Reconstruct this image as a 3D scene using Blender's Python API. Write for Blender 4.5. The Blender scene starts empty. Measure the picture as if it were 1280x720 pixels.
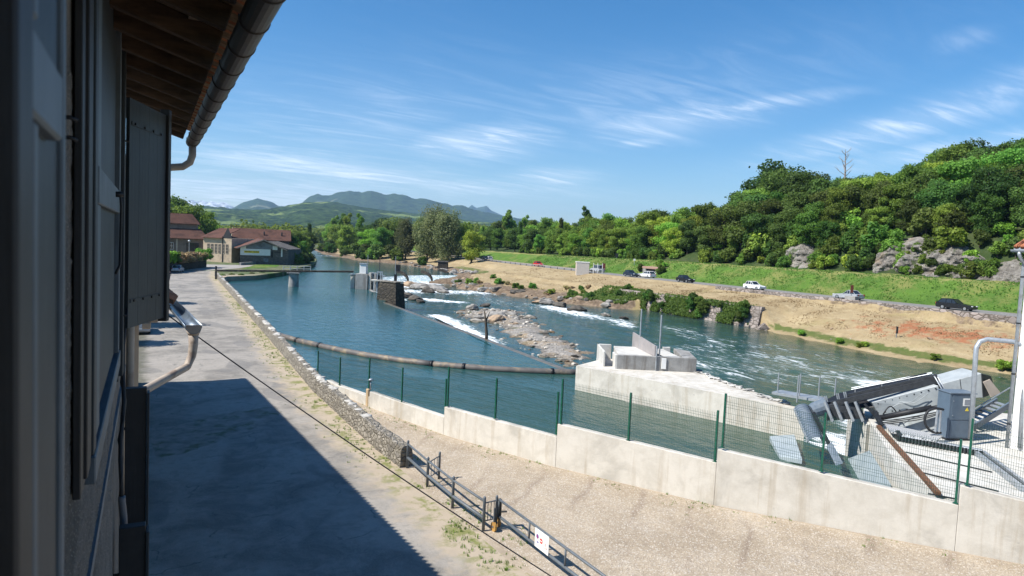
import bpy, bmesh, math, random
import numpy as np
from mathutils import Vector, Matrix, noise
from mathutils.bvhtree import BVHTree
from math import sin, cos, tan, atan, atan2, radians, pi, sqrt, exp

S = bpy.context.scene
COL = S.collection
rnd = random.Random(7)

# ------------------------------------------------------------------ camera
FPX, HC, ROLL, CAMZ = 853.3, 305.0, 0.046, 9.0
YAW = radians(28.1233)
PITCH = atan((360 - HC) / FPX)
fw = Vector((sin(YAW) * cos(PITCH), cos(YAW) * cos(PITCH), -sin(PITCH)))
r0 = Vector((cos(YAW), -sin(YAW), 0)); u0 = r0.cross(fw)
rt = cos(ROLL) * r0 + sin(ROLL) * u0
up = cos(ROLL) * u0 - sin(ROLL) * r0
CAM = Vector((0, 0, CAMZ))
cam = bpy.data.objects.new('camera', bpy.data.cameras.new('camera'))
COL.objects.link(cam)
cam.matrix_world = Matrix(((rt.x, up.x, -fw.x, 0), (rt.y, up.y, -fw.y, 0), (rt.z, up.z, -fw.z, CAMZ), (0, 0, 0, 1)))
cam.data.sensor_width = 36; cam.data.lens = FPX / 1280 * 36
cam.data.clip_start = 0.05; cam.data.clip_end = 40000
cam.data.dof.use_dof = True; cam.data.dof.focus_distance = 45; cam.data.dof.aperture_fstop = 4.5
S.camera = cam

# ------------------------------------------------------------------ world, sun, exposure
SUN_TO = Vector((-0.87, 0.10, 1.0)).normalized()
SUN_EL = math.asin(SUN_TO.z); SUN_ROT = atan2(SUN_TO.x, SUN_TO.y)
W = bpy.data.worlds.new('World'); S.world = W; W.use_nodes = True
wt = W.node_tree; wt.nodes.clear()
def wn(t, **k):
    n = wt.nodes.new(t)
    for a, b in k.items(): setattr(n, a, b)
    return n
def wmath(op, a, b=None, clamp=False):
    n = wn('ShaderNodeMath', operation=op, use_clamp=clamp)
    for i, v in enumerate((a, b)):
        if v is None: continue
        if isinstance(v, (int, float)): n.inputs[i].default_value = v
        else: wt.links.new(v, n.inputs[i])
    return n.outputs[0]
sky = wn('ShaderNodeTexSky', sky_type='NISHITA', sun_disc=False, sun_elevation=SUN_EL, sun_rotation=SUN_ROT)
sky.altitude = 400; sky.air_density = 1.0; sky.dust_density = 0.35; sky.ozone_density = 3.0
hsv = wn('ShaderNodeHueSaturation'); hsv.inputs['Saturation'].default_value = 1.38
hsv.inputs['Value'].default_value = 1.0
wt.links.new(sky.outputs[0], hsv.inputs['Color'])
tc = wn('ShaderNodeTexCoord')
sep = wn('ShaderNodeSeparateXYZ'); wt.links.new(tc.outputs['Generated'], sep.inputs[0])
# cirrus: project the direction on a high flat layer
zc = wmath('ADD', wmath('MAXIMUM', sep.outputs[2], 0.0), 0.10)
px_ = wmath('DIVIDE', sep.outputs[0], zc); py_ = wmath('DIVIDE', sep.outputs[1], zc)
cmb = wn('ShaderNodeCombineXYZ'); wt.links.new(px_, cmb.inputs[0]); wt.links.new(py_, cmb.inputs[1])
def cirrus(rot, sx, sy, off, scale, lo, hi, dist):
    mp = wn('ShaderNodeMapping'); mp.inputs['Rotation'].default_value = (0, 0, rot)
    mp.inputs['Scale'].default_value = (sx, sy, 1); mp.inputs['Location'].default_value = off
    wt.links.new(cmb.outputs[0], mp.inputs[0])
    nz = wn('ShaderNodeTexNoise'); nz.inputs['Scale'].default_value = scale; nz.inputs['Detail'].default_value = 9
    nz.inputs['Roughness'].default_value = 0.62; nz.inputs['Distortion'].default_value = dist
    wt.links.new(mp.outputs[0], nz.inputs['Vector'])
    mr = wn('ShaderNodeMapRange', interpolation_type='SMOOTHSTEP'); mr.inputs['From Min'].default_value = lo; mr.inputs['From Max'].default_value = hi
    wt.links.new(nz.outputs['Fac'], mr.inputs['Value'])
    return mr.outputs[0]
def blob(x, y, ax, ay, rot):
    # soft elongated patch of the sky around one direction (a real cloud bank: fixed to the sky, not the view)
    d = (fw * FPX + rt * (x - 640) + up * (360 - y)).normalized()
    e1 = d.cross(Vector((0, 0, 1))).normalized(); e2 = e1.cross(d).normalized()
    a = e1 * cos(rot) + e2 * sin(rot); b = e2 * cos(rot) - e1 * sin(rot)
    out = []
    for v, s in ((a, ax), (b, ay)):
        n = wn('ShaderNodeVectorMath', operation='DOT_PRODUCT'); n.inputs[1].default_value = v
        wt.links.new(tc.outputs['Generated'], n.inputs[0])
        q = wmath('DIVIDE', n.outputs['Value'], s); out.append(wmath('MULTIPLY', q, q))
    n = wn('ShaderNodeVectorMath', operation='DOT_PRODUCT'); n.inputs[1].default_value = d
    wt.links.new(tc.outputs['Generated'], n.inputs[0])
    front = wmath('GREATER_THAN', n.outputs['Value'], 0.0)
    g = wmath('POWER', 2.718, wmath('MULTIPLY', wmath('ADD', out[0], out[1]), -1.0))
    return wmath('MULTIPLY', g, front)
veil = cirrus(0.5, 0.8, 1.7, (3, 1, 0), 0.8, 0.42, 0.85, 0.9)
wisp = cirrus(-0.35, 0.5, 2.1, (1, 7, 0), 2.4, 0.40, 0.80, 1.9)
bank = None
for x, y, ax, ay, rot, k in ((605, 176, .085, .022, .10, .85), (690, 222, .06, .012, .05, .6), (850, 150, .12, .022, .16, .55), (940, 132, .10, .010, .12, .5),
                             (1130, 156, .14, .018, .24, .62), (1230, 125, .15, .022, .28, .40), (800, 178, .03, .006, .05, .7), (1200, 185, .14, .012, .15, .5),
                             (420, 215, .18, .022, -.06, .75), (300, 240, .25, .022, 0, .95), (1205, 48, .03, .012, .1, .25), (760, 130, .30, .05, .2, .16),
                             (460, 150, .22, .06, .15, .22), (560, 232, .2, .012, 0, .55)):
    g = wmath('MULTIPLY', blob(x, y, ax, ay, rot), k)
    bank = g if bank is None else wmath('MAXIMUM', bank, g)
fine = wmath('ADD', wmath('MULTIPLY', wisp, 0.75), wmath('MULTIPLY', veil, 0.45))
cl = wmath('ADD', wmath('MULTIPLY', wmath('MULTIPLY', bank, 1.35), wmath('ADD', fine, 0.16)), wmath('MULTIPLY', wmath('MULTIPLY', wisp, veil), 0.05), True)
mixc = wn('ShaderNodeMix', data_type='RGBA'); mixc.inputs[7].default_value = (9.0, 9.6, 10.4, 1)
wt.links.new(cl, mixc.inputs[0]); wt.links.new(hsv.outputs[0], mixc.inputs[6])
bg = wn('ShaderNodeBackground'); bg.inputs['Strength'].default_value = 0.090
wt.links.new(mixc.outputs[2], bg.inputs['Color'])
wo = wn('ShaderNodeOutputWorld'); wt.links.new(bg.outputs[0], wo.inputs['Surface'])

sl = bpy.data.lights.new('sun', 'SUN'); sl.energy = 5.0; sl.angle = radians(0.5); sl.color = (1.0, 0.955, 0.88)
so = bpy.data.objects.new('sun', sl); COL.objects.link(so)
so.rotation_euler = (-SUN_TO).to_track_quat('-Z', 'Y').to_euler(); so.location = SUN_TO * 300
S.view_settings.view_transform = 'Standard'; S.view_settings.look = 'None'
S.view_settings.exposure = 0.72; S.view_settings.gamma = 1.0; S.view_settings.use_curve_mapping = False
S.render.engine = 'CYCLES'
S.cycles.use_denoising = True
S.cycles.max_bounces = 6; S.cycles.diffuse_bounces = 3; S.cycles.glossy_bounces = 3; S.cycles.transmission_bounces = 4
S.cycles.volume_bounces = 0; S.cycles.transparent_max_bounces = 8
S.cycles.caustics_reflective = False; S.cycles.caustics_refractive = False
try: S.cycles.sample_clamp_indirect = 6
except Exception: pass

# ------------------------------------------------------------------ survey helpers: where a sight line meets a real plane of the place
def ray(x, y): return fw + rt * ((x - 640) / FPX) + up * ((360 - y) / FPX)
def P(x, y, z):
    d = ray(x, y); return CAM + d * ((z - CAMZ) / d.z)
def D(x, y, w): return CAM + ray(x, y) * w
def PX(x, y, X):
    d = ray(x, y); return CAM + d * (X / d.x)
def lerp(a, b, t): return a + (b - a) * t
def tab(x, pts):
    if x <= pts[0][0]: return pts[0][1]
    for (a, p), (b, q) in zip(pts, pts[1:]):
        if x <= b: return p + (q - p) * (x - a) / (b - a)
    return pts[-1][1]
def nz(v, s=1.0, o=0.0): return noise.noise(Vector((v[0] * s + o, v[1] * s + o * 1.7, v[2] * s - o)))
def fbm(v, s=1.0, o=0.0, n=4):
    t = 0; a = 1
    for i in range(n):
        t += a * nz(v, s, o); s *= 2.03; a *= .5
    return t

# ------------------------------------------------------------------ mesh builder
class MB:
    def __init__(s): s.v = []; s.f = []
    def add(s, vs, fs):
        n = len(s.v); s.v += [tuple(v) for v in vs]; s.f += [tuple(i + n for i in f) for f in fs]; return s
    def box(s, lo, hi):
        x, y, z = lo; X, Y, Z = hi
        return s.add([(x, y, z), (X, y, z), (X, Y, z), (x, Y, z), (x, y, Z), (X, y, Z), (X, Y, Z), (x, Y, Z)],
                     [(0, 3, 2, 1), (4, 5, 6, 7), (0, 1, 5, 4), (1, 2, 6, 5), (2, 3, 7, 6), (3, 0, 4, 7)])
    def cbox(s, c, sz, rz=0):
        c = Vector(c); R = Matrix.Rotation(rz, 3, 'Z'); n = len(s.v)
        b = MB().box([-k / 2 for k in sz], [k / 2 for k in sz])
        return s.add([c + R @ Vector(v) for v in b.v], b.f)
    def bar(s, a, b, w, h=None, upv=(0, 0, 1)):
        a = Vector(a); b = Vector(b); h = h or w; d = (b - a).normalized(); uv = Vector(upv)
        if abs(d.dot(uv)) > .98: uv = Vector((1, 0, 0))
        r = d.cross(uv).normalized(); u = r.cross(d).normalized(); vs = []
        for p in (a, b):
            for i, j in ((-1, -1), (1, -1), (1, 1), (-1, 1)): vs.append(p + r * (i * w / 2) + u * (j * h / 2))
        return s.add(vs, [(0, 1, 2, 3), (7, 6, 5, 4), (0, 4, 5, 1), (1, 5, 6, 2), (2, 6, 7, 3), (3, 7, 4, 0)])
    def tube(s, pts, r, n=8, cap=True):
        pts = [Vector(p) for p in pts]; m = len(pts); rr = r if isinstance(r, (list, tuple)) else [r] * m; vs = []; fs = []
        prev = None
        for i, p in enumerate(pts):
            d = (pts[min(i + 1, m - 1)] - pts[max(i - 1, 0)]).normalized()
            if prev is None:
                a = d.cross(Vector((0, 0, 1)))
                if a.length < .05: a = d.cross(Vector((1, 0, 0)))
            else: a = prev - d * prev.dot(d)
            a.normalize(); prev = a; b = d.cross(a)
            for k in range(n):
                t = 2 * pi * k / n; vs.append(p + (a * cos(t) + b * sin(t)) * rr[i])
        for i in range(m - 1):
            for k in range(n):
                k2 = (k + 1) % n; fs.append((i * n + k, i * n + k2, (i + 1) * n + k2, (i + 1) * n + k))
        if cap: fs += [tuple(range(n - 1, -1, -1)), tuple((m - 1) * n + k for k in range(n))]
        return s.add(vs, fs)
    def prism(s, poly, vec):
        poly = [Vector(p) for p in poly]; vec = Vector(vec); n = len(poly)
        return s.add(poly + [p + vec for p in poly], [tuple(range(n - 1, -1, -1)), tuple(range(n, 2 * n))] + [(i, (i + 1) % n, (i + 1) % n + n, i + n) for i in range(n)])
    def grid(s, rows):
        m = len(rows[0]); vs = [p for r in rows for p in r]
        return s.add(vs, [(i * m + j, i * m + j + 1, (i + 1) * m + j + 1, (i + 1) * m + j) for i in range(len(rows) - 1) for j in range(m - 1)])
    def xf(s, M):
        s.v = [tuple(M @ Vector(v)) for v in s.v]; return s
    def build(s, name, mat, parent=None, smooth=False, bevel=0, fix=True):
        me = bpy.data.meshes.new(name); me.from_pydata(s.v, [], s.f); me.update()
        if fix:
            bm = bmesh.new(); bm.from_mesh(me); bmesh.ops.recalc_face_normals(bm, faces=bm.faces)
            if bevel: bmesh.ops.bevel(bm, geom=list(bm.edges), offset=bevel, segments=1, affect='EDGES', profile=.5)
            bm.to_mesh(me); bm.free()
        if smooth: me.polygons.foreach_set('use_smooth', [True] * len(me.polygons))
        return link(name, me, mat, parent)
def wm(o):
    m = o.matrix_basis.copy()
    return m if o.parent is None else wm(o.parent) @ o.matrix_parent_inverse @ m
def link(name, me, mat, parent=None):
    if mat is not None and not me.materials: me.materials.append(mat)
    o = bpy.data.objects.new(name, me); COL.objects.link(o)
    if parent is not None:
        o.parent = parent; o.matrix_parent_inverse = wm(parent).inverted()
    return o
def tag(o, label=None, cat=None, group=None, kind=None):
    if label: o['label'] = label
    if cat: o['category'] = cat
    if group: o['group'] = group
    if kind: o['kind'] = kind
    return o
def thing(name, label, cat, loc=(0, 0, 0), group=None, rz=0):
    o = bpy.data.objects.new(name, None); COL.objects.link(o); o.location = loc; o.rotation_euler = (0, 0, rz)
    o.empty_display_size = .3
    return tag(o, label, cat, group)
KIDS = {}
def copy_tree(o, parent=None):
    c = o.copy(); COL.objects.link(c)
    if parent is not None: c.parent = parent
    for ch in [x for x in COL.objects if x.parent == o] if o.name not in KIDS else KIDS[o.name]: copy_tree(ch, c)
    return c
def freeze(o):
    KIDS[o.name] = [x for x in COL.objects if x.parent == o]
    for k in KIDS[o.name]: freeze(k)

# ------------------------------------------------------------------ materials
def srgb(r, g, b): return tuple((c / 255 / 12.92 if c / 255 <= .04045 else ((c / 255 + .055) / 1.055) ** 2.4) for c in (r, g, b)) + (1,)
class NT:
    def __init__(s, name):
        s.m = bpy.data.materials.new(name); s.m.use_nodes = True; s.t = s.m.node_tree; s.t.nodes.clear()
        s.out = s.n('ShaderNodeOutputMaterial'); s.b = s.n('ShaderNodeBsdfPrincipled'); s.l(s.b.outputs[0], s.out.inputs['Surface'])
        s.tc = s.n('ShaderNodeTexCoord'); s.P = s.tc.outputs['Object']
    def n(s, t, **k):
        n = s.t.nodes.new(t)
        for a, b in k.items(): setattr(n, a, b)
        return n
    def l(s, a, b): s.t.links.new(a, b)
    def set(s, sock, v):
        if isinstance(v, (int, float, tuple, list)):
            if sock.type == 'RGBA' and isinstance(v, (tuple, list)) and len(v) == 3: v = tuple(v) + (1,)
            sock.default_value = v
        else: s.l(v, sock)
    def math(s, op, a, b=None, c=None, clamp=False):
        n = s.n('ShaderNodeMath', operation=op, use_clamp=clamp)
        for i, v in enumerate((a, b, c)):
            if v is not None: s.set(n.inputs[i], v)
        return n.outputs[0]
    def map(s, scale=(1, 1, 1), rot=(0, 0, 0), loc=(0, 0, 0), src=None):
        n = s.n('ShaderNodeMapping'); n.inputs['Scale'].default_value = scale; n.inputs['Rotation'].default_value = rot; n.inputs['Location'].default_value = loc
        s.l(src or s.P, n.inputs[0]); return n.outputs[0]
    def noise(s, scale, detail=6, rough=.55, dist=0, vec=None):
        n = s.n('ShaderNodeTexNoise'); n.inputs['Scale'].default_value = scale; n.inputs['Detail'].default_value = detail
        n.inputs['Roughness'].default_value = rough; n.inputs['Distortion'].default_value = dist
        s.l(vec or s.P, n.inputs['Vector']); return n.outputs['Fac']
    def voro(s, scale, feature='F1', vec=None, out='Distance', rand=1):
        n = s.n('ShaderNodeTexVoronoi', feature=feature); n.inputs['Scale'].default_value = scale; n.inputs['Randomness'].default_value = rand
        s.l(vec or s.P, n.inputs['Vector']); return n.outputs[out]
    def wave(s, scale, dist=1, vec=None, direction='X', detail=2, profile='SIN'):
        n = s.n('ShaderNodeTexWave', bands_direction=direction, wave_profile=profile); n.inputs['Scale'].default_value = scale; n.inputs['Distortion'].default_value = dist
        n.inputs['Detail'].default_value = detail
        s.l(vec or s.P, n.inputs['Vector']); return n.outputs['Fac']
    def rng(s, v, a, b, c=0, d=1, smooth=True):
        n = s.n('ShaderNodeMapRange', interpolation_type='SMOOTHSTEP' if smooth else 'LINEAR'); 
        n.inputs['From Min'].default_value = a; n.inputs['From Max'].default_value = b; n.inputs['To Min'].default_value = c; n.inputs['To Max'].default_value = d
        s.l(v, n.inputs['Value']); return n.outputs[0]
    def mix(s, f, a, b, bt='MIX'):
        n = s.n('ShaderNodeMix', data_type='RGBA', blend_type=bt); s.set(n.inputs[0], f); s.set(n.inputs[6], a); s.set(n.inputs[7], b); return n.outputs[2]
    def bump(s, h, strength=.3, dist=.05, prev=None):
        n = s.n('ShaderNodeBump'); n.inputs['Strength'].default_value = strength; n.inputs['Distance'].default_value = dist
        s.l(h, n.inputs['Height'])
        if prev is not None: s.l(prev, n.inputs['Normal'])
        s.l(n.outputs[0], s.b.inputs['Normal']); return n.outputs[0]
    def attr(s, name):
        n = s.n('ShaderNodeAttribute', attribute_name=name); return n
    def col(s, c): s.set(s.b.inputs['Base Color'], c); return s
    def pr(s, rough=.7, metal=0, spec=.4):
        s.set(s.b.inputs['Roughness'], rough); s.set(s.b.inputs['Metallic'], metal); s.set(s.b.inputs['Specular IOR Level'], spec); return s
def simple(name, c1, c2=None, scale=3, rough=.7, metal=0, spec=.4, bump=0, bscale=None, bdist=.03, c3=None, s3=.4, lo3=.5, hi3=.65, island=0):
    k = NT(name); c2 = c2 or tuple(x * .7 for x in c1[:3])
    c = k.mix(k.rng(k.noise(scale, 8, .6), .3, .7), c1, c2)
    if c3: c = k.mix(k.rng(k.noise(s3, 6, .6, .3), lo3, hi3), c, c3)
    if island:
        g = k.n('ShaderNodeNewGeometry'); v = k.math('MULTIPLY_ADD', g.outputs['Random Per Island'], island, 1 - island / 2)
        c = k.mix(1.0, c, k.n_rgb(v) if hasattr(k, 'n_rgb') else v, 'MULTIPLY')
    k.col(c).pr(rough, metal, spec)
    if bump: k.bump(k.noise(bscale or scale * 4, 6, .65), bump, bdist)
    return k.m

def leaf_mat(name, c1, c2, trans=.42):
    k = NT(name)
    g = k.n('ShaderNodeNewGeometry'); oi = k.n('ShaderNodeObjectInfo')
    f = k.math('ADD', k.math('MULTIPLY', g.outputs['Random Per Island'], .55), k.math('MULTIPLY', k.noise(.35, 2), .6))
    c = k.mix(k.rng(f, .2, .95), c1, c2)
    hs = k.n('ShaderNodeHueSaturation'); k.l(c, hs.inputs['Color'])
    k.l(k.math('MULTIPLY_ADD', oi.outputs['Random'],   .075, .460), hs.inputs['Hue'])
    k.l(k.math('MULTIPLY_ADD', k.math('FRACT', k.math('MULTIPLY', oi.outputs['Random'], 7.31)), .95, .52), hs.inputs['Value'])
    c = hs.outputs[0]
    k.col(c).pr(.62, 0, .25)
    t = k.n('ShaderNodeBsdfTranslucent'); k.l(k.mix(.35, c, (.16, .2, .01), 'ADD'), t.inputs['Color'])
    mx = k.n('ShaderNodeMixShader'); mx.inputs[0].default_value = trans
    k.l(k.b.outputs[0], mx.inputs[1]); k.l(t.outputs[0], mx.inputs[2]); k.l(mx.outputs[0], k.out.inputs['Surface'])
    return k.m

MT = {}
def wetline(mat, level, band=.35, dark=.38):
    # stone stays dark where the river keeps it wet, up to a fixed height above the water
    t = mat.node_tree; b = next(n for n in t.nodes if n.type == 'BSDF_PRINCIPLED'); src = b.inputs['Base Color'].links[0].from_socket
    g = t.nodes.new('ShaderNodeNewGeometry'); s = t.nodes.new('ShaderNodeSeparateXYZ'); t.links.new(g.outputs['Position'], s.inputs[0])
    n = t.nodes.new('ShaderNodeTexNoise'); n.inputs['Scale'].default_value = 1.7; t.links.new(g.outputs['Position'], n.inputs['Vector'])
    a = t.nodes.new('ShaderNodeMath'); a.operation = 'MULTIPLY_ADD'; t.links.new(n.outputs['Fac'], a.inputs[0]); a.inputs[1].default_value = -.4; t.links.new(s.outputs[2], a.inputs[2])
    m = t.nodes.new('ShaderNodeMapRange'); m.inputs['From Min'].default_value = level - .2; m.inputs['From Max'].default_value = level - .2 + band; m.inputs['To Min'].default_value = 1; m.inputs['To Max'].default_value = 0; t.links.new(a.outputs[0], m.inputs['Value'])
    x = t.nodes.new('ShaderNodeMix'); x.data_type = 'RGBA'; x.blend_type = 'MULTIPLY'; t.links.new(m.outputs[0], x.inputs[0]); t.links.new(src, x.inputs[6]); x.inputs[7].default_value = (dark, dark * .95, dark * .85, 1)
    t.links.new(x.outputs[2], b.inputs['Base Color']); return mat
MT['bark'] = simple('bark', (.10, .08, .06), (.05, .04, .03), 4, .9, bump=.5)
MT['leaf_dark'] = leaf_mat('leaf_dark', (.050, .092, .020), (.110, .185, .036))
MT['leaf_mid'] = leaf_mat('leaf_mid', (.085, .165, .026), (.180, .300, .046))
MT['leaf_light'] = leaf_mat('leaf_light', (.14, .25, .028), (.27, .40, .058))
MT['leaf_willow'] = leaf_mat('leaf_willow', (.11, .145, .065), (.22, .265, .12))
MT['leaf_dry'] = leaf_mat('leaf_dry', (.30, .22, .10), (.45, .36, .18), .2)
MT['leaf_ivy'] = leaf_mat('leaf_ivy', (.05, .115, .018), (.13, .23, .042))

def concrete(name, base, dark, stain=(.30, .22, .13), streak=.5):
    k = NT(name)
    c = k.mix(k.rng(k.noise(1.3, 8, .68, .3), .35, .68), base, dark)
    c = k.mix(k.math('MULTIPLY', k.rng(k.noise(.45, 7, .66, .6), .48, .66), .6), c, tuple(x * .72 for x in dark[:3]))
    # rain streaks: noise drawn out vertically
    st = k.rng(k.noise(1.0, 7, .65, 0, k.map((2.2, 2.2, .16))), .50, .66)
    c = k.mix(k.math('MULTIPLY', st, streak), c, stain)
    c = k.mix(k.math('MULTIPLY', k.rng(k.voro(1.1, 'F1'), .02, .07, 1, 0), .5), c, tuple(x * .5 for x in dark[:3]))
    c = k.mix(k.math('MULTIPLY', k.noise(60, 3), .25), c, (.2, .19, .17), 'MULTIPLY')
    k.col(c).pr(.85, 0, .3)
    b = k.bump(k.noise(14, 8, .7), .25, .02); k.bump(k.noise(2.2, 5), .25, .05, b)
    return k.m
MT['concrete'] = concrete('concrete', (.64, .61, .55), (.545, .515, .455), (.34, .27, .18), .38)
MT['concrete_new'] = concrete('concrete_new', (.62, .61, .57), (.53, .515, .48), (.40, .34, .26), .3)
MT['concrete_grey'] = concrete('concrete_grey', (.36, .355, .34), (.26, .255, .245), (.13, .11, .09), .6)
def old_paint(name, a, b, under):
    k = NT(name); v = k.map((9, 9, .55))
    c = k.mix(k.rng(k.noise(1.6, 8, .65), .3, .7), a, b)
    c = k.mix(k.math('MULTIPLY', k.rng(k.noise(2.2, 9, .7, .3, v), .50, .75), .6), c, tuple(x * .45 for x in b))
    c = k.mix(k.rng(k.noise(3.4, 10, .8, .6, k.map((4, 4, 1))), .655, .70), c, under)
    k.col(c).pr(.55, 0, .4); q = k.bump(k.noise(2.4, 9, .75, .2, v), .35, .012); k.bump(k.noise(26, 5, .7), .2, .004, q); return k.m
MT['slate_paint'] = old_paint('slate_paint', (.032, .042, .049), (.018, .024, .030), (.085, .08, .07))
MT['pale_slate_skylit'] = old_paint('pale_slate_skylit', (.125, .15, .172), (.07, .09, .105), (.05, .045, .04))  # paler slate: outward edges carry skylight in the colour; the wall band is pale
MT['dark_wood'] = old_paint('dark_wood', (.030, .030, .032), (.014, .014, .016), (.07, .065, .06))
def stucco_mat():
    k = NT('stucco'); c = k.mix(k.rng(k.noise(4, 8, .7), .3, .7), (.30, .27, .235), (.20, .18, .16))
    c = k.mix(k.math('MULTIPLY', k.rng(k.noise(1.1, 6, .65, .4), .5, .66), .6), c, (.13, .12, .105))
    v = k.voro(62, 'F1'); c = k.mix(k.rng(v, .12, .42, .75, 0), c, (.42, .38, .33)); c = k.mix(k.rng(k.noise(75, 4, .8), .55, .7, 0, .7), c, (.09, .08, .07))
    k.col(c).pr(.95, 0, .2); q = k.bump(k.noise(48, 6, .8), 1.0, .03); k.bump(k.noise(5, 5), .5, .03, q); return k.m
MT['stucco'] = stucco_mat()
def wood(name, a, b, rows, sc=1.0):
    k = NT(name); v = k.map(rows)
    c = k.mix(k.rng(k.noise(2 * sc, 8, .7, .4, v), .35, .68), a, b)
    c = k.mix(k.math('MULTIPLY', k.rng(k.noise(1.1, 5, .6), .5, .7), .7), c, tuple(x * .35 for x in b[:3]))
    k.col(c).pr(.85, 0, .2); k.bump(k.noise(8 * sc, 8, .7, 0, v), .5, .01); return k.m
MT['rafter'] = wood('rafter_wood', (.135, .086, .056), (.055, .037, .027), (1, 6, 6))
MT['roof_board'] = wood('roof_board_wood', (.62, .44, .29), (.30, .19, .12), (2, 8, 2))
MT['zinc'] = simple('zinc', (.095, .083, .072), (.06, .055, .05), 3, .5, .35, bump=.15, bscale=9, c3=(.07, .055, .045), s3=1.3)
MT['pipe_paint'] = simple('pipe_paint', (.40, .34, .28), (.30, .255, .21), 3, .6, c3=(.20, .15, .12), s3=2)
MT['metal_dark'] = simple('metal_dark', (.035, .04, .045), (.022, .024, .027), 6, .5, .3)
MT['machine_dark'] = simple('machine_dark', (.062, .066, .072), (.04, .043, .048), 5, .45, .3)
MT['metal_black'] = simple('metal_black', (.016, .016, .018), (.010, .010, .011), 6, .5, .1)
MT['barrier_paint'] = simple('barrier_paint', (.115, .135, .155), (.085, .10, .115), 6, .5, bump=.1, c3=(.17, .13, .10), s3=3, lo3=.62, hi3=.72)
MT['fence_green'] = simple('fence_green', (.010, .095, .060), (.008, .07, .045), 6, .4)
MT['wire_green'] = simple('wire_green', (.012, .06, .045), (.01, .05, .035), 6, .5)
MT['galv'] = simple('galvanised', (.42, .45, .48), (.33, .36, .39), 6, .45, .45, c3=(.30, .31, .32), s3=2)
MT['machine_grey'] = simple('machine_grey', (.36, .39, .40), (.30, .33, .345), 2.5, .5, bump=.06, c3=(.26, .28, .285), s3=1.2)
MT['machine_blue'] = simple('machine_blue', (.125, .16, .20), (.10, .13, .165), 3, .45, c3=(.16, .19, .22), s3=1.5)
MT['cabinet_blue'] = simple('cabinet_blue', (.10, .14, .185), (.085, .12, .16), 3, .4)
MT['rubber'] = simple('rubber', (.02, .021, .024), (.012, .012, .014), 9, .55)
MT['rust'] = simple('rust', (.17, .075, .035), (.09, .045, .028), 7, .85, bump=.4)
MT['white_paint'] = simple('white_paint', (.78, .78, .76), (.70, .70, .68), 1.5, .6, bump=.06)
MT['white_render'] = simple('white_render', (.76, .75, .73), (.68, .67, .65), .8, .85, bump=.3, bscale=40, bdist=.01)
MT['beige_metal'] = simple('beige_metal', (.52, .44, .36), (.44, .37, .30), 2, .6)
MT['glass_dark'] = simple('glass_dark', (.02, .025, .03), (.015, .02, .024), 2, .08, spec=.6)
MT['tyre'] = simple('tyre', (.018, .018, .018), (.012, .012, .012), 9, .8)
MT['rim'] = simple('rim', (.45, .46, .47), (.35, .36, .37), 9, .35, .7)
MT['red_plastic'] = simple('red_plastic', (.45, .02, .02), (.35, .015, .015), 5, .3)
MT['lamp_clear'] = simple('lamp_clear', (.7, .72, .74), (.6, .62, .64), 5, .15)
MT['cable'] = MT['rubber']
MT['skin'] = simple('skin', (.45, .27, .19), (.40, .23, .16), 8, .6)
MT['cloth_navy'] = simple('cloth_navy', (.02, .027, .05), (.014, .018, .035), 9, .9)
MT['cloth_blue'] = simple('cloth_blue', (.10, .16, .26), (.07, .11, .19), 9, .9)
MT['cloth_red'] = simple('cloth_red', (.42, .13, .11), (.33, .09, .08), 9, .9)
MT['hair'] = simple('hair', (.03, .022, .017), (.02, .015, .012), 9, .8)
MT['yellow'] = simple('yellow_paint', (.80, .62, .05), (.72, .55, .04), 2, .6)
MT['ochre'] = simple('ochre_wheel', (.45, .26, .07), (.34, .18, .05), 4, .6)
MT['brown_sign'] = simple('brown_sign', (.14, .035, .02), (.11, .03, .02), 3, .6)
MT['sign_blue'] = simple('sign_blue', (.06, .07, .30), (.05, .06, .26), 3, .5)
MT['sign_red'] = simple('sign_red', (.62, .03, .03), (.55, .025, .025), 3, .5)
MT['grey_stone_wall'] = None
def masonry(name, a, b, mortar, sc, stretch=(1, 1, 1.5), bumpd=.06):
    k = NT(name); v = k.map(stretch)
    nv = k.n('ShaderNodeTexNoise'); nv.inputs['Scale'].default_value = 2.2; k.l(v, nv.inputs['Vector'])
    vm = k.n('ShaderNodeMix', data_type='VECTOR'); vm.inputs[0].default_value = .12; k.l(v, vm.inputs[4]); k.l(nv.outputs['Color'], vm.inputs[5])
    vv = vm.outputs[1]
    e = k.voro(sc, 'DISTANCE_TO_EDGE', vv); cc = k.n('ShaderNodeTexVoronoi'); cc.inputs['Scale'].default_value = sc; k.l(vv, cc.inputs['Vector'])
    sh = k.n('ShaderNodeSeparateColor'); k.l(cc.outputs['Color'], sh.inputs[0])
    c = k.mix(sh.outputs[0], a, b); c = k.mix(k.math('MULTIPLY', k.noise(9, 7, .7), .55), c, tuple(x * .4 for x in b[:3]))
    c = k.mix(k.rng(e, .02, .09), mortar, c)
    k.col(c).pr(.9, 0, .25)
    q = k.bump(k.rng(e, 0, .2), .9, bumpd); k.bump(k.noise(14, 8, .7), .5, .03, q); return k.m
MT['rubble'] = masonry('rubble_masonry', (.40, .365, .31), (.17, .155, .135), (.16, .145, .115), 4.6)
MT['revetment'] = masonry('revetment_masonry', (.40, .34, .31), (.22, .19, .17), (.10, .085, .07), 1.4)
MT['dark_stone'] = masonry('dark_stone', (.10, .085, .065), (.055, .048, .04), (.03, .028, .022), 1.6)
MT['brick_shade'] = simple('brick_shade', (.20, .16, .135), (.15, .12, .10), 1.2, .9, bump=.4, bscale=14, c3=(.11, .09, .08), s3=.5)
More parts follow.
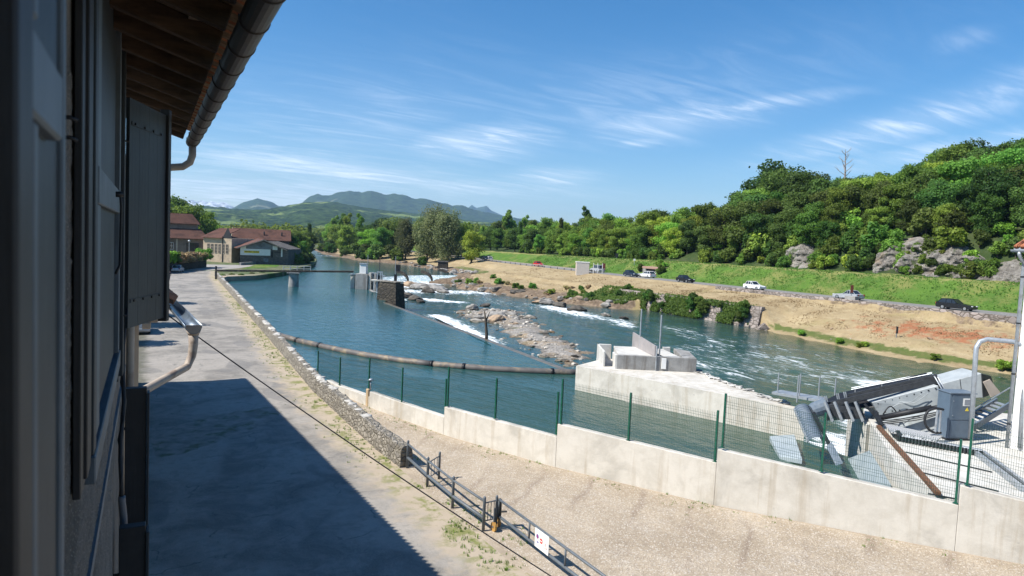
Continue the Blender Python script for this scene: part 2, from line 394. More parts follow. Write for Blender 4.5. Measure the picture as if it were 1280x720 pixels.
MT['beige_wall'] = simple('beige_wall', (.50, .40, .29), (.42, .33, .24), .9, .9, bump=.3, bscale=10, c3=(.34, .27, .20), s3=.6)
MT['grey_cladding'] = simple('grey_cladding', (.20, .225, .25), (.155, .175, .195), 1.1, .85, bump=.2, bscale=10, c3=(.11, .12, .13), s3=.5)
MT['stone_grey'] = masonry('stone_grey', (.19, .175, .155), (.12, .11, .10), (.09, .085, .08), 1.4)
def tiles(name, a, b, axis, pitch=.22):
    k = NT(name)
    w1 = k.wave(1 / pitch / 2 / pi * 2 * pi / 2, .15, None, axis, 1)
    c = k.mix(k.rng(k.noise(2.2, 8, .7), .3, .72), a, b)
    c = k.mix(k.rng(k.noise(.35, 5, .6), .45, .75), c, tuple(x * .55 for x in b[:3]))
    c = k.mix(k.math('MULTIPLY', k.noise(26, 3), .5), c, tuple(x * .5 for x in b[:3]))
    k.col(c).pr(.85, 0, .25); q = k.bump(w1, .8, .06); k.bump(k.noise(16, 6, .7), .5, .03, q); return k.m
MT['tile_x'] = tiles('roof_tiles_aged', (.21, .098, .068), (.125, .066, .052), 'X')
MT['tile_orange'] = tiles('roof_tiles_orange', (.52, .20, .10), (.38, .15, .08), 'Y')
MT['tile_edge'] = tiles('roof_tiles_edge', (.36, .19, .125), (.22, .12, .085), 'Y')
# ================================================================== SETTING
ZP, ZR = -0.9, -2.4           # pond level, river level below the weir
GROUND_Z = -5.0
gm = simple('valley_floor', (.10, .12, .05), (.16, .15, .08), .02, .95)
tag(MB().grid([[(x, y, GROUND_Z) for x in (-2900, 0, 3000, 8900)] for y in (-450, 0, 2000, 6000, 11400)]).build('ground', gm), kind='structure')

# ---------------- left bank: street, yard, earth
WALL_LINE = [(P(x, y, 0).x, P(x, y, 0).y) for x, y in ((500, 585), (470, 562), (430, 525), (390, 488), (350, 440), (320, 405), (290, 370), (268, 345))]
CW = [(9.3, 42.5), (9.6, 39.0), (10.6, 34.4), (12.3, 28.7), (14.6, 23.4), (18.0, 17.5), (23.6, 10.3), (27.5, 5.2), (34, -4)]   # foot of the concrete wall, yard side
bank_edge = [(34, -4), (27.5, 5.2), (23.6, 10.3), (18.0, 17.5), (14.6, 23.4), (12.3, 28.7), (10.6, 34.4), (9.75, 39), (9.6, 46), (9.75, 53.6), (10.2, 70.6), (11.1, 101.7), (12.3, 140),
             (13.8, 145.5), (19.8, 150.5), (27.4, 165.2), (38, 195), (46, 217.5), (56, 262), (66, 323), (80, 399), (100, 470), (140, 620)]
def earth_mat():
    k = NT('street_side_earth')
    c = k.mix(k.rng(k.noise(.9, 8, .65), .3, .7), (.40, .33, .25), (.30, .245, .185))
    c = k.mix(k.math('MULTIPLY', k.rng(k.voro(16, 'F1', None, 'Distance'), .1, .45, 1, 0), .35), c, (.55, .48, .39))
    c = k.mix(k.math('MULTIPLY', k.rng(k.noise(3.1, 7, .7, .3), .57, .68), .9), c, (.22, .20, .07))
    far = k.n('ShaderNodeSeparateXYZ'); k.l(k.P, far.inputs[0])
    c = k.mix(k.rng(far.outputs[1], 146, 158), c, k.mix(k.rng(k.noise(.3, 6), .4, .6), (.06, .10, .03), (.16, .15, .09)))
    k.col(c).pr(.95, 0, .2); q = k.bump(k.noise(22, 8, .75), .6, .03); k.bump(k.noise(2.5, 5), .4, .08, q); return k.m
EARTH = earth_mat()
def flat(name, pts, z, mat, skirt=0):
    m = MB(); vs = [(x, y, z) for x, y in pts]
    if skirt: m.prism([(x, y, z - skirt) for x, y in pts], (0, 0, skirt))
    else: m.add(vs, [tuple(range(len(vs)))])
    o = m.build(name, mat); bm = bmesh.new(); bm.from_mesh(o.data); bmesh.ops.triangulate(bm, faces=[f for f in bm.faces if len(f.verts) > 4]); bm.to_mesh(o.data); bm.free()
    return tag(o, kind='structure')
flat('bank_ground', bank_edge + [(-500, 620), (-500, -80), (34, -80)], 0.0, EARTH, 5.0)

def asphalt_mat():
    k = NT('old_asphalt')
    c = k.mix(k.rng(k.noise(.55, 9, .72, .5), .36, .62), (.135, .125, .110), (.265, .242, .21))
    c = k.mix(k.math('MULTIPLY', k.rng(k.noise(.16, 5, .6, .6), .46, .56), .7), c, (.33, .30, .262))
    c = k.mix(k.math('MULTIPLY', k.rng(k.noise(.33, 3, .4, .1, k.map((1, .5, 1), (0, 0, .4))), .58, .61), .6), c, (.13, .125, .12))   # later patch repairs
    dv_ = k.n('ShaderNodeMix', data_type='VECTOR'); dv_.inputs[0].default_value = .35; nn_ = k.n('ShaderNodeTexNoise'); nn_.inputs['Scale'].default_value = .8; nn_.inputs['Detail'].default_value = 6; k.l(k.P, nn_.inputs['Vector']); ad_ = k.n('ShaderNodeVectorMath', operation='MULTIPLY_ADD'); k.l(nn_.outputs['Color'], ad_.inputs[0]); ad_.inputs[1].default_value = (2.2, 2.2, 0); k.l(k.P, ad_.inputs[2])
    cr = k.voro(.33, 'DISTANCE_TO_EDGE', ad_.outputs[0])
    nn = k.noise(1.1, 4)
    c = k.mix(k.math('MULTIPLY', k.math('MULTIPLY', k.rng(cr, 0, .016, 1, 0), k.rng(nn, .46, .60)), .8), c, (.06, .06, .055))
    c = k.mix(k.math('MULTIPLY', k.rng(k.noise(2.6, 9, .78), .46, .66), .6), c, (.16, .15, .135))
    c = k.mix(k.math('MULTIPLY', k.rng(k.noise(38, 5, .85), .45, .7), .6), c, (.45, .42, .38))
    c = k.mix(k.math('MULTIPLY', k.rng(k.noise(55, 4, .85), .5, .7), .6), c, (.10, .095, .088))
    xs_ = k.n('ShaderNodeSeparateXYZ'); k.l(k.P, xs_.inputs[0])
    wl = k.math('ADD', k.rng(xs_.outputs[0], -.9, 1.2, 1, 0), k.math('MULTIPLY', k.math('SUBTRACT', k.noise(.7, 8, .7), .5), 1.3))
    c = k.mix(k.math('MULTIPLY', k.rng(wl, .4, .9), .8), c, k.mix(k.noise(.9, 5), (.06, .07, .035), (.10, .09, .075)))
    ea = k.attr('edge'); es = k.n('ShaderNodeSeparateColor'); k.l(ea.outputs['Color'], es.inputs[0])
    ef = k.math('ADD', es.outputs[0], k.math('MULTIPLY', k.math('SUBTRACT', k.noise(.9, 8, .7, .3), .5), 1.1))
    dust = k.mix(k.noise(1.7, 7), (.43, .36, .275), (.33, .27, .20))
    dust = k.mix(k.math('MULTIPLY', k.rng(k.noise(1.1, 9, .72, .3), .47, .60), k.rng(es.outputs[0], .35, .9)), dust, k.mix(k.noise(9, 5), (.13, .15, .045), (.24, .23, .09)))
    c = k.mix(k.rng(ef, .35, .75), c, dust)
    k.col(c).pr(.88, 0, .3); q = k.bump(k.noise(60, 5, .8), .5, .012); k.bump(k.noise(1.6, 4), .25, .05, q); return k.m
ASPH = asphalt_mat()
street_l = [(-1.6, -20), (-1.2, 10), (-1.0, 60), (-1.2, 110), (-2, 160), (-4, 175), (6, 190), (13, 195)]
street_r = [(26, 196), (19, 178), (12.2, 165), (10.2, 146), (8.9, 104), (8.0, 72), (7.3, 54), (6.9, 40), (6.9, 33), (7.1, 28), (7.3, 22), (7.6, 15), (8.2, 8), (9, 0), (10, -20)]
def wobble(pts, amp, n=6, seed=0):
    out = []
    for i, (a, b) in enumerate(zip(pts, pts[1:])):
        for j in range(n):
            t = j / n; x = a[0] + (b[0] - a[0]) * t; y = a[1] + (b[1] - a[1]) * t
            out.append((x + amp * nz((x, y, seed), .9), y))
    return out + [pts[-1]]
sy = [y for y in np.arange(-20, 166, 1.5)]; SL = [(y, x) for x, y in street_l]; SR = [(y, x) for x, y in street_r[::-1]]
rows = []; ed = []
for y in sy:
    xl = tab(y, SL[:5]); xr = tab(y, SR) + 1.6
    for j in range(25):
        t = j / 24; rows.append((lerp(xl, xr, t), y, .006)); ed += [max(0, min(1, 1 - (xr - lerp(xl, xr, t)) / 3.2)), 0, 0, 1]
m = MB(); m.grid([rows[i * 25:(i + 1) * 25] for i in range(len(sy))]); o = m.build('street', ASPH, fix=False); tag(o, kind='structure')
o.data.color_attributes.new('edge', 'FLOAT_COLOR', 'POINT').data.foreach_set('color', ed)
ASPH2 = simple('worn_asphalt', (.33, .305, .275), (.26, .24, .215), .5, .9, bump=.3, bscale=30)
flat('street_end', [(-1.9, 166), (-4, 175), (6, 190), (13, 195), (26, 196), (19, 178), (12.2, 166)], .006, ASPH2)
pm_ = simple('trench_patch', (.29, .265, .23), (.17, .155, .135), 1.6, .95, bump=.6, bscale=14, c3=(.12, .125, .075), s3=1.1)
ring_ = [P(x, y, 0) for x, y in ((190, 548), (222, 532), (262, 521), (300, 514), (345, 508), (352, 516), (338, 527), (300, 542), (262, 556), (228, 567), (196, 573))]
flat('road_patch', [(p.x, p.y) for p in ring_ + []] if False else [(lerp(a.x, b.x, t) + .16 * nz((a.x * 3 + t, a.y + t * 4, 1), 1.3), lerp(a.y, b.y, t) + .22 * nz((a.x, a.y * 2 + t * 5, 6), 1.3)) for a, b in zip(ring_, ring_[1:] + ring_[:1]) for t in (0, .17, .33, .5, .67, .83)], .011, pm_)
def gravel_mat():
    k = NT('yard_gravel')
    c = k.mix(k.rng(k.noise(.35, 6, .6, .4), .35, .68), (.46, .385, .29), (.36, .295, .215))
    c = k.mix(k.math('MULTIPLY', k.rng(k.noise(.8, 8, .7), .48, .7),   .55), c, (.50, .44, .365))
    # wheel ruts running along the yard
    rv_ = k.map((1, 1, 1), (0, 0, .75)); sx_ = k.n('ShaderNodeSeparateXYZ'); k.l(rv_, sx_.inputs[0])
    ru = k.math('PINGPONG', k.math('ADD', sx_.outputs[0], k.math('MULTIPLY', k.noise(.12, 3), 3.0)), .95)
    c = k.mix(k.math('MULTIPLY', k.math('MULTIPLY', k.rng(ru, .0, .22, 1, 0), k.rng(k.noise(.22, 5), .42, .62)), .6), c, (.24, .185, .14))
    cc = k.n('ShaderNodeTexVoronoi'); cc.inputs['Scale'].default_value = 26; k.l(k.P, cc.inputs['Vector'])
    sh = k.n('ShaderNodeSeparateColor'); k.l(cc.outputs['Color'], sh.inputs[0])
    c = k.mix(k.rng(sh.outputs[0], .1, .9), k.mix(.42, c, (.22, .17, .13)), c)
    c = k.mix(k.math('MULTIPLY', k.rng(sh.outputs[1], .82, .94), .6), c, (.60, .55, .48))
    c = k.mix(k.math('MULTIPLY', k.rng(k.noise(1.9, 8, .75, .4), .62, .72), .55), c, (.21, .20, .09))
    k.col(c).pr(.95, 0, .2); q = k.bump(k.rng(cc.outputs['Distance'], 0, .6), .7, .03); k.bump(k.noise(1.2, 4), .5, .12, q); return k.m
GRAVEL = gravel_mat()
flat('yard', [(9.25, 40.5), (9.45, 39), (10.4, 34.4), (12.15, 28.7), (14.4, 23.4), (17.85, 17.5), (23.4, 10.3), (27.3, 5.2), (33, -4), (14, -4)] + wobble([(9.6, 14), (9.0, 21), (9.1, 25.4)], .3) + [(9.3, 28), (9.1, 33), (8.95, 37)], .010, GRAVEL)

# ---------------- right bank
XW = [(-120, 86), (30, 80.6), (40, 80.5), (47, 79), (57, 79.8), (69, 82.4), (76, 83.6), (99, 83.6), (106, 78.5), (117, 74), (132, 70.6), (142, 67.8), (152, 66.8), (165, 70), (178, 79), (200, 85), (258, 87), (288, 77), (300, 79), (357, 79.5), (410, 88), (470, 98), (520, 112), (620, 150)]
XC = [(-120, 103), (50, 101), (70, 99.5), (130, 100.5), (160, 103), (190, 105), (250, 110.5), (320, 120), (420, 136), (520, 156), (620, 180)]
ZT = [(90, 6.6), (130, 6.5), (185, 5.9), (270, 5.5), (400, 5.0), (620, 4)]
HILL = [(60, [(0, 0), (2.5, 1.0), (6, 5.5), (10, 8.5), (24, 11), (48, 19), (95, 27), (190, 30)]),
        (112, [(0, 0), (2.5, 1.2), (6, 5.0), (12, 8.0), (26, 12), (50, 19), (95, 26), (190, 28)]),
        (150, [(0, 0), (4, .8), (8, 1.6), (14, 2.6), (28, 4.5), (52, 8), (95, 15), (190, 20)]),
        (230, [(0, 0), (4, .4), (8, .8), (14, 1.4), (28, 2.6), (52, 5), (95, 11), (190, 20)]),
        (420, [(0, 0), (4, .2), (8, .4), (14, .6), (28, 1.4), (52, 3), (95, 7), (190, 16)])]
def zhill(d, Y):
    if Y <= HILL[0][0]: return tab(d, HILL[0][1])
    for (a, p), (b, q) in zip(HILL, HILL[1:]):
        if Y <= b: return lerp(tab(d, p), tab(d, q), (Y - a) / (b - a))
    return tab(d, HILL[-1][1])
def zfield(X, Y):
    xw = tab(Y, XW); xc = tab(Y, XC); z0 = ZP if Y > 168 else ZR
    if Y < 76:
        lo = [(xw - 8, z0 - 1.2), (xw, z0), (xw + 1.5, z0 + .35), (xw + 4.5, -.9), (max(88, xw + 6), .1), (94.6, lerp(1.0, 2.0, min(1, max(0, (Y - 45) / 30)))), (95.0, 2.62 if Y < 82 else 2.3), (xc - 3.6, 2.7), (xc + 20, 2.7)]
        rv = [(83.4, z0 - 1.2), (84.3, z0), (84.75, .85), (88, 1.0), (94.6, 2.1), (xc - 3.6, 2.7), (xc + 20, 2.7)]
        t = min(1, max(0, (Y - 72.5) / 3.2)); return lerp(tab(X, lo), tab(X, rv), t)
    if Y < 104: return tab(X, [(83.2, z0 - 1.2), (83.9, z0), (84.75, .85), (88, 1.0), (94.6, 2.1), (xc - 3.6, 2.7), (xc + 20, 2.7)])
    if Y < 168:
        return tab(X, [(xw - 8, z0 - 1.2), (xw, z0), (xw + 1.2, z0 + .9), (min(83.4, xw + 8), z0 + 1.7), (84.3, .2), (85.2, .85), (88, 1.0), (94.6, 2.1), (xc - 3.6, 2.7), (xc + 20, 2.7)])
    return tab(X, [(xw - 8, z0 - 1), (xw, z0), (xw + 1, z0 + .4), (xw + 6, .3), (xw + 12, .9), (xc - 8, 2.0), (xc - 3.6, 2.7), (xc + 20, 2.7)])
def zright(X, Y):
    xc = tab(Y, XC)
    if X < xc + 3.6: return zfield(X, Y)
    zt = tab(Y, ZT)
    if X < xc + 16: return tab(X, [(xc + 3.6, 2.7), (xc + 4.5, 2.75), (xc + 6, 3.3), (xc + 11.5, zt - .25), (xc + 13, zt), (xc + 16, zt)])
    return zt + zhill(X - xc - 16, Y)
def ysteps(a, b):
    y = a; out = []
    while y < b: out.append(y); y += 1.6 if 20 < y < 180 else (3.5 if y < 300 else 9)
    return out + [b]
YS = ysteps(-100, 620)
def strip(name, fx, n, mat, rough, attrs=None, kind='structure'):
    rows = []; av = []
    for Y in YS:
        row = []
        for j in range(n):
            X = fx(Y, j / (n - 1)); z = zright(X, Y)
            a = rough(X, Y)
            p = Vector((X + .5 * a * nz((X, Y, 3), .45), Y, z + a * fbm((X, Y, 0), .35, 2, 4)))
            row.append(p)
            if attrs: av.append(attrs(X, Y, z))
        rows.append(row)
    o = MB().grid(rows).build(name, mat, fix=False, smooth=True)
    if attrs:
        at_ = o.data.color_attributes.new('zone', 'FLOAT_COLOR', 'POINT')
        at_.data.foreach_set('color', [c for a in av for c in a])
    return tag(o, kind=kind)
def field_mat():
    k = NT('mown_dry_field'); a = k.attr('zone'); sp = k.n('ShaderNodeSeparateColor'); k.l(a.outputs['Color'], sp.inputs[0])
    c = k.mix(k.rng(k.noise(.16, 8, .65, .4), .3, .7), (.45, .36, .215), (.345, .265, .15))
    c = k.mix(k.math('MULTIPLY', k.rng(k.noise(.9, 8, .7, 0, k.map((1, .35, 1))), .45, .7), .6), c, (.54, .45, .29))
    c = k.mix(k.math('MULTIPLY', k.rng(k.noise(.11, 6, .65, .5), .56, .68), .35), c, (.24, .23, .08))
    n2 = k.noise(.5, 7, .7)
    c = k.mix(k.rng(k.math('ADD', sp.outputs[0], k.math('MULTIPLY', k.math('SUBTRACT', n2, .5), 2.4)), .35, .85), c, k.mix(k.noise(2, 5), (.46, .17, .075), (.36, .16, .09)))
    c = k.mix(k.rng(k.math('ADD', sp.outputs[1], k.math('MULTIPLY', k.math('SUBTRACT', n2, .5), 1.5)), .5, .8), c, k.mix(k.noise(1.3, 6), (.07, .12, .03), (.17, .19, .06)))
    rk = k.mix(k.rng(k.noise(.8, 8, .7, .4), .35, .65), (.12, .088, .062), (.30, .23, .165))
    c = k.mix(k.rng(k.math('ADD', sp.outputs[2], k.math('MULTIPLY', k.math('SUBTRACT', n2, .5), 1.4)), .45, .7), c, rk)
    c = k.mix(k.math('MULTIPLY', k.rng(k.noise(1.4, 9, .8), .48, .68), .5), c, (.20, .15, .085))
    c = k.mix(k.math('MULTIPLY', k.noise(7, 6, .8), .6), c, (.35, .3, .25), 'MULTIPLY')
    k.col(c).pr(.95, 0, .15); q = k.bump(k.noise(5, 8, .75), .8, .15); k.bump(k.noise(.9, 5), .5, .3, q); return k.m
def fattr(X, Y, z):
    xw = tab(Y, XW)
    orange = max(0, 1 - ((Y - 50) / 18) ** 2) * max(0, 1 - ((X - 89) / 5.5) ** 2) * .72
    green = max(0, 1 - abs(z - (ZR + .55)) / .8) * (1 if Y < 78 else .3) + (.75 if 170 < Y < 215 and X < xw + 9 else 0) + (.25 if Y > 215 else 0)
    rock = (1 if 103 < Y < 170 and z < .75 else 0) * (.35 + .5 * (z < -.9)) + (.8 if Y > 168 and X < xw + 5 else 0) + (.55 if Y < 80 and 94.5 < X < 95.5 else 0)
    return (min(1, orange), min(1, green), min(1, rock), 1)
def frough(X, Y):
    if 103 < Y < 168 and X < 85.5: return .55
    if Y > 168 and X < tab(Y, XW) + 6: return .3
    return .22 if X < tab(Y, XC) - 5 else .0
strip('field', lambda Y, t: lerp(tab(Y, XW) - 7, tab(Y, XC) - 3.4, t), 44, field_mat(), frough, fattr)
road_m = simple('far_road_asphalt', (.17, .165, .16), (.22, .21, .20), .8, .9, bump=.2, bscale=20)
tag(MB().grid([[(tab(Y, XC) + s, Y, 2.712) for s in (-3.4, 3.5)] for Y in YS]).build('road', road_m, fix=False), kind='structure')
m = MB()
lnm = simple('road_line_paint', (.72, .72, .70), (.55, .55, .53), 2, .7)
for Y in np.arange(20, 420, 9.0):
    m.add([(tab(Y, XC) - .06, Y, 2.717), (tab(Y, XC) + .06, Y, 2.717), (tab(Y + 3, XC) + .06, Y + 3, 2.717), (tab(Y + 3, XC) - .06, Y + 3, 2.717)], [(0, 1, 2, 3)])
tag(m.build('road_markings', lnm, fix=False), kind='structure')
def grass_mat(name, a, b, c_):
    k = NT(name); ga = k.attr('zone'); gs = k.n('ShaderNodeSeparateColor'); k.l(ga.outputs['Color'], gs.inputs[0])
    c = k.mix(k.rng(k.noise(.3, 8, .7, .3), .3, .7), a, b)
    c = k.mix(k.math('MULTIPLY', k.rng(k.noise(.13, 8, .7, .4), .46, .64), .8), c, c_)
    c = k.mix(k.rng(k.math('ADD', gs.outputs[0], k.math('MULTIPLY', k.math('SUBTRACT', k.noise(.5, 8, .7), .5), 1.6)), .35, .85), c, k.mix(k.noise(1.5, 6), (.36, .32, .14), (.22, .24, .07)))
    c = k.mix(k.math('MULTIPLY', k.noise(6, 6, .8), .5), c, (.3, .35, .2), 'MULTIPLY')
    k.col(c).pr(.95, 0, .15); q = k.bump(k.noise(3.5, 8, .75), .9, .25); k.bump(k.noise(.6, 5), .5, .5, q); return k.m
GRASSM = grass_mat('embankment_grass', (.115, .215, .036), (.075, .15, .028), (.25, .245, .085))
strip('grass_embankment', lambda Y, t: tab(Y, XC) + lerp(3.3, 16.2, t), 22, GRASSM, lambda X, Y: .28 if X > tab(Y, XC) + 5 else 0, lambda X, Y, z: (max(0, min(1, (X - tab(Y, XC) - 9.5) / 3)) * .8 + (.35 if X < tab(Y, XC) + 5 else 0), 0, 0, 1))
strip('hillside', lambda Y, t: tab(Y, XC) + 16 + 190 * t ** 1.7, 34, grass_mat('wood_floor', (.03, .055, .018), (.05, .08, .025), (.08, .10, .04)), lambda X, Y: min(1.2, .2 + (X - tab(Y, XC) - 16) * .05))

# ---------------- water
def water_mat(name, deep, shallow, foam_amt, flowrot, ripple):
    k = NT(name); a = k.attr('foam'); sp = k.n('ShaderNodeSeparateColor'); k.l(a.outputs['Color'], sp.inputs[0])
    c = k.mix(k.rng(k.noise(.10, 6, .6, .8), .35, .7), deep, shallow)
    c = k.mix(sp.outputs[1], c, (.085, .075, .035))
    yy_ = k.n('ShaderNodeSeparateXYZ'); k.l(k.P, yy_.inputs[0])
    c = k.mix(k.math('MULTIPLY', k.rng(yy_.outputs[1], 62, 28), .85), c, (.038, .072, .046))
    v = k.map((1.5, .42, 1), (0, 0, flowrot))
    n1 = k.noise(.85, 9, .68, .9, v)
    n2 = k.noise(3.2, 7, .7, .6, v)
    f = k.math('ADD', k.math('MULTIPLY', n1, .75), k.math('MULTIPLY', n2, .35))
    thr = k.math('SUBTRACT', .74, k.math('MULTIPLY', sp.outputs[0], .34))
    fm = k.math('MULTIPLY', k.math('SUBTRACT', f, thr), 9.0, clamp=True)
    fm = k.math('MULTIPLY', fm, foam_amt)
    # bubbles under the surface whiten the water round the foam
    aer = k.math('MULTIPLY', k.rng(k.math('SUBTRACT', f, thr), -.14, .05), k.math('MULTIPLY', sp.outputs[0], .38), clamp=True)
    c = k.mix(aer, c, (.22, .36, .36))
    c = k.mix(fm, c, (.80, .83, .84))
    k.col(c); k.set(k.b.inputs['Roughness'], k.math('MULTIPLY_ADD', fm, .6, .07)); k.b.inputs['IOR'].default_value = 1.333
    q = k.bump(k.noise(1.1, 6, .6, .5, k.map((1.25, .6, 1), (0, 0, flowrot))), ripple, .10)
    q = k.bump(k.noise(5.0, 4, .6, .3, k.map((1.2, .7, 1), (0, 0, flowrot))), ripple * .6, .025, q)
    k.bump(fm, .6, .15, q)
    return k.m
PONDM = water_mat('pond_water', (.012, .066, .074), (.020, .085, .092), 1, .15, .95)
RIVM = water_mat('river_water', (.018, .052, .050), (.030, .072, .066), 1, 0.0, 1.0)
def add_foam(o, fn):
    a = o.data.color_attributes.new('foam', 'FLOAT_COLOR', 'POINT'); dat = []
    for v in o.data.vertices:
        f, b = fn(v.co.x, v.co.y); dat += [f, b, 0, 1]
    a.data.foreach_set('color', dat)
WEIR_A, WEIR_B = (29.7, 45.9), (32.2, 101.5)
PIER = Vector((34.0, 105.5))
CREST = [(36.5, 121), (39.5, 139), (45, 156), (53, 168), (62, 177), (70, 181), (79.5, 183)]
pond_poly = [(22.0, 12.0), (18.3, 17.8), (14.9, 23.6), (12.6, 28.9), (10.9, 34.5), (9.7, 40), (9.55, 46), (9.7, 53.6), (10.15, 70.6), (11.05, 101.7), (12.2, 140), (13.6, 145.7), (19.5, 150.8), (27, 165.5), (37.8, 195), (45.7, 217.5), (55.7, 262), (65.7, 323), (79.5, 399), (99, 470), (139, 620), (170, 620),
             (112, 480), (92, 400), (84, 340), (83, 300), (90, 270), (92, 240), (90, 205), (84, 188)] + CREST[::-1] + [(34.6, 108), WEIR_B, (31.4, 83.5), (30.6, 62.2), WEIR_A, (29.0, 41), (27.5, 35), (31.4, 25.5), (31.0, 18)]
po = flat('pond', pond_poly, ZP, PONDM); add_foam(po, lambda x, y: (0, 0))
def segd(p, a, b):
    a = Vector(a); b = Vector(b); p = Vector(p); t = max(0, min(1, (p - a).dot(b - a) / max(1e-6, (b - a).length_squared))); return (p - a - (b - a) * t).length
def q2(x, y, z=ZR): v = P(x, y, z); return (v.x, v.y)
FO = [(q2(492, 358), q2(556, 352), 6, 1.15), (q2(500, 364), q2(600, 366), 8, .85), (q2(505, 372), q2(572, 378), 3, 1.0), (q2(546, 394.5), q2(580, 410), 2.0, 1.05), (q2(580, 410), q2(622, 430), 1.4, .98), (q2(600, 372), q2(668, 386), 8, .45),
      (q2(690, 384), q2(730, 394), 4, .95), (q2(712, 391), q2(775, 402), 4, .7), (q2(660, 380), q2(690, 384), 3, .6), (q2(770, 400), q2(785, 408), 2.5, .8), (q2(845, 410), q2(900, 432), 5, .5),
      (q2(868, 452), q2(925, 470), 3.0, .6), (q2(960, 445), q2(1080, 480), 7, .55), (q2(1095, 480), q2(1130, 490), 2.5, 1.0), (q2(880, 440), q2(980, 470), 8, .5), (q2(1040, 450), q2(1130, 475), 6, .4), (q2(930, 430), q2(1000, 440), 6, .45), (q2(1040, 548), q2(1062, 575), 2.2, 1.0), (q2(1060, 520), q2(1090, 545), 2, .9)]
def rfoam(x, y):
    f = .14
    for a, b, w, s in FO: f = max(f, s * exp(-(segd((x, y), a, b) / w) ** 2))
    shallow = max(0, 1 - abs(x - tab(y, XW)) / 7) * (1 if y < 76 else .25) * .8
    return f, shallow
rows = [[(x, y, ZR) for x in np.arange(27, 92, .8)] for y in np.arange(-100, 190, .8)]
for r in rows:
    for i, (x, y, z) in enumerate(r): r[i] = (x, y, z + .10 * fbm((x * 1.4, y * .5, 0), .5, 5, 3) * (1 if y < 160 else .3) + .34 * max(0, rfoam(x, y)[0] - .3) * abs(fbm((x, y, 3), .9, 8, 3)))
rv = MB().grid(rows).build('river', RIVM, fix=False, smooth=True); tag(rv, kind='structure'); add_foam(rv, rfoam)
# shallow rapids far upstream
rows = [[(lerp(a, b, t), y, ZP + .012 + .12 * abs(nz((lerp(a, b, t), y, 1), .3))) for t in np.linspace(.02, .98, 26)] for y in np.arange(300, 560, 4.0) for a, b in [(tab(y, [(300, 62), (323, 66), (399, 80), (470, 99), (620, 139)]), tab(y, [(300, 82), (340, 83), (400, 92), (480, 112), (620, 168)]))]]
rp = MB().grid(rows).build('rapids', PONDM, fix=False, smooth=True); tag(rp, kind='structure')
add_foam(rp, lambda x, y: (.55 * exp(-((y - 400) / 55) ** 2) + .5 * exp(-((y - 335) / 12) ** 2), 0))

# ---------------- hills
def hill_mat(name, a, b, c_, sc, mead):
    k = NT(name)
    v = k.voro(.055 * sc, 'F1'); f = k.math('ADD', k.math('MULTIPLY', k.noise(.02 * sc, 8, .7), .7), k.math('MULTIPLY', v, .35))
    c = k.mix(k.rng(f, .35, .75), a, b)
    c = k.mix(k.math('MULTIPLY', k.rng(k.noise(.0032 * sc, 6, .6, .7), mead, mead + .05), .85), c, c_)
    k.col(c).pr(.95, 0, .1); k.bump(k.noise(.05 * sc, 6, .7), 1.0, 14); return k.m
def range_of_hills(name, sky_pts, w0, w1, base, amp, mat, x0, x1, step, nrow=70, powr=1.2):
    rows = []
    xs = np.arange(x0, x1 + 1, step)
    for i in range(nrow + 14):
        t = min(1, i / nrow); back = max(0, i - nrow) / 14
        row = []
        for x in xs:
            w = lerp(w0, w1, t) + back * (w1 - w0) * .6
            top = D(x, tab(x, sky_pts), w1)
            q = D(x, HC + ROLL * (x - 640), w)
            z = lerp(base, top.z, t ** powr) if back == 0 else lerp(top.z, base, back)
            z += amp * (.55 * fbm((q.x, q.y, 0), 5.0 / w1, 1.3, 5) * max(.12, sin(pi * min(1, t + .02)) ** .7) * 5 * (1 - back) + .75 * nz((q.x, q.y, 5), 55.0 / w1 * 2) * (1 - back))
            row.append((q.x, q.y, z))
        rows.append(row)
    return tag(MB().grid(rows).build(name, mat, fix=False, smooth=True), kind='structure')
HM1 = hill_mat('hill_forest', (.008, .024, .011), (.058, .10, .03), (.19, .25, .08), 1.0, .545)
HM2 = hill_mat('mountain_forest', (.012, .030, .014), (.05, .085, .03), (.17, .18, .11), .6, .60)
range_of_hills('hill', [(-200, 250), (247, 257), (290, 261), (330, 262), (355, 258), (380, 253), (417, 253), (442, 258), (480, 263), (540, 270), (600, 277), (700, 285), (900, 300)], 900, 2800, -6, 9, HM1, -120, 860, 5, 90)
range_of_hills('mountain', [(-200, 260), (250, 264), (290, 260), (305, 252), (320, 248), (335, 251), (345, 257), (365, 258), (374, 256), (381, 250), (387, 245.5), (396, 242.5), (403, 244), (409, 246), (416, 243), (426, 240), (437, 239), (450, 241), (462, 238.5), (472, 240.5), (481, 244), (490, 242), (500, 243.5), (518, 249), (530, 248.5), (542, 251), (563, 256.5), (575, 256), (595, 263), (640, 272), (760, 290)], 3000, 5600, -6, 17, HM2, -120, 760, 3, 80, 1.5)
def snow_mat():
    k = NT('snowy_rock'); g = k.n('ShaderNodeNewGeometry')
    c = k.mix(k.rng(k.noise(.006, 8, .7, .5), .42, .58), (.16, .17, .19), (.78, .80, .84)); k.col(c).pr(.8); k.bump(k.noise(.01, 8, .7), 1, 40); return k.m
range_of_hills('snowy_mountain', [(150, 262), (225, 252), (239, 249.5), (246, 252), (252, 250.5), (258, 253), (265, 251.5), (272, 254), (280, 253), (290, 258), (330, 275)], 8000, 9600, -6, 12, snow_mat(), 120, 340, 3, 24)
range_of_hills('blue_mountain', [(560, 275), (583, 260), (588, 256), (594, 260), (602, 258), (606, 257), (612, 263), (640, 275)], 8000, 9600, -6, 8, HM2, 540, 660, 3, 24)
HILLS_BVH = None
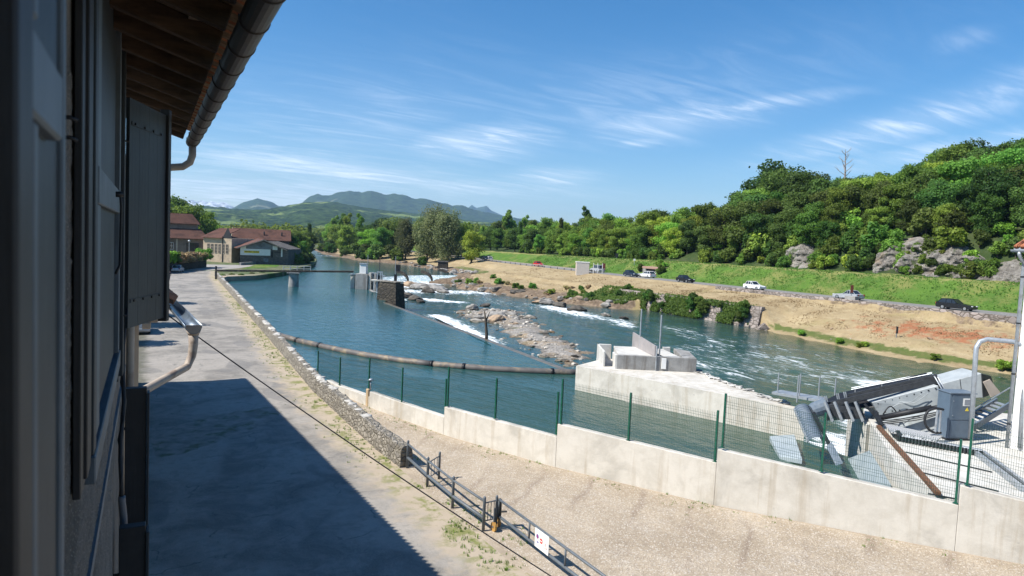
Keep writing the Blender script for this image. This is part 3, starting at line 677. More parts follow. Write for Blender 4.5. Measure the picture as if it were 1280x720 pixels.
# ---------------- the air itself
hz = MB().box((-2950, -480, -7), (8950, 11450, 720)).build('haze', None); tag(hz, kind='stuff')
hm = bpy.data.materials.new('thin_haze'); hm.use_nodes = True; ht = hm.node_tree; ht.nodes.clear()
ho = ht.nodes.new('ShaderNodeOutputMaterial'); hv = ht.nodes.new('ShaderNodeVolumePrincipled')
hv.inputs['Color'].default_value = (.45, .70, 1.0, 1); hv.inputs['Density'].default_value = 8e-5; hv.inputs['Anisotropy'].default_value = .15
ht.links.new(hv.outputs[0], ho.inputs['Volume']); hz.data.materials.append(hm)
# ================================================================== NEAR BUILDING (the wall we look along)
WX = -0.28
bld = thing('rendered_house', 'grey rendered house wall with dark shutters and deep timber eaves along the street', 'house', (-3, 5, 0))
m = MB()
m.box((-9, -14, 0), (WX, 10.95, 9.95))
m.build('wall', MT['stucco'], bld)
rows = []
for z in np.arange(5.2, 9.6, .016):
    rows.append([(WX + .004 + .010 * nz((0, y_, z), 42) + .007 * nz((3, y_, z), 90), y_, z) for y_ in np.arange(2.86, 7.2, .018)])
MB().grid(rows).build('roughcast', MT['stucco'], bld, fix=False)
tr = MB(); tr.box((WX - .01, 1.5, 7.04), (WX + .022, 10.6, 7.12)); tr.build('wall_band', MT['pale_slate_skylit'], bld)
GX, GZ, GY0, GY1 = .535, 10.245, -14.0, 10.9
rf = MB()
# boarding laid on the rafters, rising from the gutter towards the wall and on over the attic
rise = .30
def rz_(x): return GZ + .16 + rise * (GX - .06 - x)
rf.add([(GX + .045, GY0, rz_(GX + .045)), (GX + .045, GY1, rz_(GX + .045)), (-9.2, GY1, rz_(-9.2)), (-9.2, GY0, rz_(-9.2)),
        (GX + .045, GY0, rz_(GX + .045) + .03), (GX + .045, GY1, rz_(GX + .045) + .03), (-9.2, GY1, rz_(-9.2) + .03), (-9.2, GY0, rz_(-9.2) + .03)],
       [(0, 1, 2, 3), (7, 6, 5, 4), (0, 4, 5, 1), (1, 5, 6, 2), (2, 6, 7, 3), (3, 7, 4, 0)])
roof = rf.build('roof', MT['roof_board'], bld)
tl = MB()
for i in range(104):
    y = GY0 + .12 + i * .24
    tl.tube([(GX + .03, y, rz_(GX) + .085), (-9.2, y, rz_(-9.2) + .10)], .10, 8)
tl.build('roof_tile', MT['tile_orange'], roof, smooth=True)
nails = 0
y = GY1 - .12; k_ = 0
while y > -1:
    m = MB(); yy = y + .02 * sin(k_ * 3.1)
    m.bar((-1.2, yy, rz_(-1.2) - .085), (GX - .10, yy + .012 * sin(k_ * 5), rz_(GX - .10) - .085), .095, .15)
    m.build('rafter', MT['rafter'], bld, bevel=.008); y -= .60; k_ += 1
    # short board ends and lath between the rafters, each a little different
for i in range(70):
    x = WX - .1 + (i % 5) * .17; yy = GY1 - .42 - (i // 5) * .6
    if (i * 7) % 5 == 1: continue
    m = MB(); m.cbox((x, yy, rz_(x) - .008 - .004 * (i % 3)), (.15, .48, .010)); m.build('sarking_board', MT['roof_board'], roof)
# gutter: half round trough with brackets and seams, elbow back to the wall
g = MB(); ring = [(GX + .085 * cos(a), GZ + .085 * sin(a)) for a in np.linspace(pi, 2 * pi, 11)]
ring += [(GX + .079 * cos(a), GZ + .079 * sin(a)) for a in np.linspace(2 * pi, pi, 11)]
g.prism([(x, -6, z) for x, z in ring], (0, GY1 + 6.0, 0))
gut = g.build('gutter', MT['zinc'], bld, smooth=False)
m = MB(); m.tube([(GX + .085, -6, GZ + .004), (GX + .085, GY1, GZ + .004)], .012, 6); m.prism([(x, GY1 - .004, z) for x, z in ring[:11]], (0, .008, 0)); m.build('gutter_bead', MT['zinc'], gut)
for i in range(13):
    yb = GY1 - .35 - i * .62; m = MB()
    pts = [(GX + .087 * cos(a), yb, GZ + .087 * sin(a)) for a in np.linspace(pi * .95, 2 * pi * 1.01, 12)]
    m.tube(pts, .006, 6); m.tube([pts[-1], (GX + .06, yb, GZ + .03)], .006, 6); m.build('gutter_bracket', MT['zinc'], gut)
dp = MB(); ypipe = GY1 - .10
dp.tube([(GX, ypipe, GZ - .05), (GX, ypipe, GZ - .20), (GX - .03, ypipe, GZ - .30), (GX - .12, ypipe, GZ - .37), (GX - .5, ypipe, GZ - .43), (WX + .16, ypipe, GZ - .46), (WX + .09, ypipe, GZ - .52), (WX + .07, ypipe, GZ - .66), (WX + .07, ypipe, 4), (WX + .07, ypipe, .0)], .05, 12)
dwn = dp.build('downpipe', MT['pipe_paint'], bld, smooth=True)
for z in (8.6, 6.7, 4.2, 2.0):
    m = MB(); m.tube([(WX + .07, ypipe, z - .025), (WX + .07, ypipe, z + .025)], .06, 12); m.build('pipe_clip', MT['zinc'], dwn)
# window of the near casement with its joinery
m = MB()
post = MB(); post.box((-.30, .80, 6.9), (-.110, .897, 11)); post.build('window_frame', MT['dark_wood'], bld, bevel=.004)
cas = thing('window_casement', 'out of focus blue grey casement close beside the viewer with a pale cross rail', 'window', (-.16, 1.0, 8.2))
m = MB(); m.box((-.175, .90, 7.0), (-.132, 1.36, 10.9)); m.build('panel', MT['slate_paint'], cas)
m = MB(); m.box((-.172, .898, 9.118), (-.112, 1.20, 9.212)); m.build('cross_rail', MT['pale_slate_skylit'], cas, bevel=.005)
m = MB(); m.box((-.172, .8985, 9.22), (-.1095, .93, 10.9)); m.box((-.172, .8985, 7.0), (-.1095, .93, 9.11)); m.build('stile', MT['pale_slate_skylit'], cas, bevel=.004)
m = MB(); m.box((-.172, 1.335, 7.0), (-.124, 1.375, 10.9)); m.build('stile', MT['pale_slate_skylit'], cas, bevel=.004)
for z in (9.37, 9.30):
    h = MB(); h.tube([(WX - .01, 2.9, z), (WX + .03, 2.9, z + .004), (WX + .052, 2.91, z - .004)], .008, 6); h.build('hinge_pin', MT['metal_black'], bld, smooth=True)
inner = MB(); inner.box((-.8, -.25, 7.9), (-.45, .1, 10.4)); 
# neighbouring window: folded shutter leaf, frame, recessed panel, sill
sh = thing('window_shutter', 'dark slatted shutter leaf folded flat on the stucco beside the second window', 'shutter', (WX, 3.4, 7.8))
m = MB(); m.box((WX + .012, 3.26, 7.86), (WX + .042, 3.60, 11)); m.build('leaf', MT['dark_wood'], sh, bevel=.004)
m = MB(); m.box((WX + .010, 3.40, 7.90), (WX + .056, 3.62, 11)); m.build('edge_board', MT['dark_wood'], sh, bevel=.004)
wn_ = thing('window', 'second window along the wall with pale frame, iron hook and blue sill', 'window', (WX, 4.6, 7.9))
m = MB(); m.box((WX, 3.64, 7.93), (WX + .066, 3.80, 11)); m.build('frame', MT['slate_paint'], wn_, bevel=.004)
m = MB(); m.box((WX + .002, 3.80, 7.96), (WX + .062, 4.10, 9.10)); m.box((WX + .002, 3.80, 9.28), (WX + .062, 4.10, 11)); m.build('jamb', MT['pale_slate_skylit'], wn_, bevel=.004)
m = MB(); m.box((WX + .004, 4.10, 7.96), (WX + .036, 6.55, 11)); m.build('panel', MT['slate_paint'], wn_)
m = MB(); m.box((WX + .004, 3.79, 9.10), (WX + .072, 6.5, 9.28)); m.build('cross_rail', MT['pale_slate_skylit'], wn_, bevel=.006)
m = MB(); m.box((WX + .004, 6.40, 7.96), (WX + .07, 6.58, 11)); m.build('jamb', MT['pale_slate_skylit'], wn_, bevel=.004)
m = MB(); m.box((WX, 3.62, 7.80), (WX + .075, 6.75, 7.93)); m.build('sill', MT['pale_slate_skylit'], wn_, bevel=.006)
m = MB(); m.tube([(WX + .07, 5.6, 9.22), (WX + .10, 5.62, 9.22), (WX + .105, 5.64, 9.14), (WX + .10, 5.64, 8.72), (WX + .075, 5.60, 8.66)], .009, 6); m.tube([(WX + .06, 5.6, 9.22), (WX + .115, 5.62, 9.225)], .02, 8)
m.build('hook', MT['metal_black'], wn_, smooth=True)
sh2 = thing('window_shutter', 'tall narrow dark shutter edge standing out past the second window', 'shutter', (WX, 7.1, 7.6))
m = MB(); m.box((WX + .01, 6.95, 7.66), (WX + .088, 7.16, 10.76)); m.build('leaf', MT['slate_paint'], sh2, bevel=.005)
m = MB(); m.box((WX + .01, 6.90, 7.62), (WX + .055, 6.95, 10.80)); m.build('edge_board', MT['dark_wood'], sh2, bevel=.004)
for z in (8.2, 9.75): MB().tube([(WX + .085, 7.0, z), (WX + .115, 7.02, z), (WX + .115, 7.05, z + .06)], .010, 6).build('hinge_pin', MT['metal_black'], sh2)
# the shutter standing half open across the view
A = Vector((-.192, 7.18, 0)); B = Vector((.118, 8.02, 0)); dirv = (B - A).normalized(); nrm = Vector((dirv.y, -dirv.x, 0))
osd = thing('open_shutter', 'blue grey boarded shutter standing half open with studded iron straps', 'shutter', (A.x, A.y, 8.0))
zb, zt_ = 8.06, 10.16; L = (B - A).length
for i in range(4):
    a = A + dirv * (L * i / 4 + .001); b = A + dirv * (L * (i + 1) / 4 - .001)
    m = MB(); m.prism([a + Vector((0, 0, zb)), b + Vector((0, 0, zb)), b + nrm * .032 + Vector((0, 0, zb)), a + nrm * .032 + Vector((0, 0, zb))], (0, 0, zt_ - zb)); m.build('board', MT['slate_paint'], osd, bevel=.0015)
m = MB(); c = B + dirv * .025 + nrm * .0
m.prism([B + dirv * .002 + nrm * -.03, B + dirv * .075 + nrm * -.03, B + dirv * .075 + nrm * .06, B + dirv * .002 + nrm * .06], (0, 0, zt_ - zb + .1)); m.v = [(x, y, z + zb - .04) for x, y, z in m.v]
m.build('edge_post', MT['dark_wood'], osd, bevel=.005)
for z in (zb + .25, zt_ - .22):
    m = MB(); a = A + dirv * .04 + nrm * .036; b = A + dirv * (L * .86) + nrm * .036
    m.bar(a + Vector((0, 0, z)), b + Vector((0, 0, z)), .006, .035); st = m.build('strap', MT['slate_paint'], osd)
    for q in (.12, .36, .6, .82):
        p = A + dirv * (L * q) + nrm * .042 + Vector((0, 0, z)); MB().tube([p - nrm * .006, p + nrm * .008], .012, 8).build('stud', MT['metal_black'], st)
# ground floor shutters seen from above, conduit and cable bundle
for (y0, y1, x1, zt2, lab) in ((9.3, 9.42, .03, 7.05, 'upper dark door shutter standing out from the wall under the downpipe'), (7.6, 7.72, .035, 6.0, 'lower dark door shutter standing out from the wall beside the conduit')):
    t = thing('door_shutter', lab, 'shutter', (WX, y0, 0))
    m = MB(); m.box((WX + .05, y0, .15), (x1 - .03, y1, zt2)); m.build('leaf', MT['dark_wood'], t, bevel=.006)
    m = MB(); m.box((x1 - .028, y0 - .03, .12), (x1, y1 + .03, zt2 - .06)); m.build('edge_post', MT['slate_paint'], t, bevel=.004)
    for z in (zt2 - .5, zt2 - 2.2, 1.2): MB().bar((WX, (y0 + y1) / 2, z), (WX + .055, (y0 + y1) / 2, z), .03).build('hinge', MT['metal_black'], t)
pts = [Vector((WX + .05 + .012 * sin(i * 1.3), 8.9 - i * .085, 8.25 - i * .19)) for i in range(12)]
m = MB(); m.tube(pts, .022, 7)
for i in range(40):
    pass
m.tube([p + Vector((.02 * sin(i * 2.2), .02 * cos(i * 2.2), 0)) for i, p in enumerate(pts)], .014, 6)
cb = m.build('cable_bundle', MT['rubber'], None, smooth=True); tag(cb, 'black twisted cable bundle running down the stucco wall', 'cable')
e = pts[-1]
m = MB(); m.tube([e + Vector((0, 0, .04)), e, e + Vector((.02, -.05, -.18)), e + Vector((.02, -.05, -.8)), e + Vector((.0, -.06, -5.9))], .036, 10)
cd = m.build('conduit', simple('conduit_grey', (.14, .14, .15), (.11, .11, .12), 5, .5), None, smooth=True); tag(cd, 'grey plastic conduit carrying the cables down to the street', 'conduit')

# ================================================================== LOWER NEIGHBOUR HOUSE
nb = thing('tile_roofed_house', 'lower neighbouring house with a tiled roof edge just past the downpipe', 'house', (-3, 30, 0))
Y0, Y1 = 15.6, 45.0
def ex(y): return lerp(.46, -1.28, (y - Y0) / (Y1 - Y0))
EZ = 7.45
m = MB(); m.prism([(ex(Y0) - .62, Y0 + .5, 0), (ex(Y1) - .62, Y1 - .4, 0), (-9, Y1 - .4, 0), (-9, Y0 + .5, 0)], (0, 0, 7.25)); m.build('wall', MT['beige_wall'], nb)
sl_ = .60
m = MB(); m.prism([(ex(Y0), Y0, EZ), (ex(Y1), Y1, EZ), (-5, Y1, EZ + sl_ * (ex(Y1) + 5)), (-5, Y0, EZ + sl_ * (ex(Y0) + 5))], (0, 0, .07)); rfn = m.build('roof', MT['rafter'], nb)
m = MB(); m.prism([(-5, Y0, EZ + sl_ * 5.4), (-5, Y1, EZ + sl_ * 4), (-9.4, Y1, EZ), (-9.4, Y0, EZ)], (0, 0, .07)); m.build('roof', MT['tile_edge'], nb)
m = MB(); rr = random.Random(3)
for i in range(118):
    y = Y0 + .10 + i * .248
    for j in range(7):
        x0 = ex(y) + .06 - j * .40 + rr.uniform(-.015, .015); x1 = x0 - .46; zo = .10 + rr.uniform(-.012, .012) + .004 * (j % 2)
        m.tube([(x0, y, EZ + sl_ * (ex(y) - x0) + zo), (x1, y + rr.uniform(-.01, .01), EZ + sl_ * (ex(y) - x1) + zo - .02)], [.105, .085], 8)
m.build('roof_tile', MT['tile_edge'], rfn, smooth=True)
for i in range(5): MB().bar((ex(Y0) - .75, Y0 + .12 + .6 * i, EZ - .02 + sl_ * .7 - .1), (ex(Y0) - .08, Y0 + .12 + .6 * i, EZ - .10), .10, .14).build('rafter_tail', MT['rafter'], nb)
m = MB()
for i in range(3): m.cbox((ex(Y0) - .48 + .13 * i, Y0 + .32, EZ - .46 + .13 * i), (.16, .45, .13))
m.build('corbel', MT['beige_wall'], nb, bevel=.02)
gx = ex(13.2) + .10
m = MB(); gp = []
for (yy, s) in ((12.9, 0), (Y0 - .1, 0), (Y1, 0)):
    gp.append([(gx + .13 * cos(a) + (0 if yy < 14 else ex(yy) + .10 - gx), yy, EZ - .10 + .15 * sin(a)) for a in np.linspace(pi, 2 * pi, 11)])
m.grid(gp)
gp2 = [[(x * 1 + 0, y, z + .0) for x, y, z in r] for r in gp]
ngut = m.build('gutter', simple('gutter_blue', (.16, .20, .25), (.10, .13, .16), 3, .35, .5), nb, smooth=True, fix=False)
sd = ngut.modifiers.new('t', 'SOLIDIFY'); sd.thickness = .008
m = MB(); m.prism([(x, 12.9, z) for x, y, z in gp[0]], (0, .012, 0)); m.build('end_cap', MT['pipe_paint'], ngut)
m = MB(); ox, oz = gx + .01, EZ - .24
m.tube([(ox, 13.1, oz), (ox, 13.1, oz - .25), (ox - .02, 13.08, oz - .42), (ox - .10, 13.0, oz - .60), (WX + .13, 11.2, 6.55), (WX + .075, 11.0, 6.4), (WX + .07, 10.86, 6.2)], [.085, .075, .07, .066, .066, .062, .058], 12)
m.build('downpipe', MT['pipe_paint'], ngut, smooth=True)
m = MB(); m.tube([(ox, 13.1, oz + .02), (ox, 13.1, oz - .06)], [.12, .085], 12); m.build('outlet', MT['pipe_paint'], ngut, smooth=True)

# overhead cable
a = D(203, 389, 15.2); b = D(712, 735, 15.0); pts = []
for i in range(25):
    t = i / 24; p = a.lerp(b, t); pts.append((p.x, p.y, p.z - .10 * 4 * t * (1 - t)))
o = MB().tube(pts, .014, 6).build('overhead_cable', MT['rubber'], smooth=True); tag(o, 'single black cable slung low across the view from the tile roofed house', 'cable')

# ================================================================== STONE PARAPET ALONG THE STREET
def polyoff(line, d):
    out = []
    for i, p in enumerate(line):
        a = Vector(line[max(0, i - 1)]); b = Vector(line[min(len(line) - 1, i + 1)]); t = (b - a).normalized(); out.append((p[0] + t.y * d, p[1] - t.x * d))
    return out
def resample(line, step):
    out = []
    for a, b in zip(line, line[1:]):
        a = Vector(a); b = Vector(b); n = max(1, int((b - a).length / step))
        out += [tuple(a.lerp(b, i / n)) for i in range(n)]
    return out + [tuple(line[-1])]
sw = thing('stone_wall', 'low rubble stone wall with rough pale capstones between street and river', 'wall', (8.6, 40, 0))
ln = resample(WALL_LINE, .30); rows = []
for i, (x, y) in enumerate(ln):
    a = Vector(ln[max(0, i - 1)]); b = Vector(ln[min(len(ln) - 1, i + 1)]); t = (b - a).normalized(); nn = Vector((t.y, -t.x))
    hgt = .84 + .10 * nz((x, y, 0), .6); row = []
    for (u, v) in ((0, -.1), (0, .18), (.01, .40), (.02, .62), (.03, .85), (.06, 1.0), (.16, 1.03), (.27, 1.02), (.38, 1.03), (.47, 1.0), (.50, .8), (.51, .4), (.52, -.1), (.53, -1.6)):
        pz = hgt * v if v > -1 else v; q = Vector((x, y, 0)) + Vector((nn.x, nn.y, 0)) * u
        d = .055 * nz((q.x, q.y, pz), 3.2) + .03 * nz((q.x, q.y, pz), 8)
        row.append((q.x - nn.x * d, q.y - nn.y * d, pz + (.06 * nz((q.x, q.y, 4), 3.5) if v > .9 else 0)))
    rows.append(row)
m = MB().grid(rows); n0 = len(rows[0]); m.f += [tuple(range(n0)), tuple(len(m.v) - n0 + i for i in range(n0 - 1, -1, -1))]
m.build('masonry', MT['rubble'], sw)
m = MB()
rr = random.Random(5)
cap = [i for i in range(len(ln)) if 30 < ln[i][1] < 140]
for i in cap[::2]:
    if rr.random() < .45: continue
    x, y = ln[i]; s = rr.uniform(.16, .30)
    b = bmesh.new(); bmesh.ops.create_icosphere(b, subdivisions=1, radius=1)
    vs = [(x + .27 + rr.uniform(-.1, .1) + v.co.x * s * rr.uniform(.8, 1.1), y + v.co.y * s * 1.25, .84 + v.co.z * s * .45) for v in b.verts]
    m.add(vs, [[v.index for v in f.verts] for f in b.faces]); b.free()
m.build('capstone', simple('capstone', (.50, .48, .44), (.30, .29, .27), 4, .9, bump=.6, bscale=9), sw)
m = MB()
for q_, yy in enumerate((60.5, 64.0, 71.2, 78, 92)):
    x, y = min(ln, key=lambda q: abs(q[1] - yy)); m = MB(); m.cbox((x + .25, y, .86), (.44, (1.3, .7, 1.6, .8, 1.2)[q_], .14), .03 * q_); m.build('coping_block', MT['concrete'], sw, bevel=.03)

# ================================================================== BARRIER BETWEEN STREET AND YARD
HB = 1.0
bq = [P(x, y, 0) for x, y in ((509, 585), (534, 608.5), (565.5, 635.5), (604, 664))]
bk = [P(x, y, 0) for x, y in ((548.5, 599), (619.5, 660))]
def gpost(m, p, h=1.05, r=.05):
    m.tube([(p.x, p.y, -.05), (p.x, p.y, h), (p.x, p.y, h + .03), (p.x, p.y, h + .07)], [r, r, r * .95, r * .3], 10)
bar_ = thing('road_barrier', 'grey tubular steel rail barrier fixed beside the end of the stone wall', 'barrier', tuple(bq[1]))
for p in bq: m = MB(); gpost(m, p); m.build('post', MT['barrier_paint'], bar_, smooth=True)
for z in (.96, .42):
    m = MB(); m.tube([Vector((p.x, p.y, z)) for p in bq], .040 if z > .6 else .055, 8); m.build('rail', MT['barrier_paint'], bar_, smooth=True)
for f, b in ((bq[1], bk[0]), (bq[3], bk[1])):
    m = MB(); gpost(m, b, 1.0, .045); m.build('post', MT['barrier_paint'], bar_, smooth=True)
    m = MB(); 
    for z in (.9, .32): m.tube([f + Vector((0, 0, z)), b + Vector((0, 0, z))], .02, 6)
    for t in (.3, .55, .8): q = f.lerp(b, t); m.tube([q + Vector((0, 0, .32)), q + Vector((0, 0, .9))], .012, 6)
    m.build('side_grille', MT['barrier_paint'], bar_)
gt = thing('swing_gate', 'grey tubular swing gate on small ochre wheels with a white notice board', 'gate', tuple(bk[1]))
g0 = bk[1] + Vector((.06, -.04, 0)); gd = (P(760, 726, .9) - P(622, 625, .9)).normalized(); gd.z = 0; g1 = g0 + gd * 7.5
for z, r in ((.93, .04), (.40, .045)):
    m = MB(); m.tube([g0 + Vector((0, 0, z)), g1 + Vector((0, 0, z))], r, 8); m.build('rail', MT['barrier_paint'], gt, smooth=True)
for t in (0, .25, .5, .75, 1):
    q = g0.lerp(g1, t); m = MB(); m.tube([q + Vector((0, 0, .40)), q + Vector((0, 0, .93))], .03, 8); m.build('upright', MT['barrier_paint'], gt, smooth=True)
sid = Vector((-gd.y, gd.x, 0))
for k, off in ((0, -.10), (1, .35)):
    q = bk[1] + gd * (-.02 + off) * .6 + sid * (-.12 + .3 * k) * -1
    m = MB(); m.tube([q + Vector((0, 0, .15)) - sid * .03, q + Vector((0, 0, .15)) + sid * .03], .15, 18); wh = m.build('wheel', MT['ochre'], gt)
    m = MB(); m.tube([q + Vector((0, 0, .15)) - sid * .045, q + Vector((0, 0, .15)) + sid * .045], .035, 10); m.bar(q + Vector((0, 0, .15)), q + Vector((0, 0, .75)), .04); m.build('wheel_fork', MT['barrier_paint'], wh)
m = MB(); m.bar(bk[1] + Vector((.1, -.05, .30)), bk[1] + Vector((.1, -.05, .95)), .10, .06); m.tube([bk[1] + Vector((.12, -.1, .55)), bk[1] + Vector((.2, -.3, .62))], .03, 8); m.build('latch', MT['metal_dark'], gt)
q0 = P(683, 676, .66); ctr = g0 + gd * ((q0 - g0).dot(gd)) - sid * -.0; ctr.z = .67
facing = -1 if (CAM - ctr).dot(sid) < 0 else 1
fr = sid * facing
def onboard(u, v, o): return ctr + gd * u + Vector((0, 0, v)) + fr * (.052 + o)
m = MB(); m.prism([onboard(-.36, -.27, 0), onboard(.36, -.27, 0), onboard(.36, .27, 0), onboard(-.36, .27, 0)], fr * .012); nb_ = m.build('notice_board', MT['white_paint'], gt, bevel=.002)
def disc(u, v, r, o, n=20): return [onboard(u + r * cos(a), v + r * sin(a), o) for a in np.linspace(0, 2 * pi, n, endpoint=False)]
s_ = 1 if (rt.dot(gd) > 0) else -1
for nm, mt, shp in (('blue_roundel', 'sign_blue', [disc(-.22 * s_, .06, .065, .014)]), ('red_roundel', 'sign_red', [disc(-.02 * s_, .0, .075, .014)]),
                    ('red_roundel_bar', 'white_paint', [[onboard(-.02 * s_ + u, v, .018) for u, v in ((-.055, -.014), (.055, -.014), (.055, .014), (-.055, .014))]]),
                    ('blue_roundel_ring', 'sign_red', [[onboard(-.22 * s_ + u, .06 + v, .018) for u, v in ((-.05, .036), (-.036, .05), (.05, -.036), (.036, -.05))]]),
                    ('triangle', 'sign_red', [[onboard(.20 * s_ + u, -.06 + v, .014) for u, v in ((-.085, -.07), (.085, -.07), (0, .08))]]),
                    ('triangle_face', 'white_paint', [[onboard(.20 * s_ + u, -.06 + v, .018) for u, v in ((-.060, -.057), (.060, -.057), (0, .055))]]),
                    ('small_plate', 'sign_blue', [[onboard(-.20 * s_ + u, -.10 + v, .014) for u, v in ((-.05, -.02), (.05, -.02), (.05, .02), (-.05, .02))]])):
    m = MB()
    for s0 in shp: m.prism(s0, fr * .003)
    m.build(nm, MT[mt], nb_)

# ================================================================== CONCRETE FLOOD WALL WITH MESH FENCE
def onwall(x, y, off=0.0, lim=None):
    """where the sight line through a point of the wall's front edge meets the wall's face"""
    d = ray(x, y); line = polyoff(CW, off) if off else CW; best = None
    for (ax, ay), (bx, by) in zip(line, line[1:]):
        ex_, ey = bx - ax, by - ay; den = d.x * ey - d.y * ex_
        if abs(den) < 1e-9: continue
        k = (ax * ey - ay * ex_) / den; s = ((k * d.x - ax) * ex_ + (k * d.y - ay) * ey) / (ex_ * ex_ + ey * ey)
        if -.001 <= s <= 1.001 and k > 0: best = CAM + d * k; break
    return best
def along(a, b):
    """plan points of the wall foot between two of its points"""
    def par(p):
        bst = (1e9, 0)
        for i, (q, r) in enumerate(zip(CW, CW[1:])):
            q = Vector(q); r = Vector(r); t = max(0, min(1, (p.xy - q).dot(r - q) / (r - q).length_squared)); dd = (p.xy - q.lerp(r, t)).length
            if dd < bst[0]: bst = (dd, i + t)
        return bst[1]
    pa, pb = par(a), par(b); out = [a.xy.copy()]
    for i in range(len(CW)):
        if pa + .02 < i < pb - .02: out.append(Vector(CW[i]))
    return out + [b.xy.copy()]
fw_th = thing('flood_wall', 'pale stained concrete flood wall stepping up along the gravel yard', 'wall', (14, 24, 0))
SEC = [((408, 475), (464, 497)), ((462, 489.5), (553.5, 521)), ((555.5, 508.5), (694.5, 546)), ((697, 530), (893.5, 578)), ((897, 562), (1196.5, 631.5)), ((1201, 607), (1300, 632))]
TOPS = []
for i, (s, e_) in enumerate(SEC):
    a = onwall(*s) or P(s[0], s[1], .4); b = onwall(*e_)
    if i + 1 < len(SEC):
        nx = onwall(SEC[i + 1][0][0], SEC[i + 1][0][1]); b = Vector((nx.x, nx.y, b.z)) + (b.xy - nx.xy).normalized().to_3d() * .008
    pts = along(a, b); Ls = [0]
    for p, q in zip(pts, pts[1:]): Ls.append(Ls[-1] + (q - p).length)
    rows = []; th = .30 if i else .34
    zs = [lerp(a.z, b.z, l / Ls[-1]) for l in Ls]
    TOPS.append((pts, zs, Ls))
    off = polyoff([tuple(p) for p in pts], -th)
    for p, q, z in zip(pts, off, zs): rows.append([(p.x, p.y, -.4), (p.x, p.y, z), (q[0], q[1], z), (q[0], q[1], -2.2)])
    m = MB().grid(rows); n0 = 4; m.f += [(0, 1, 2, 3), tuple(len(m.v) - 4 + j for j in (3, 2, 1, 0))]
    m.build('wall_panel', MT['concrete'], fw_th, bevel=.012)
    print('section', i, [round(z, 2) for z in zs], [tuple(round(c, 1) for c in p) for p in pts])
# expansion joint pipe stub on the low section
fn = thing('mesh_fence', 'dark green welded mesh fence standing on the concrete flood wall', 'fence', (14, 24, 1))
FP = [(397, 438, 397, 470), (425, 446, 424.5, 481), (462, 447, 461, 488), (502, 459, 502, 504), (557, 473, 556.5, 513), (562, 458, 559.5, 507), (620, 472, 619, 523), (697.5, 489, 695.5, 543), (704, 473, 701, 529), (787, 490, 785.5, 550), (896, 512, 893.5, 577), (906.5, 491, 903, 559), (1031.5, 515, 1027, 589), (1200, 548, 1194.5, 629), (1217, 517, 1209, 606), (1330, 545, 1320, 636)]
posts = []
for (xt, yt, xb, yb) in FP:
    b = onwall(xb, yb, -.10) or onwall(xb, yb) or P(xb, yb, .35)
    k = (b - CAM).dot(fw); tp = CAM + ray(xt, yt) * k; posts.append((b, min(2.1, max(1.5, tp.z - b.z))))
    m = MB(); h = posts[-1][1]; rz = .3
    m.cbox((b.x, b.y, b.z + h / 2), (.065, .065, h), rz); m.cbox((b.x, b.y, b.z + .006), (.15, .15, .012), rz)
    for q in range(6): m.cbox((b.x, b.y, b.z + .2 + q * h / 6.4), (.09, .03, .03), rz)
    m.build('post', MT['fence_green'], fn)
print('posts', [(round(b.z, 2), round(h, 2)) for b, h in posts])
pairs = [(0, 1), (1, 2), (2, 3), (3, 4), (5, 6), (6, 7), (8, 9), (9, 10), (11, 12), (12, 13), (14, 15)]
for i, j in pairs:
    (a, ha), (b, hb) = posts[i], posts[j]; Lp = (b - a).length; n = max(4, int(Lp / .062)); m = MB()
    nv = Vector((-(b - a).y, (b - a).x, 0)).normalized()
    H = min(ha, hb) - .06
    for q in range(n + 1):
        p = a.lerp(b, q / n)
        m.bar(p + Vector((0, 0, .05)), p + Vector((0, 0, H)), .006)
    for z in (.06, .26, .46, .66, .86, 1.06, 1.26, 1.46, 1.66, 1.86):
        if z > H: break
        for dz in ((0, .10) if abs((z - .26) % .6) < .01 else (0,)):
            o_ = nv * (.03 if dz else 0)
            m.bar(a + Vector((0, 0, z + dz)) + o_, b + Vector((0, 0, z + dz)) + o_, .007)
    m.build('mesh_panel', MT['wire_green'], fn, fix=False)
# small vent pipe on the wall end
v0 = onwall(466, 487.5) or P(466, 487, 1)
t = MB(); t.tube([(v0.x - .05, v0.y + .25, v0.z - .05), (v0.x - .05, v0.y + .25, v0.z + .5)], .035, 8); t.tube([(v0.x - .05, v0.y + .25, v0.z + .48), (v0.x - .05, v0.y + .25, v0.z + .56)], [.16, .06], 10)
o = t.build('vent_pipe', MT['galv'], smooth=True); tag(o, 'small pale mushroom vent pipe standing on the low end of the flood wall', 'vent pipe')
v0 = onwall(459.5, 499) or P(459.5, 499, .2)
o = MB().cbox((v0.x + .02, v0.y + .05, .45), (.14, .22, .95), .3).build('marker_stone', simple('sandstone', (.48, .36, .22), (.38, .28, .17), 4, .9, bump=.4), bevel=.03); tag(o, 'small ochre stone block upright at the low end of the flood wall', 'stone block')

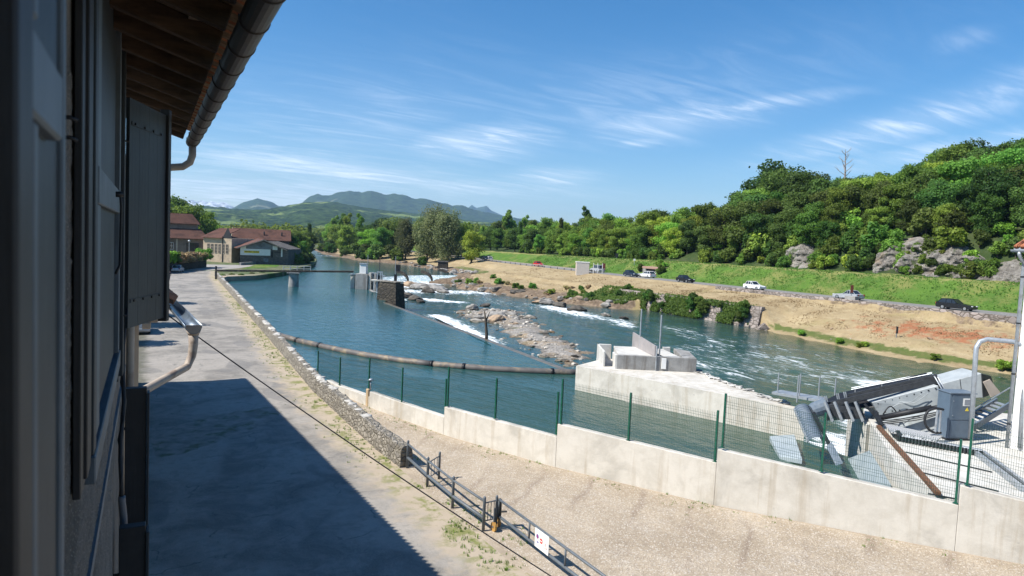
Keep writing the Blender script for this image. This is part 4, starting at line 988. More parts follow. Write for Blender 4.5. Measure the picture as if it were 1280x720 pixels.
# ================================================================== FLOATING BOOM ON THE POND
bl = [P(x, y, ZP + .12) for x, y in ((330, 414), (345, 418), (372, 426), (400, 432.5), (430, 439), (462, 445), (500, 450.5), (540, 455.5), (580, 459), (620, 462), (660, 464), (690, 465.2), (722, 466))]
bl = [bl[0] + Vector((-1.2, 1.5, .1))] + bl
bt = thing('floating_boom', 'long dark floating pipe boom curving across the still upper water', 'boom', tuple(bl[6]))
boomm = simple('boom_pipe', (.135, .12, .11), (.085, .078, .074), 1.2, .6, c3=(.24, .19, .13), s3=.9)
for a, b in ((0, 3), (3, 8), (8, 13)):
    seg = bl[a:b + 1]; sm = []
    for i in range(len(seg) - 1): sm += [seg[i].lerp(seg[i + 1], q / 3) for q in range(3)]
    m = MB(); m.tube(sm + [seg[-1]], .27, 14); m.build('pipe', boomm, bt, smooth=True)
for i in (3, 4, 8, 9, 12):
    d = (bl[min(i + 1, 13)] - bl[i - 1]).normalized()
    m = MB(); m.tube([bl[i] - d * .12, bl[i] + d * .12], .32, 14); m.build('coupling', MT['metal_black'], bt, smooth=True)

# ================================================================== WEIR
wr = thing('weir', 'long low concrete weir crest running diagonally across the river', 'weir', (31, 74, -1))
line = resample([WEIR_A, (30.6, 62.2), (31.4, 83.5), WEIR_B], .8); rows = []; foamrows = []
for i, (x, y) in enumerate(line):
    jz = .05 * nz((x, y, 0), .4)
    rows.append([(x - .35, y, -3.4), (x - .35, y, ZP - .03), (x - .25, y, ZP + .03), (x + .25, y, ZP + .03), (x + .9, y, ZP - .35), (x + 2.4 + jz, y, ZR - .15), (x + 2.4, y, -3.4)])
MB().grid(rows).build('crest', simple('wet_weir', (.16, .135, .10), (.09, .08, .06), .8, .35, bump=.3), wr)
foamm = NT('white_water'); f1 = foamm.noise(1.6, 9, .72, .8, foamm.map((1, 1, .5)))
foamm.col(foamm.mix(foamm.rng(f1, .40, .60), (.22, .36, .37), (.82, .85, .86))).pr(.55, 0, .4); foamm.bump(foamm.noise(3, 8, .7), .8, .12); FOAM = foamm.m
def falls(name, label, pts, dx, fall, w=2.2, zt=ZP + .05):
    rows = []
    for i, (x, y) in enumerate(pts):
        a = Vector(pts[max(0, i - 1)]); b = Vector(pts[min(len(pts) - 1, i + 1)]); t = (b - a).normalized(); nn = Vector((t.y, -t.x)) * dx
        row = []
        for j in range(15):
            u = j / 14; d = u * w; z = lerp(zt, ZR + .06, min(1, u * 1.35) ** fall); s = .16 * fbm((x + nn.x * d, y + nn.y * d, z), 1.1, 2, 4) * min(1, u * 5)
            row.append((x + nn.x * d, y + nn.y * d, z + s))
        rows.append(row)
    o = MB().grid(rows).build(name, FOAM, fix=False, smooth=True); return tag(o, label, kind='stuff')
wfl = resample([P(610, 432, ZP).xy[:], P(575, 414, ZP).xy[:], P(537, 395.5, ZP).xy[:]], .35)
falls('white_water', 'white water sliding down the weir face', [(x + .28, y) for x, y in wfl][::-1], -1, 1.1, 3.0)
c2 = resample(CREST, .5)
falls('white_water', 'white water pouring over the upper river drop', c2, 1, .8, 6.0)
crs = thing('river_sill', 'curved concrete sill where the upper river drops beside the sluice gates', 'weir', (60, 175, -1))
rows = []
for i, (x, y) in enumerate(c2):
    a = Vector(c2[max(0, i - 1)]); b = Vector(c2[min(len(c2) - 1, i + 1)]); t = (b - a).normalized(); nn = Vector((t.y, -t.x))
    rows.append([(x - nn.x * .5, y - nn.y * .5, -3), (x - nn.x * .5, y - nn.y * .5, ZP + .015), (x + nn.x * .1, y + nn.y * .1, ZP + .02), (x + nn.x * .8, y + nn.y * .8, -3)])
MB().grid(rows).build('sill', MT['concrete_grey'], crs)
for (x, y, s) in ((501, 346, 1), (531, 346, 1), (553, 341, .8)):
    p = P(x, y, ZP); m = MB(); arc = []
    for a in np.linspace(0, 1.5, 9): arc.append((p.x + 2.3 * sin(a) - 1.2, p.y - 2.2 * (sin(a)), ZP - .7 + 2.4 * s * cos(a)))
    for q in range(8): m.prism([arc[q], arc[q + 1], (arc[q + 1][0], arc[q + 1][1], arc[q + 1][2] - .8), (arc[q][0], arc[q][1], arc[q][2] - .8)], (.5, .3, 0))
    m.build('sluice_wing', MT['dark_stone'], crs)

# stone pier
pp = [P(x, y, ZP) for x, y in ((471, 374.5), (494.5, 377))]
pr_ = thing('stone_pier', 'square dark mossy stone pier standing at the head of the weir', 'pier', tuple(pp[0]))
dx = (pp[1] - pp[0]); bkv = Vector((-dx.y, dx.x, 0))  .normalized() * 2.2
m = MB(); base = [pp[0], pp[1], pp[1] + bkv, pp[0] + bkv]; cen = sum(base, Vector()) / 4
bot = [Vector((p.x, p.y, -3.2)) + (p - cen) * .10 for p in base]; top = [Vector((p.x, p.y, 1.92)) - (p - cen) * .10 for p in base]
rows = []
for q in np.linspace(0, 1, 9): rows.append([tuple(bot[i % 4].lerp(top[i % 4], q) + Vector((.05 * nz((i * 7, q * 9, 1), 1), .05 * nz((i * 7, q * 9, 4), 1), 0))) for i in range(5)])
m.grid(rows); m.f.append(tuple(len(m.v) - 5 + i for i in range(4))); m.build('masonry', MT['dark_stone'], pr_)
m = MB(); m.prism([p + Vector((0, 0, 0)) + (p - cen) * .03 for p in top], (0, 0, .18)); m.build('capstone', MT['rubble'], pr_, bevel=.05)

# sluice gate block
Rv = Vector((cos(YAW), -sin(YAW), 0)); Fv = Vector((sin(YAW), cos(YAW), 0))
def local(p): return lambda u, v, z: Vector((p.x, p.y, 0)) + Rv * u + Fv * v + Vector((0, 0, z))
def lbox(m, L, u0, u1, v0, v1, z0, z1):
    m.prism([L(u0, v0, z0), L(u1, v0, z0), L(u1, v1, z0), L(u0, v1, z0)], (0, 0, z1 - z0)); return m
o0 = P(447, 361.5, ZP); G = local(o0); sc = (o0 - CAM).dot(fw) / FPX    # metres per pixel here
sg = thing('sluice_gate', 'grey concrete sluice with dark gate frames and a small white cabin above the water', 'sluice', tuple(o0))
for (u0, u1, v0, v1, z0, z1, nm, mt) in ((-3 * sc, 12 * sc, 0, 2.4, -3, 2.05, 'pier', 'concrete_grey'), (-13 * sc, -8 * sc, 2.5, 4.6, -3, 1.6, 'pier', 'concrete'), (13 * sc, 16 * sc, .2, 3, -3, 2.3, 'pier', 'concrete'), (20 * sc, 22.5 * sc, .2, 3, -3, 2.2, 'pier', 'concrete_grey')):
    lbox(MB(), G, u0, u1, v0, v1, z0, z1).build(nm, MT[mt], sg, bevel=.03)
cab = lbox(MB(), G, 1.0 * sc, 9 * sc, .5, 1.8, 2.06, 3.9).build('cabin', MT['white_paint'], sg, bevel=.03)
lbox(MB(), G, .3 * sc, 9.7 * sc, .35, 1.95, 3.9, 4.02).build('cabin_roof', MT['galv'], cab)
lbox(MB(), G, -14 * sc, 30 * sc, 2.4, 3.4, 1.62, 1.82).build('walkway', MT['galv'], sg)
for u in (25, 29):
    m = MB(); lbox(m, G, u * sc, (u + 1.2) * sc, -1.2, -.9, -1.5, 2.5); lbox(m, G, (u + 6) * sc, (u + 7.2) * sc, -1.2, -.9, -1.5, 2.5) if u == 25 else None
    lbox(m, G, u * sc, (u + 7.2) * sc, -1.21, -.89, 2.5, 2.7) if u == 25 else None
    m.build('gate_frame', MT['galv'], sg)
lbox(MB(), G, 26.2 * sc, 31 * sc, -1.1, -1.0, -1.5, 2.0).build('gate_leaf', MT['metal_black'], sg)
m = MB(); m.bar(G(14 * sc, 1, 2.2), G(21 * sc, 1, .6), .15); m.bar(G(14.5 * sc, .6, 2.3), G(22 * sc, .6, 2.3), .18); m.build('brace', MT['galv'], sg)
m = MB(); m.tube([G(28 * sc, -1, 2.7), G(28 * sc, -1, 5.0)], .06, 8); m.tube([G(47 * sc, 1, ZR), G(47 * sc, 1, 3.2)], .08, 8); m.build('screw_spindle', MT['metal_dark'], sg)
lbox(MB(), G, 44 * sc, 47.5 * sc, .8, 1.2, .9, 2.2).build('gauge_board', MT['metal_black'], sg)
lbox(MB(), G, 41 * sc, 47 * sc, 4.8, 5.3, 2.6, 3.9).build('sensor_box', MT['metal_black'], sg)
lbox(MB(), G, 18 * sc, 36 * sc, -1.6, 0, .9, 1.15).build('deck', MT['concrete'], sg)
for u in (7.5, 43):
    m = MB(); m.tube([G(u * sc, 3.0, 1.8), G(u * sc, 3.0, 5.6)], .05, 8); m.build('lamp_pole', MT['galv'], sg)

# footbridge
a = D(270, 338.8, 126); b = D(442, 340.2, 131)
fb = thing('footbridge', 'long slim concrete footbridge on one pier reaching from the bank to the sluice', 'bridge', tuple(a))
dv = (b - a).normalized(); sv = Vector((-dv.y, dv.x, 0)).normalized()
m = MB(); m.bar(a + Vector((0, 0, .1)), b + Vector((0, 0, .1)), 1.3, .34); m.build('deck', MT['dark_stone'], fb, bevel=.03)
pm = P(369, 357, ZP); t_ = max(0, min(1, (pm - a).dot(dv) / (b - a).length)); q = a.lerp(b, t_)
m = MB(); m.tube([(q.x, q.y, -4), (q.x, q.y, q.z - .15)], .95, 16); m.build('pier', MT['concrete_grey'], fb, smooth=False)
m = MB(); m.cbox((q.x, q.y, q.z - .20), (2.3, 2.3, .2), atan2(dv.y, dv.x)); m.build('pier_cap', MT['concrete_grey'], fb)
for s in (-1, 1):
    m = MB(); i0 = a.lerp(b, .48); i1 = a.lerp(b, .68)
    for z in (.55, 1.05): m.bar(i0 + sv * .55 * s + Vector((0, 0, z - .0)), i1 + sv * .55 * s + Vector((0, 0, z)), .07)
    for t in np.linspace(0, 1, 5): p = i0.lerp(i1, t) + sv * .55 * s; m.bar(p + Vector((0, 0, .1)), p + Vector((0, 0, 1.07)), .09)
    m.build('railing', MT['concrete'], fb)
m = MB(); m.cbox((a.x, a.y, a.z / 2 + .3), (.3, .45, a.z + 1.2)); m.build('end_post', MT['metal_dark'], fb)
# ================================================================== INTAKE BLOCK BETWEEN CANAL AND RIVER
def poly_block(name, pts, z0, z1, mat, parent, bevel=.03):
    return MB().prism([(x, y, z0) for x, y in pts], (0, 0, z1 - z0)).build(name, mat, parent, bevel=bevel)
ib = thing('intake_wall', 'massive pale concrete intake wall with broken edge dividing canal from river', 'wall', (28, 33, 0))
f0 = P(718.5, 487, ZP); f1 = P(1003, 551, ZP); IZ = .78
t0 = P(720, 456, IZ); t1 = P(985, 513, IZ)
bk_pts = [P(x, y, IZ) for x, y in ((985, 508), (960, 497), (925, 484), (895, 474), (872, 464), (800, 455), (760, 447), (752, 449))]
ex1 = f0 + (f1 - f0).normalized() * ((P(1000, 516, IZ) - f0).dot((f1 - f0).normalized()))
front = [(f0.x, f0.y), (ex1.x, ex1.y)]
rr = random.Random(11); back = []
raw = [(p.x, p.y) for p in bk_pts]; raw = [(raw[0][0] + .5, raw[0][1] + .4)] + raw[1:]
for a, b in zip(raw, raw[1:]):
    n = max(2, int((Vector(b) - Vector(a)).length / .35))
    for i in range(n):
        x = lerp(a[0], b[0], i / n); y = lerp(a[1], b[1], i / n)
        j = .22 if (x, y) and y < 42 else .02
        back.append((x + rr.uniform(-j, j), y + rr.uniform(-j, j)))
back.append(raw[-1])
poly_block('wall', front + back, -3.2, IZ, MT['concrete'], ib, 0)
m = MB()
for i in range(60):
    a = rr.choice(back[:int(len(back) * .75)]); s = rr.uniform(.06, .17); b = bmesh.new(); bmesh.ops.create_icosphere(b, subdivisions=1, radius=1)
    m.add([(a[0] - .1 + rr.uniform(-.25, .25) + v.co.x * s, a[1] + rr.uniform(-.25, .25) + v.co.y * s, IZ + s * .3 + v.co.z * s * .6 + .01 * rr.random()) for v in b.verts], [[v.index for v in f.verts] for f in b.faces]); b.free()
o = m.build('broken_edge', MT['concrete_new'], ib); o['kind'] = 'stuff'
# upper chamber with slots and gate plate
ch = thing('gate_chamber', 'stained concrete gate chamber with a steel plate and two slim poles on the intake wall', 'gate chamber', tuple(P(800, 460, IZ)))
w_c = (P(769, 461, IZ) - CAM).dot(fw); mpp = w_c / FPX; C0 = P(753, 457.5, IZ); Lc = local(C0)
def U(px): return (px - 753) * mpp
zt = 1.75
lbox(MB(), Lc, U(769), U(868), -.9, -.6, IZ - .02, zt).build('front_wall', MT['concrete_grey'], ch, bevel=.02)
lbox(MB(), Lc, U(753), U(772), 3.2, 3.5, IZ - .02, 1.85).build('back_wall', MT['concrete_new'], ch, bevel=.02)
m = MB(); lbox(m, Lc, U(753), U(755.5), -.2, 3.5, IZ - .4, 1.85); m.build('side_wall', MT['concrete_new'], ch, bevel=.02)
lbox(MB(), Lc, U(766), U(769), -.9, .4, IZ - .02, zt).build('side_wall', MT['concrete_new'], ch, bevel=.02)
m = MB(); m.prism([Lc(U(771), -.598, 1.72), Lc(U(815), -.598, 1.72), Lc(U(806), 3.6, 1.72), Lc(U(776), 3.6, 1.72)], (0, 0, -.9)); m.build('top_slab', MT['concrete_new'], ch, bevel=.02)
m = MB(); m.prism([Lc(U(829), -.598, 1.70), Lc(U(851), -.598, 1.70), Lc(U(842), 3.4, 1.70), Lc(U(824), 3.4, 1.70)], (0, 0, -.9)); m.build('top_slab', MT['concrete_new'], ch, bevel=.02)
m = MB(); m.prism([Lc(U(868), -.9, -1.5), Lc(U(874), 2.6, -1.5), Lc(U(858), 3.6, -1.5), Lc(U(852), -.58, -1.5)], (0, 0, zt + 1.5 - .01)); m.build('end_wall', MT['concrete_grey'], ch, bevel=.02)
lbox(MB(), Lc, U(842), U(852), 3.2, 3.5, 1.2, 1.85).build('back_wall', MT['concrete_new'], ch, bevel=.02)
a_ = Lc(U(816), -.62, 0); b_ = Lc(U(803), 4.2, 0); m = MB(); th = Rv * .10
m.prism([a_ + Vector((0, 0, 1.2)), b_ + Vector((0, 0, 1.2)), b_ + Vector((0, 0, 2.75)), a_ + Vector((0, 0, 2.45))], th); m.build('gate_plate', simple('plate', (.33, .30, .29), (.26, .24, .235), 1.5, .6), ch)
for px_, yb, yt, v in ((806.5, 440, 386, 2.6), (821, 462, 393, -.5)):
    q = Lc(U(px_ + 1.5), v, 0); kk = (q - CAM).dot(fw); top = CAM + ray(px_ + .5, yt) * kk
    m = MB(); m.bar((q.x, q.y, .9), (q.x, q.y, top.z), .09, .07); m.build('pole', MT['galv'], ch)
q = Lc(U(817.2), -.96, 0); m = MB(); m.bar((q.x, q.y, IZ), (q.x, q.y, 2.5), .08); m.build('post', MT['galv'], ch)
m = MB(); q = Lc(U(827), -.94, 1.3); m.cbox(q, (.32, .06, .75), -YAW); m.build('switch_box', MT['white_paint'], ch, bevel=.01)

# ================================================================== TURBINE PLATFORM
PZ = 1.15
pl = thing('turbine_platform', 'bright concrete turbine platform behind the fence with a walled channel', 'platform', (28, 14, 0))
cw_in = polyoff(CW, -.36)
pf = [P(x, y, PZ) for x, y in ((1090, 532), (1118, 575), (1172, 619))]
plat = [(p.x, p.y) for p in pf] + [(cw_in[6][0], cw_in[6][1]), (cw_in[7][0], cw_in[7][1]), (40, -6), (50, 10), (37, 23), (33.5, 22.6)]
poly_block('slab', plat, -3.0, PZ, MT['concrete_new'], pl, 0)
def gal(name, a, b, w, h, mt, par): return MB().bar(a, b, w, h).build(name, MT[mt], par, bevel=.01)
q0, q1 = P(1098, 533, PZ + .1), P(1173, 617, PZ + .1)
gal('rusty_beam', q0, q1, .18, .14, 'rust', pl)
# sloping apron slabs into the channel
sl0 = [P(1062, 563, -.7), P(1107, 607, -.7)]
pa_, pb_, pc_, pd_ = P(1075, 563, .35), P(1112, 601, .35), P(1066, 588, -1.0), P(1050, 566, -1.0)
m = MB(); m.prism([P(1087, 563, .45), P(1114, 606, .45), P(1070, 597, -1.0), P(1058, 574, -1.0)], (.1, .1, -.5)); m.build('apron', simple('wet_slab', (.36, .41, .43), (.28, .33, .36), 1.2, .5, bump=.2), pl)
w_a, w_b = P(1083, 528, PZ), P(1060, 512, PZ - .3)
m = MB(); m.prism([(w_a.x, w_a.y, -3), (w_a.x + .6, w_a.y - .1, -3), (w_b.x + .6, w_b.y, -3), (w_b.x, w_b.y, -3)], (0, 0, 3 + PZ - .1)); m.build('side_wall', MT['concrete_new'], pl, bevel=.03)
m = MB(); a = P(962, 545, -.55); b = P(993, 543, -.4); c = P(1003, 574, -.55); d = P(975, 570, -.75)
m.prism([a, b, c, d], (0, 0, -.25)); o = m.build('concrete_baffle', bpy.data.materials['wet_slab'], None, bevel=.02); tag(o, 'pale thin slab tilted in the canal water beside the ribbed chute', 'baffle')

# screen rake machine lying over the channel
mc = thing('screen_rake', 'long grey hydraulic screen cleaning machine with black rails and tines over the channel', 'machine', tuple(P(1100, 535, PZ)))
def mq(x, y, w=33.5): return D(x, y, w)
def slab(name, px, w, depth, mt, par=mc, bev=.015):
    m = MB(); wl = w if isinstance(w, (list, tuple)) else [w] * len(px)
    m.prism([D(x, y, k) for (x, y), k in zip(px, wl)], Fv * depth); return m.build(name, MT[mt], par, bevel=bev)
slab('side_plate', [(1099, 519), (1090, 503), (1173, 482), (1179, 509)], [33.4, 33.4, 32, 32], 1.5, 'machine_grey')
slab('lower_frame', [(1106, 534), (1104, 527), (1173, 515), (1177, 545)], [33.0, 33.0, 31.6, 31.4], 1.2, 'machine_grey')
slab('end_housing', [(1176, 500), (1173, 481), (1227, 466.5), (1229, 497)], [32.6, 32.6, 32, 32], 1.4, 'machine_grey')
slab('end_panel', [(1229.5, 497), (1227.5, 467), (1239, 470), (1245, 491)], [31.9, 31.9, 32.6, 32.6], .08, 'metal_dark')
slab('perforated_panel', [(1239, 497), (1229, 477.5), (1237.5, 474), (1251, 491)], [31.6, 31.6, 31.9, 31.9], .05, 'beige_metal')
# embossed wave on the side plate
for k, (xa, ya, xb, yb, amp) in enumerate(((1112, 512, 1160, 494, 3.0), (1120, 507, 1156, 493, 2.4), (1112, 532, 1150, 522, 2.4))):
    pts = []
    for t in np.linspace(0, 1, 16): pts.append(D(lerp(xa, xb, t), lerp(ya, yb, t) - amp * sin(t * 7 + k), (32.95 if k < 2 else 32.5) - .9 * t))
    m = MB(); m.tube(pts, .018, 6); m.build('embossed_line', MT['machine_grey'], mc)
m = MB(); m.tube([D(1099, 522.5, 32.4), D(1165, 509.5, 31.3)], .13, 12); m.tube([D(1165, 509.5, 31.3), D(1178, 507, 31.1)], .07, 8); m.build('hydraulic_ram', MT['rubber'], mc, smooth=True)
for i, off in enumerate((0, 2.4, 4.8, 7.2, 9.6)):
    x0, y0, x1, y1 = 1060 - i * 2, 496 + off - 2, 1171 + i * .6, 469 + off * .85
    m = MB(); m.bar(D(x0 - (22 if i > 1 else 0), y0 + (5.4 if i > 1 else 0), 34.2), D(x1, y1, 32.3), .10, .12); m.build('rail', MT['machine_dark'], mc)
m = MB(); m.prism([D(1026, 513, 34.6), D(1060, 496, 34.6), D(1171, 470.5, 32.6), D(1176, 487, 32.55), D(1094, 509, 33.45)], Fv * .9); m.build('rail_bed', MT['metal_black'], mc)
m = MB(); m.tube([D(1064, 487, 34.6), D(1165, 467, 32.8)], .02, 6); m.tube([D(1064, 485, 35.2), D(1165, 465.5, 33.4)], .018, 6)
for t in (.05, .38, .72): m.tube([D(lerp(1064, 1165, t), lerp(487, 467, t), lerp(34.6, 32.8, t)), D(lerp(1064, 1165, t), lerp(497, 476, t), lerp(34.6, 32.8, t))], .03, 6)
m.build('guard_tube', MT['galv'], mc)
m = MB()
for q in (0, .12): m.tube([D(1166 + q * 30, 468, 32.5), D(1169 + q * 30, 472, 32.2), D(1177 + q * 30, 486, 32), D(1180 + q * 30, 492, 31.9)], .035, 6)
m.build('hose', MT['galv'], mc, smooth=True)
slab('comb_plate', [(1034, 526), (1031, 507), (1071, 499), (1083, 523)], [34, 34, 33.8, 33.6], .35, 'machine_dark')
for x in (1031, 1043, 1057, 1069): 
    m = MB(); m.bar(D(x, 502, 33.6), D(x + 10, 527, 33.3), .09, .12); m.bar(D(x + .9, 504, 33.5), D(x + 10.7, 526, 33.2), .05, .06); m.build('tine', MT['galv'], mc)
for x, y in ((1032, 497), (1047, 494), (1056, 492)):
    m = MB()
    for j in (0, 2.2): m.bar(D(x + j, y + 5, 34), D(x + j - 1.5, y - 2, 34), .05)
    m.build('tooth', MT['galv'], mc)
m = MB(); m.tube([D(1014, 514, 34.2), D(1017, 513, 34.2), D(1032, 508, 34.2)], [.30, .38, .42], 14); m.build('drum_end', MT['machine_blue'], mc)
m = MB(); m.bar(D(1017, 516, 33.7), D(1047, 577, 31.2), .10, .16); m.build('arm', MT['metal_dark'], mc)
m = MB(); m.bar(D(1093, 514, 32.6), D(1102, 532, 32.0), .2, .14); m.bar(D(1081, 505, 33), D(1100, 528, 32.2), .08); m.build('arm', MT['metal_dark'], mc)
m = MB(); m.prism([D(1033, 558, 31.8), D(1040, 553, 31.8), D(1054, 579, 30.8), D(1045, 582, 30.8)], Fv * .05); m.build('scraper_plate', MT['machine_blue'], mc)
pts = [D(1104 + 18 * t, 518 - 10 * sin(pi * t), 32.2) for t in np.linspace(0, 1, 10)]
m = MB(); m.tube(pts, .03, 6); m.build('hose', MT['rubber'], mc, smooth=True)
for i in range(9):
    t = (i + .5) / 9
    for y0, y1 in ((505.5, 484.5), (516.5, 507)):
        p = D(lerp(1093, 1174, t), lerp(y0, y1, t), lerp(33.4, 32, t) - .02); MB().tube([p + Fv * .03, p - Fv * .03], .035, 6).build('bolt', MT['metal_dark'], mc)
for xa, ya, xb, yb in ((1116, 497, 1124, 514), (1143, 490, 1150, 510), (1200, 474, 1203, 498)):
    ta = (xa - 1093) / 81; MB().bar(D(xa, ya, lerp(33.38, 31.98, min(1, ta))), D(xb, yb, lerp(33.38, 31.98, min(1, ta))), .02, .03).build('plate_seam', MT['metal_dark'], mc)
for k in range(3):
    pts = [D(lerp(1100, 1180, t) + 2 * sin(t * 9 + k), lerp(526, 512, t) + 2.5 * sin(t * 3.1) + k * 2.2, lerp(32.6, 31, t) - .1 * k) for t in np.linspace(0, 1, 14)]
    MB().tube(pts, .025, 6).build('hose', MT['rubber'], mc, smooth=True)
# ribbed chute
ax0, ax1 = D(1002, 512, 34.5), D(1020, 553, 32.6); dd_ = (ax1 - ax0).normalized(); ex_ = dd_.cross(Fv).normalized(); ey_ = ex_.cross(dd_).normalized()
rc = thing('ribbed_chute', 'dark grey half round ribbed chute leaning down into the canal', 'chute', tuple(ax1))
rows = []
for i in range(61):
    t = i / 60; r = .37 + .03 * (1 if i % 4 < 2 else 0); c = ax0.lerp(ax1, t)
    rows.append([c + ex_ * (r * cos(a)) - ey_ * (r * sin(a)) for a in np.linspace(-.15, pi + .15, 16)])
o = MB().grid(rows).build('shell', MT['machine_blue'], rc, fix=False); sd = o.modifiers.new('t', 'SOLIDIFY'); sd.thickness = .03
m = MB(); m.bar(ax0 + ex_ * .38, ax1 + ex_ * .38, .06, .12); m.bar(ax0 - ex_ * .38, ax1 - ex_ * .38, .06, .12); m.build('side_bar', MT['galv'], rc)
# walkway with stanchions behind
wk = thing('steel_walkway', 'narrow galvanised walkway with four bare stanchions beyond the intake wall', 'walkway', tuple(D(1000, 495, 38)))
m = MB(); m.bar(D(970, 490, 38.5), D(1030, 500, 36.5), 1.0, .14); m.build('deck', MT['galv'], wk)
for x, yb, yt, w in ((972, 490, 466, 38), (999, 495, 467, 37.2), (996, 503, 469, 36.4), (1023, 497, 470, 36.6), (1043, 500, 473, 36)):
    b = D(x, yb, w); m = MB(); m.tube([b, b + Vector((0, 0, (yb - yt) * w / FPX))], .035, 8); m.build('stanchion', MT['galv'], wk)
# control cabinet
cb0 = P(1199, 551, PZ); cbn = thing('control_cabinet', 'upright slate blue control cabinet with a small screen and yellow warning sticker', 'cabinet', tuple(cb0), rz=0)
Lb = local(cb0); hw = .62; hh = 2.12
cang = radians(6)
Rb = Rv * cos(cang) + Fv * sin(cang); Fb = Fv * cos(cang) - Rv * sin(cang)
def cbp(u, v, z): return Vector((cb0.x, cb0.y, PZ)) + Rb * u + Fb * v + Vector((0, 0, z))
def cbx(u0, u1, v0, v1, z0, z1): return MB().prism([cbp(u0, v0, z0), cbp(u1, v0, z0), cbp(u1, v1, z0), cbp(u0, v1, z0)], (0, 0, z1 - z0))
cbx(-hw, hw, 0, .75, .10, hh).build('body', MT['cabinet_blue'], cbn, bevel=.015)
cbx(-hw + .03, hw - .03, .03, .7, 0, .10).build('plinth', MT['metal_dark'], cbn)
cbx(-hw - .03, hw + .03, -.05, .8, hh, hh + .05).build('canopy', MT['machine_blue'], cbn, bevel=.01)
dr = cbx(-hw + .10, hw - .03, -.022, -.002, .95, hh - .05).build('door', MT['cabinet_blue'], cbn, bevel=.006)
cbx(.0, .40, -.034, -.024, 1.58, 1.92).build('screen_frame', MT['white_paint'], dr, bevel=.004)
cbx(.07, .33, -.042, -.036, 1.63, 1.87).build('screen', simple('screen_grey', (.22, .24, .27), (.18, .2, .23), 3, .2), dr)
m = MB(); m.prism([cbp(.13, -.026, 1.36), cbp(.31, -.026, 1.36), cbp(.22, -.026, 1.52)], Fb * -.006); m.build('warning_sticker', MT['yellow'], dr)
cbx(-hw + .10, hw - .03, -.022, -.002, .16, .90).build('lower_door', MT['cabinet_blue'], cbn, bevel=.006)
for z in (1.15, 1.8): MB().tube([cbp(-hw + .16, -.03, z), cbp(-hw + .16, -.045, z)], .02, 8).build('lock', MT['galv'], dr)
# hydraulic hose loop beside the cabinet
pts = [D(1179, 512, 30.2), D(1170, 510.5, 30), D(1160, 514, 29.9), D(1156, 523, 29.9), D(1158, 533, 29.9), D(1166, 540, 30), D(1176, 541, 30.1)]
hl = thing('hydraulic_hose', 'thick black hydraulic hose looped beside the control cabinet', 'hose', tuple(pts[3]))
sm = []
for a, b, c, d in zip([pts[0]] + pts, pts, pts[1:], pts[2:] + [pts[-1]]):
    for t in (0, .33, .66): sm.append(.5 * ((2 * b) + (c - a) * t + (2 * a - 5 * b + 4 * c - d) * t * t + (3 * b - a - 3 * c + d) * t ** 3))
MB().tube(sm + [pts[-1]], .055, 10).build('hose', MT['rubber'], hl, smooth=True)
m = MB(); m.bar(D(1172, 513, 29.95), D(1169, 540, 30.0), .07); m.bar(D(1176, 513, 29.95), D(1174, 540, 30.0), .07); m.build('pipe_bracket', MT['galv'], hl)
# grating and beams on the platform
gp_ = [P(x, y, PZ + .25) for x, y in ((1106, 531), (1178, 546), (1170, 553), (1113, 541))]
gm_ = NT('steel_grating'); gb = gm_.math('GREATER_THAN', gm_.math('PINGPONG', gm_.math('ADD', gm_.n('ShaderNodeSeparateXYZ').outputs[0], 0), .5), 9)
vv = gm_.voro(9, 'F1', None, 'Distance', 0); gm_.col(gm_.mix(gm_.rng(vv, .28, .40), (.10, .11, .12), (.62, .63, .63))).pr(.5, .3)
o = MB().prism(gp_, (0, 0, .06)).build('grating', gm_.m); tag(o, 'perforated pale steel grating at the foot of the machine', 'grating')
ub = thing('rail_beam', 'dark galvanised channel beam along the far side of the platform', 'beam', tuple(P(1180, 560, PZ)))
a, b = P(1124, 547, PZ + .12), P(1228, 566, PZ + .12)
MB().bar(a, b, .30, .26).build('beam', MT['galv'], ub, bevel=.02)
nv_ = (b - a).normalized(); sd_ = Vector((nv_.y, -nv_.x, 0))
m = MB()
for i in range(24): q = a.lerp(b, (i + .5) / 24) + sd_ * .22; m.bar(q + Vector((0, 0, -.12)), q + Vector((0, 0, .12)), .05, .12)
m.build('tooth_rack', MT['metal_dark'], ub)
m = MB(); m.tube([a + sd_ * -.05 + Vector((0, 0, .02)), a + nv_ * -.12 + Vector((0, 0, .02))], .28, 14); m.build('end_roller', MT['metal_dark'], ub)
a, b = P(1229, 566, PZ + .1), P(1292, 613, PZ + .1)
ch2 = thing('guide_channel', 'pair of galvanised guide channels crossing the pale slab', 'channel', tuple(a)); s2 = Vector(((b - a).y, -(b - a).x, 0)).normalized()
for off, mt in ((0, 'galv'), (.32, 'galv'), (.16, 'metal_dark')):
    MB().bar(a + s2 * off, b + s2 * off, .13 if mt == 'galv' else .10, .2 if mt == 'galv' else .08).build('channel', MT[mt], ch2)
for k, (y0, y1) in enumerate(((552, 577), (576, 601), (604, 622))):
    o = MB().bar(P(1132 + 14 * k, y0 + 13, PZ + .03), P(1240 + 8 * k, y1 + 13, PZ + .03), .05, .04).build('floor_rail', MT['metal_dark']); tag(o, 'thin dark rail laid across the pale platform floor', 'rail', 'floor rails on the platform')
st = thing('steel_stair', 'dark grating stair rising beside the pale gable wall', 'stair', tuple(P(1220, 545, PZ)))
A0, A1 = D(1216, 535, 32.0), D(1262, 506, 34.0)
for off in (0, .9):
    MB().bar(A0 + Fv * off, A1 + Fv * off, .08, .30).build('stringer', MT['machine_blue'], st)
for i in range(8):
    q = A0.lerp(A1, (i + .5) / 8); MB().bar(q + Fv * .05, q + Fv * .85, .26, .05).build('tread', MT['galv'], st)
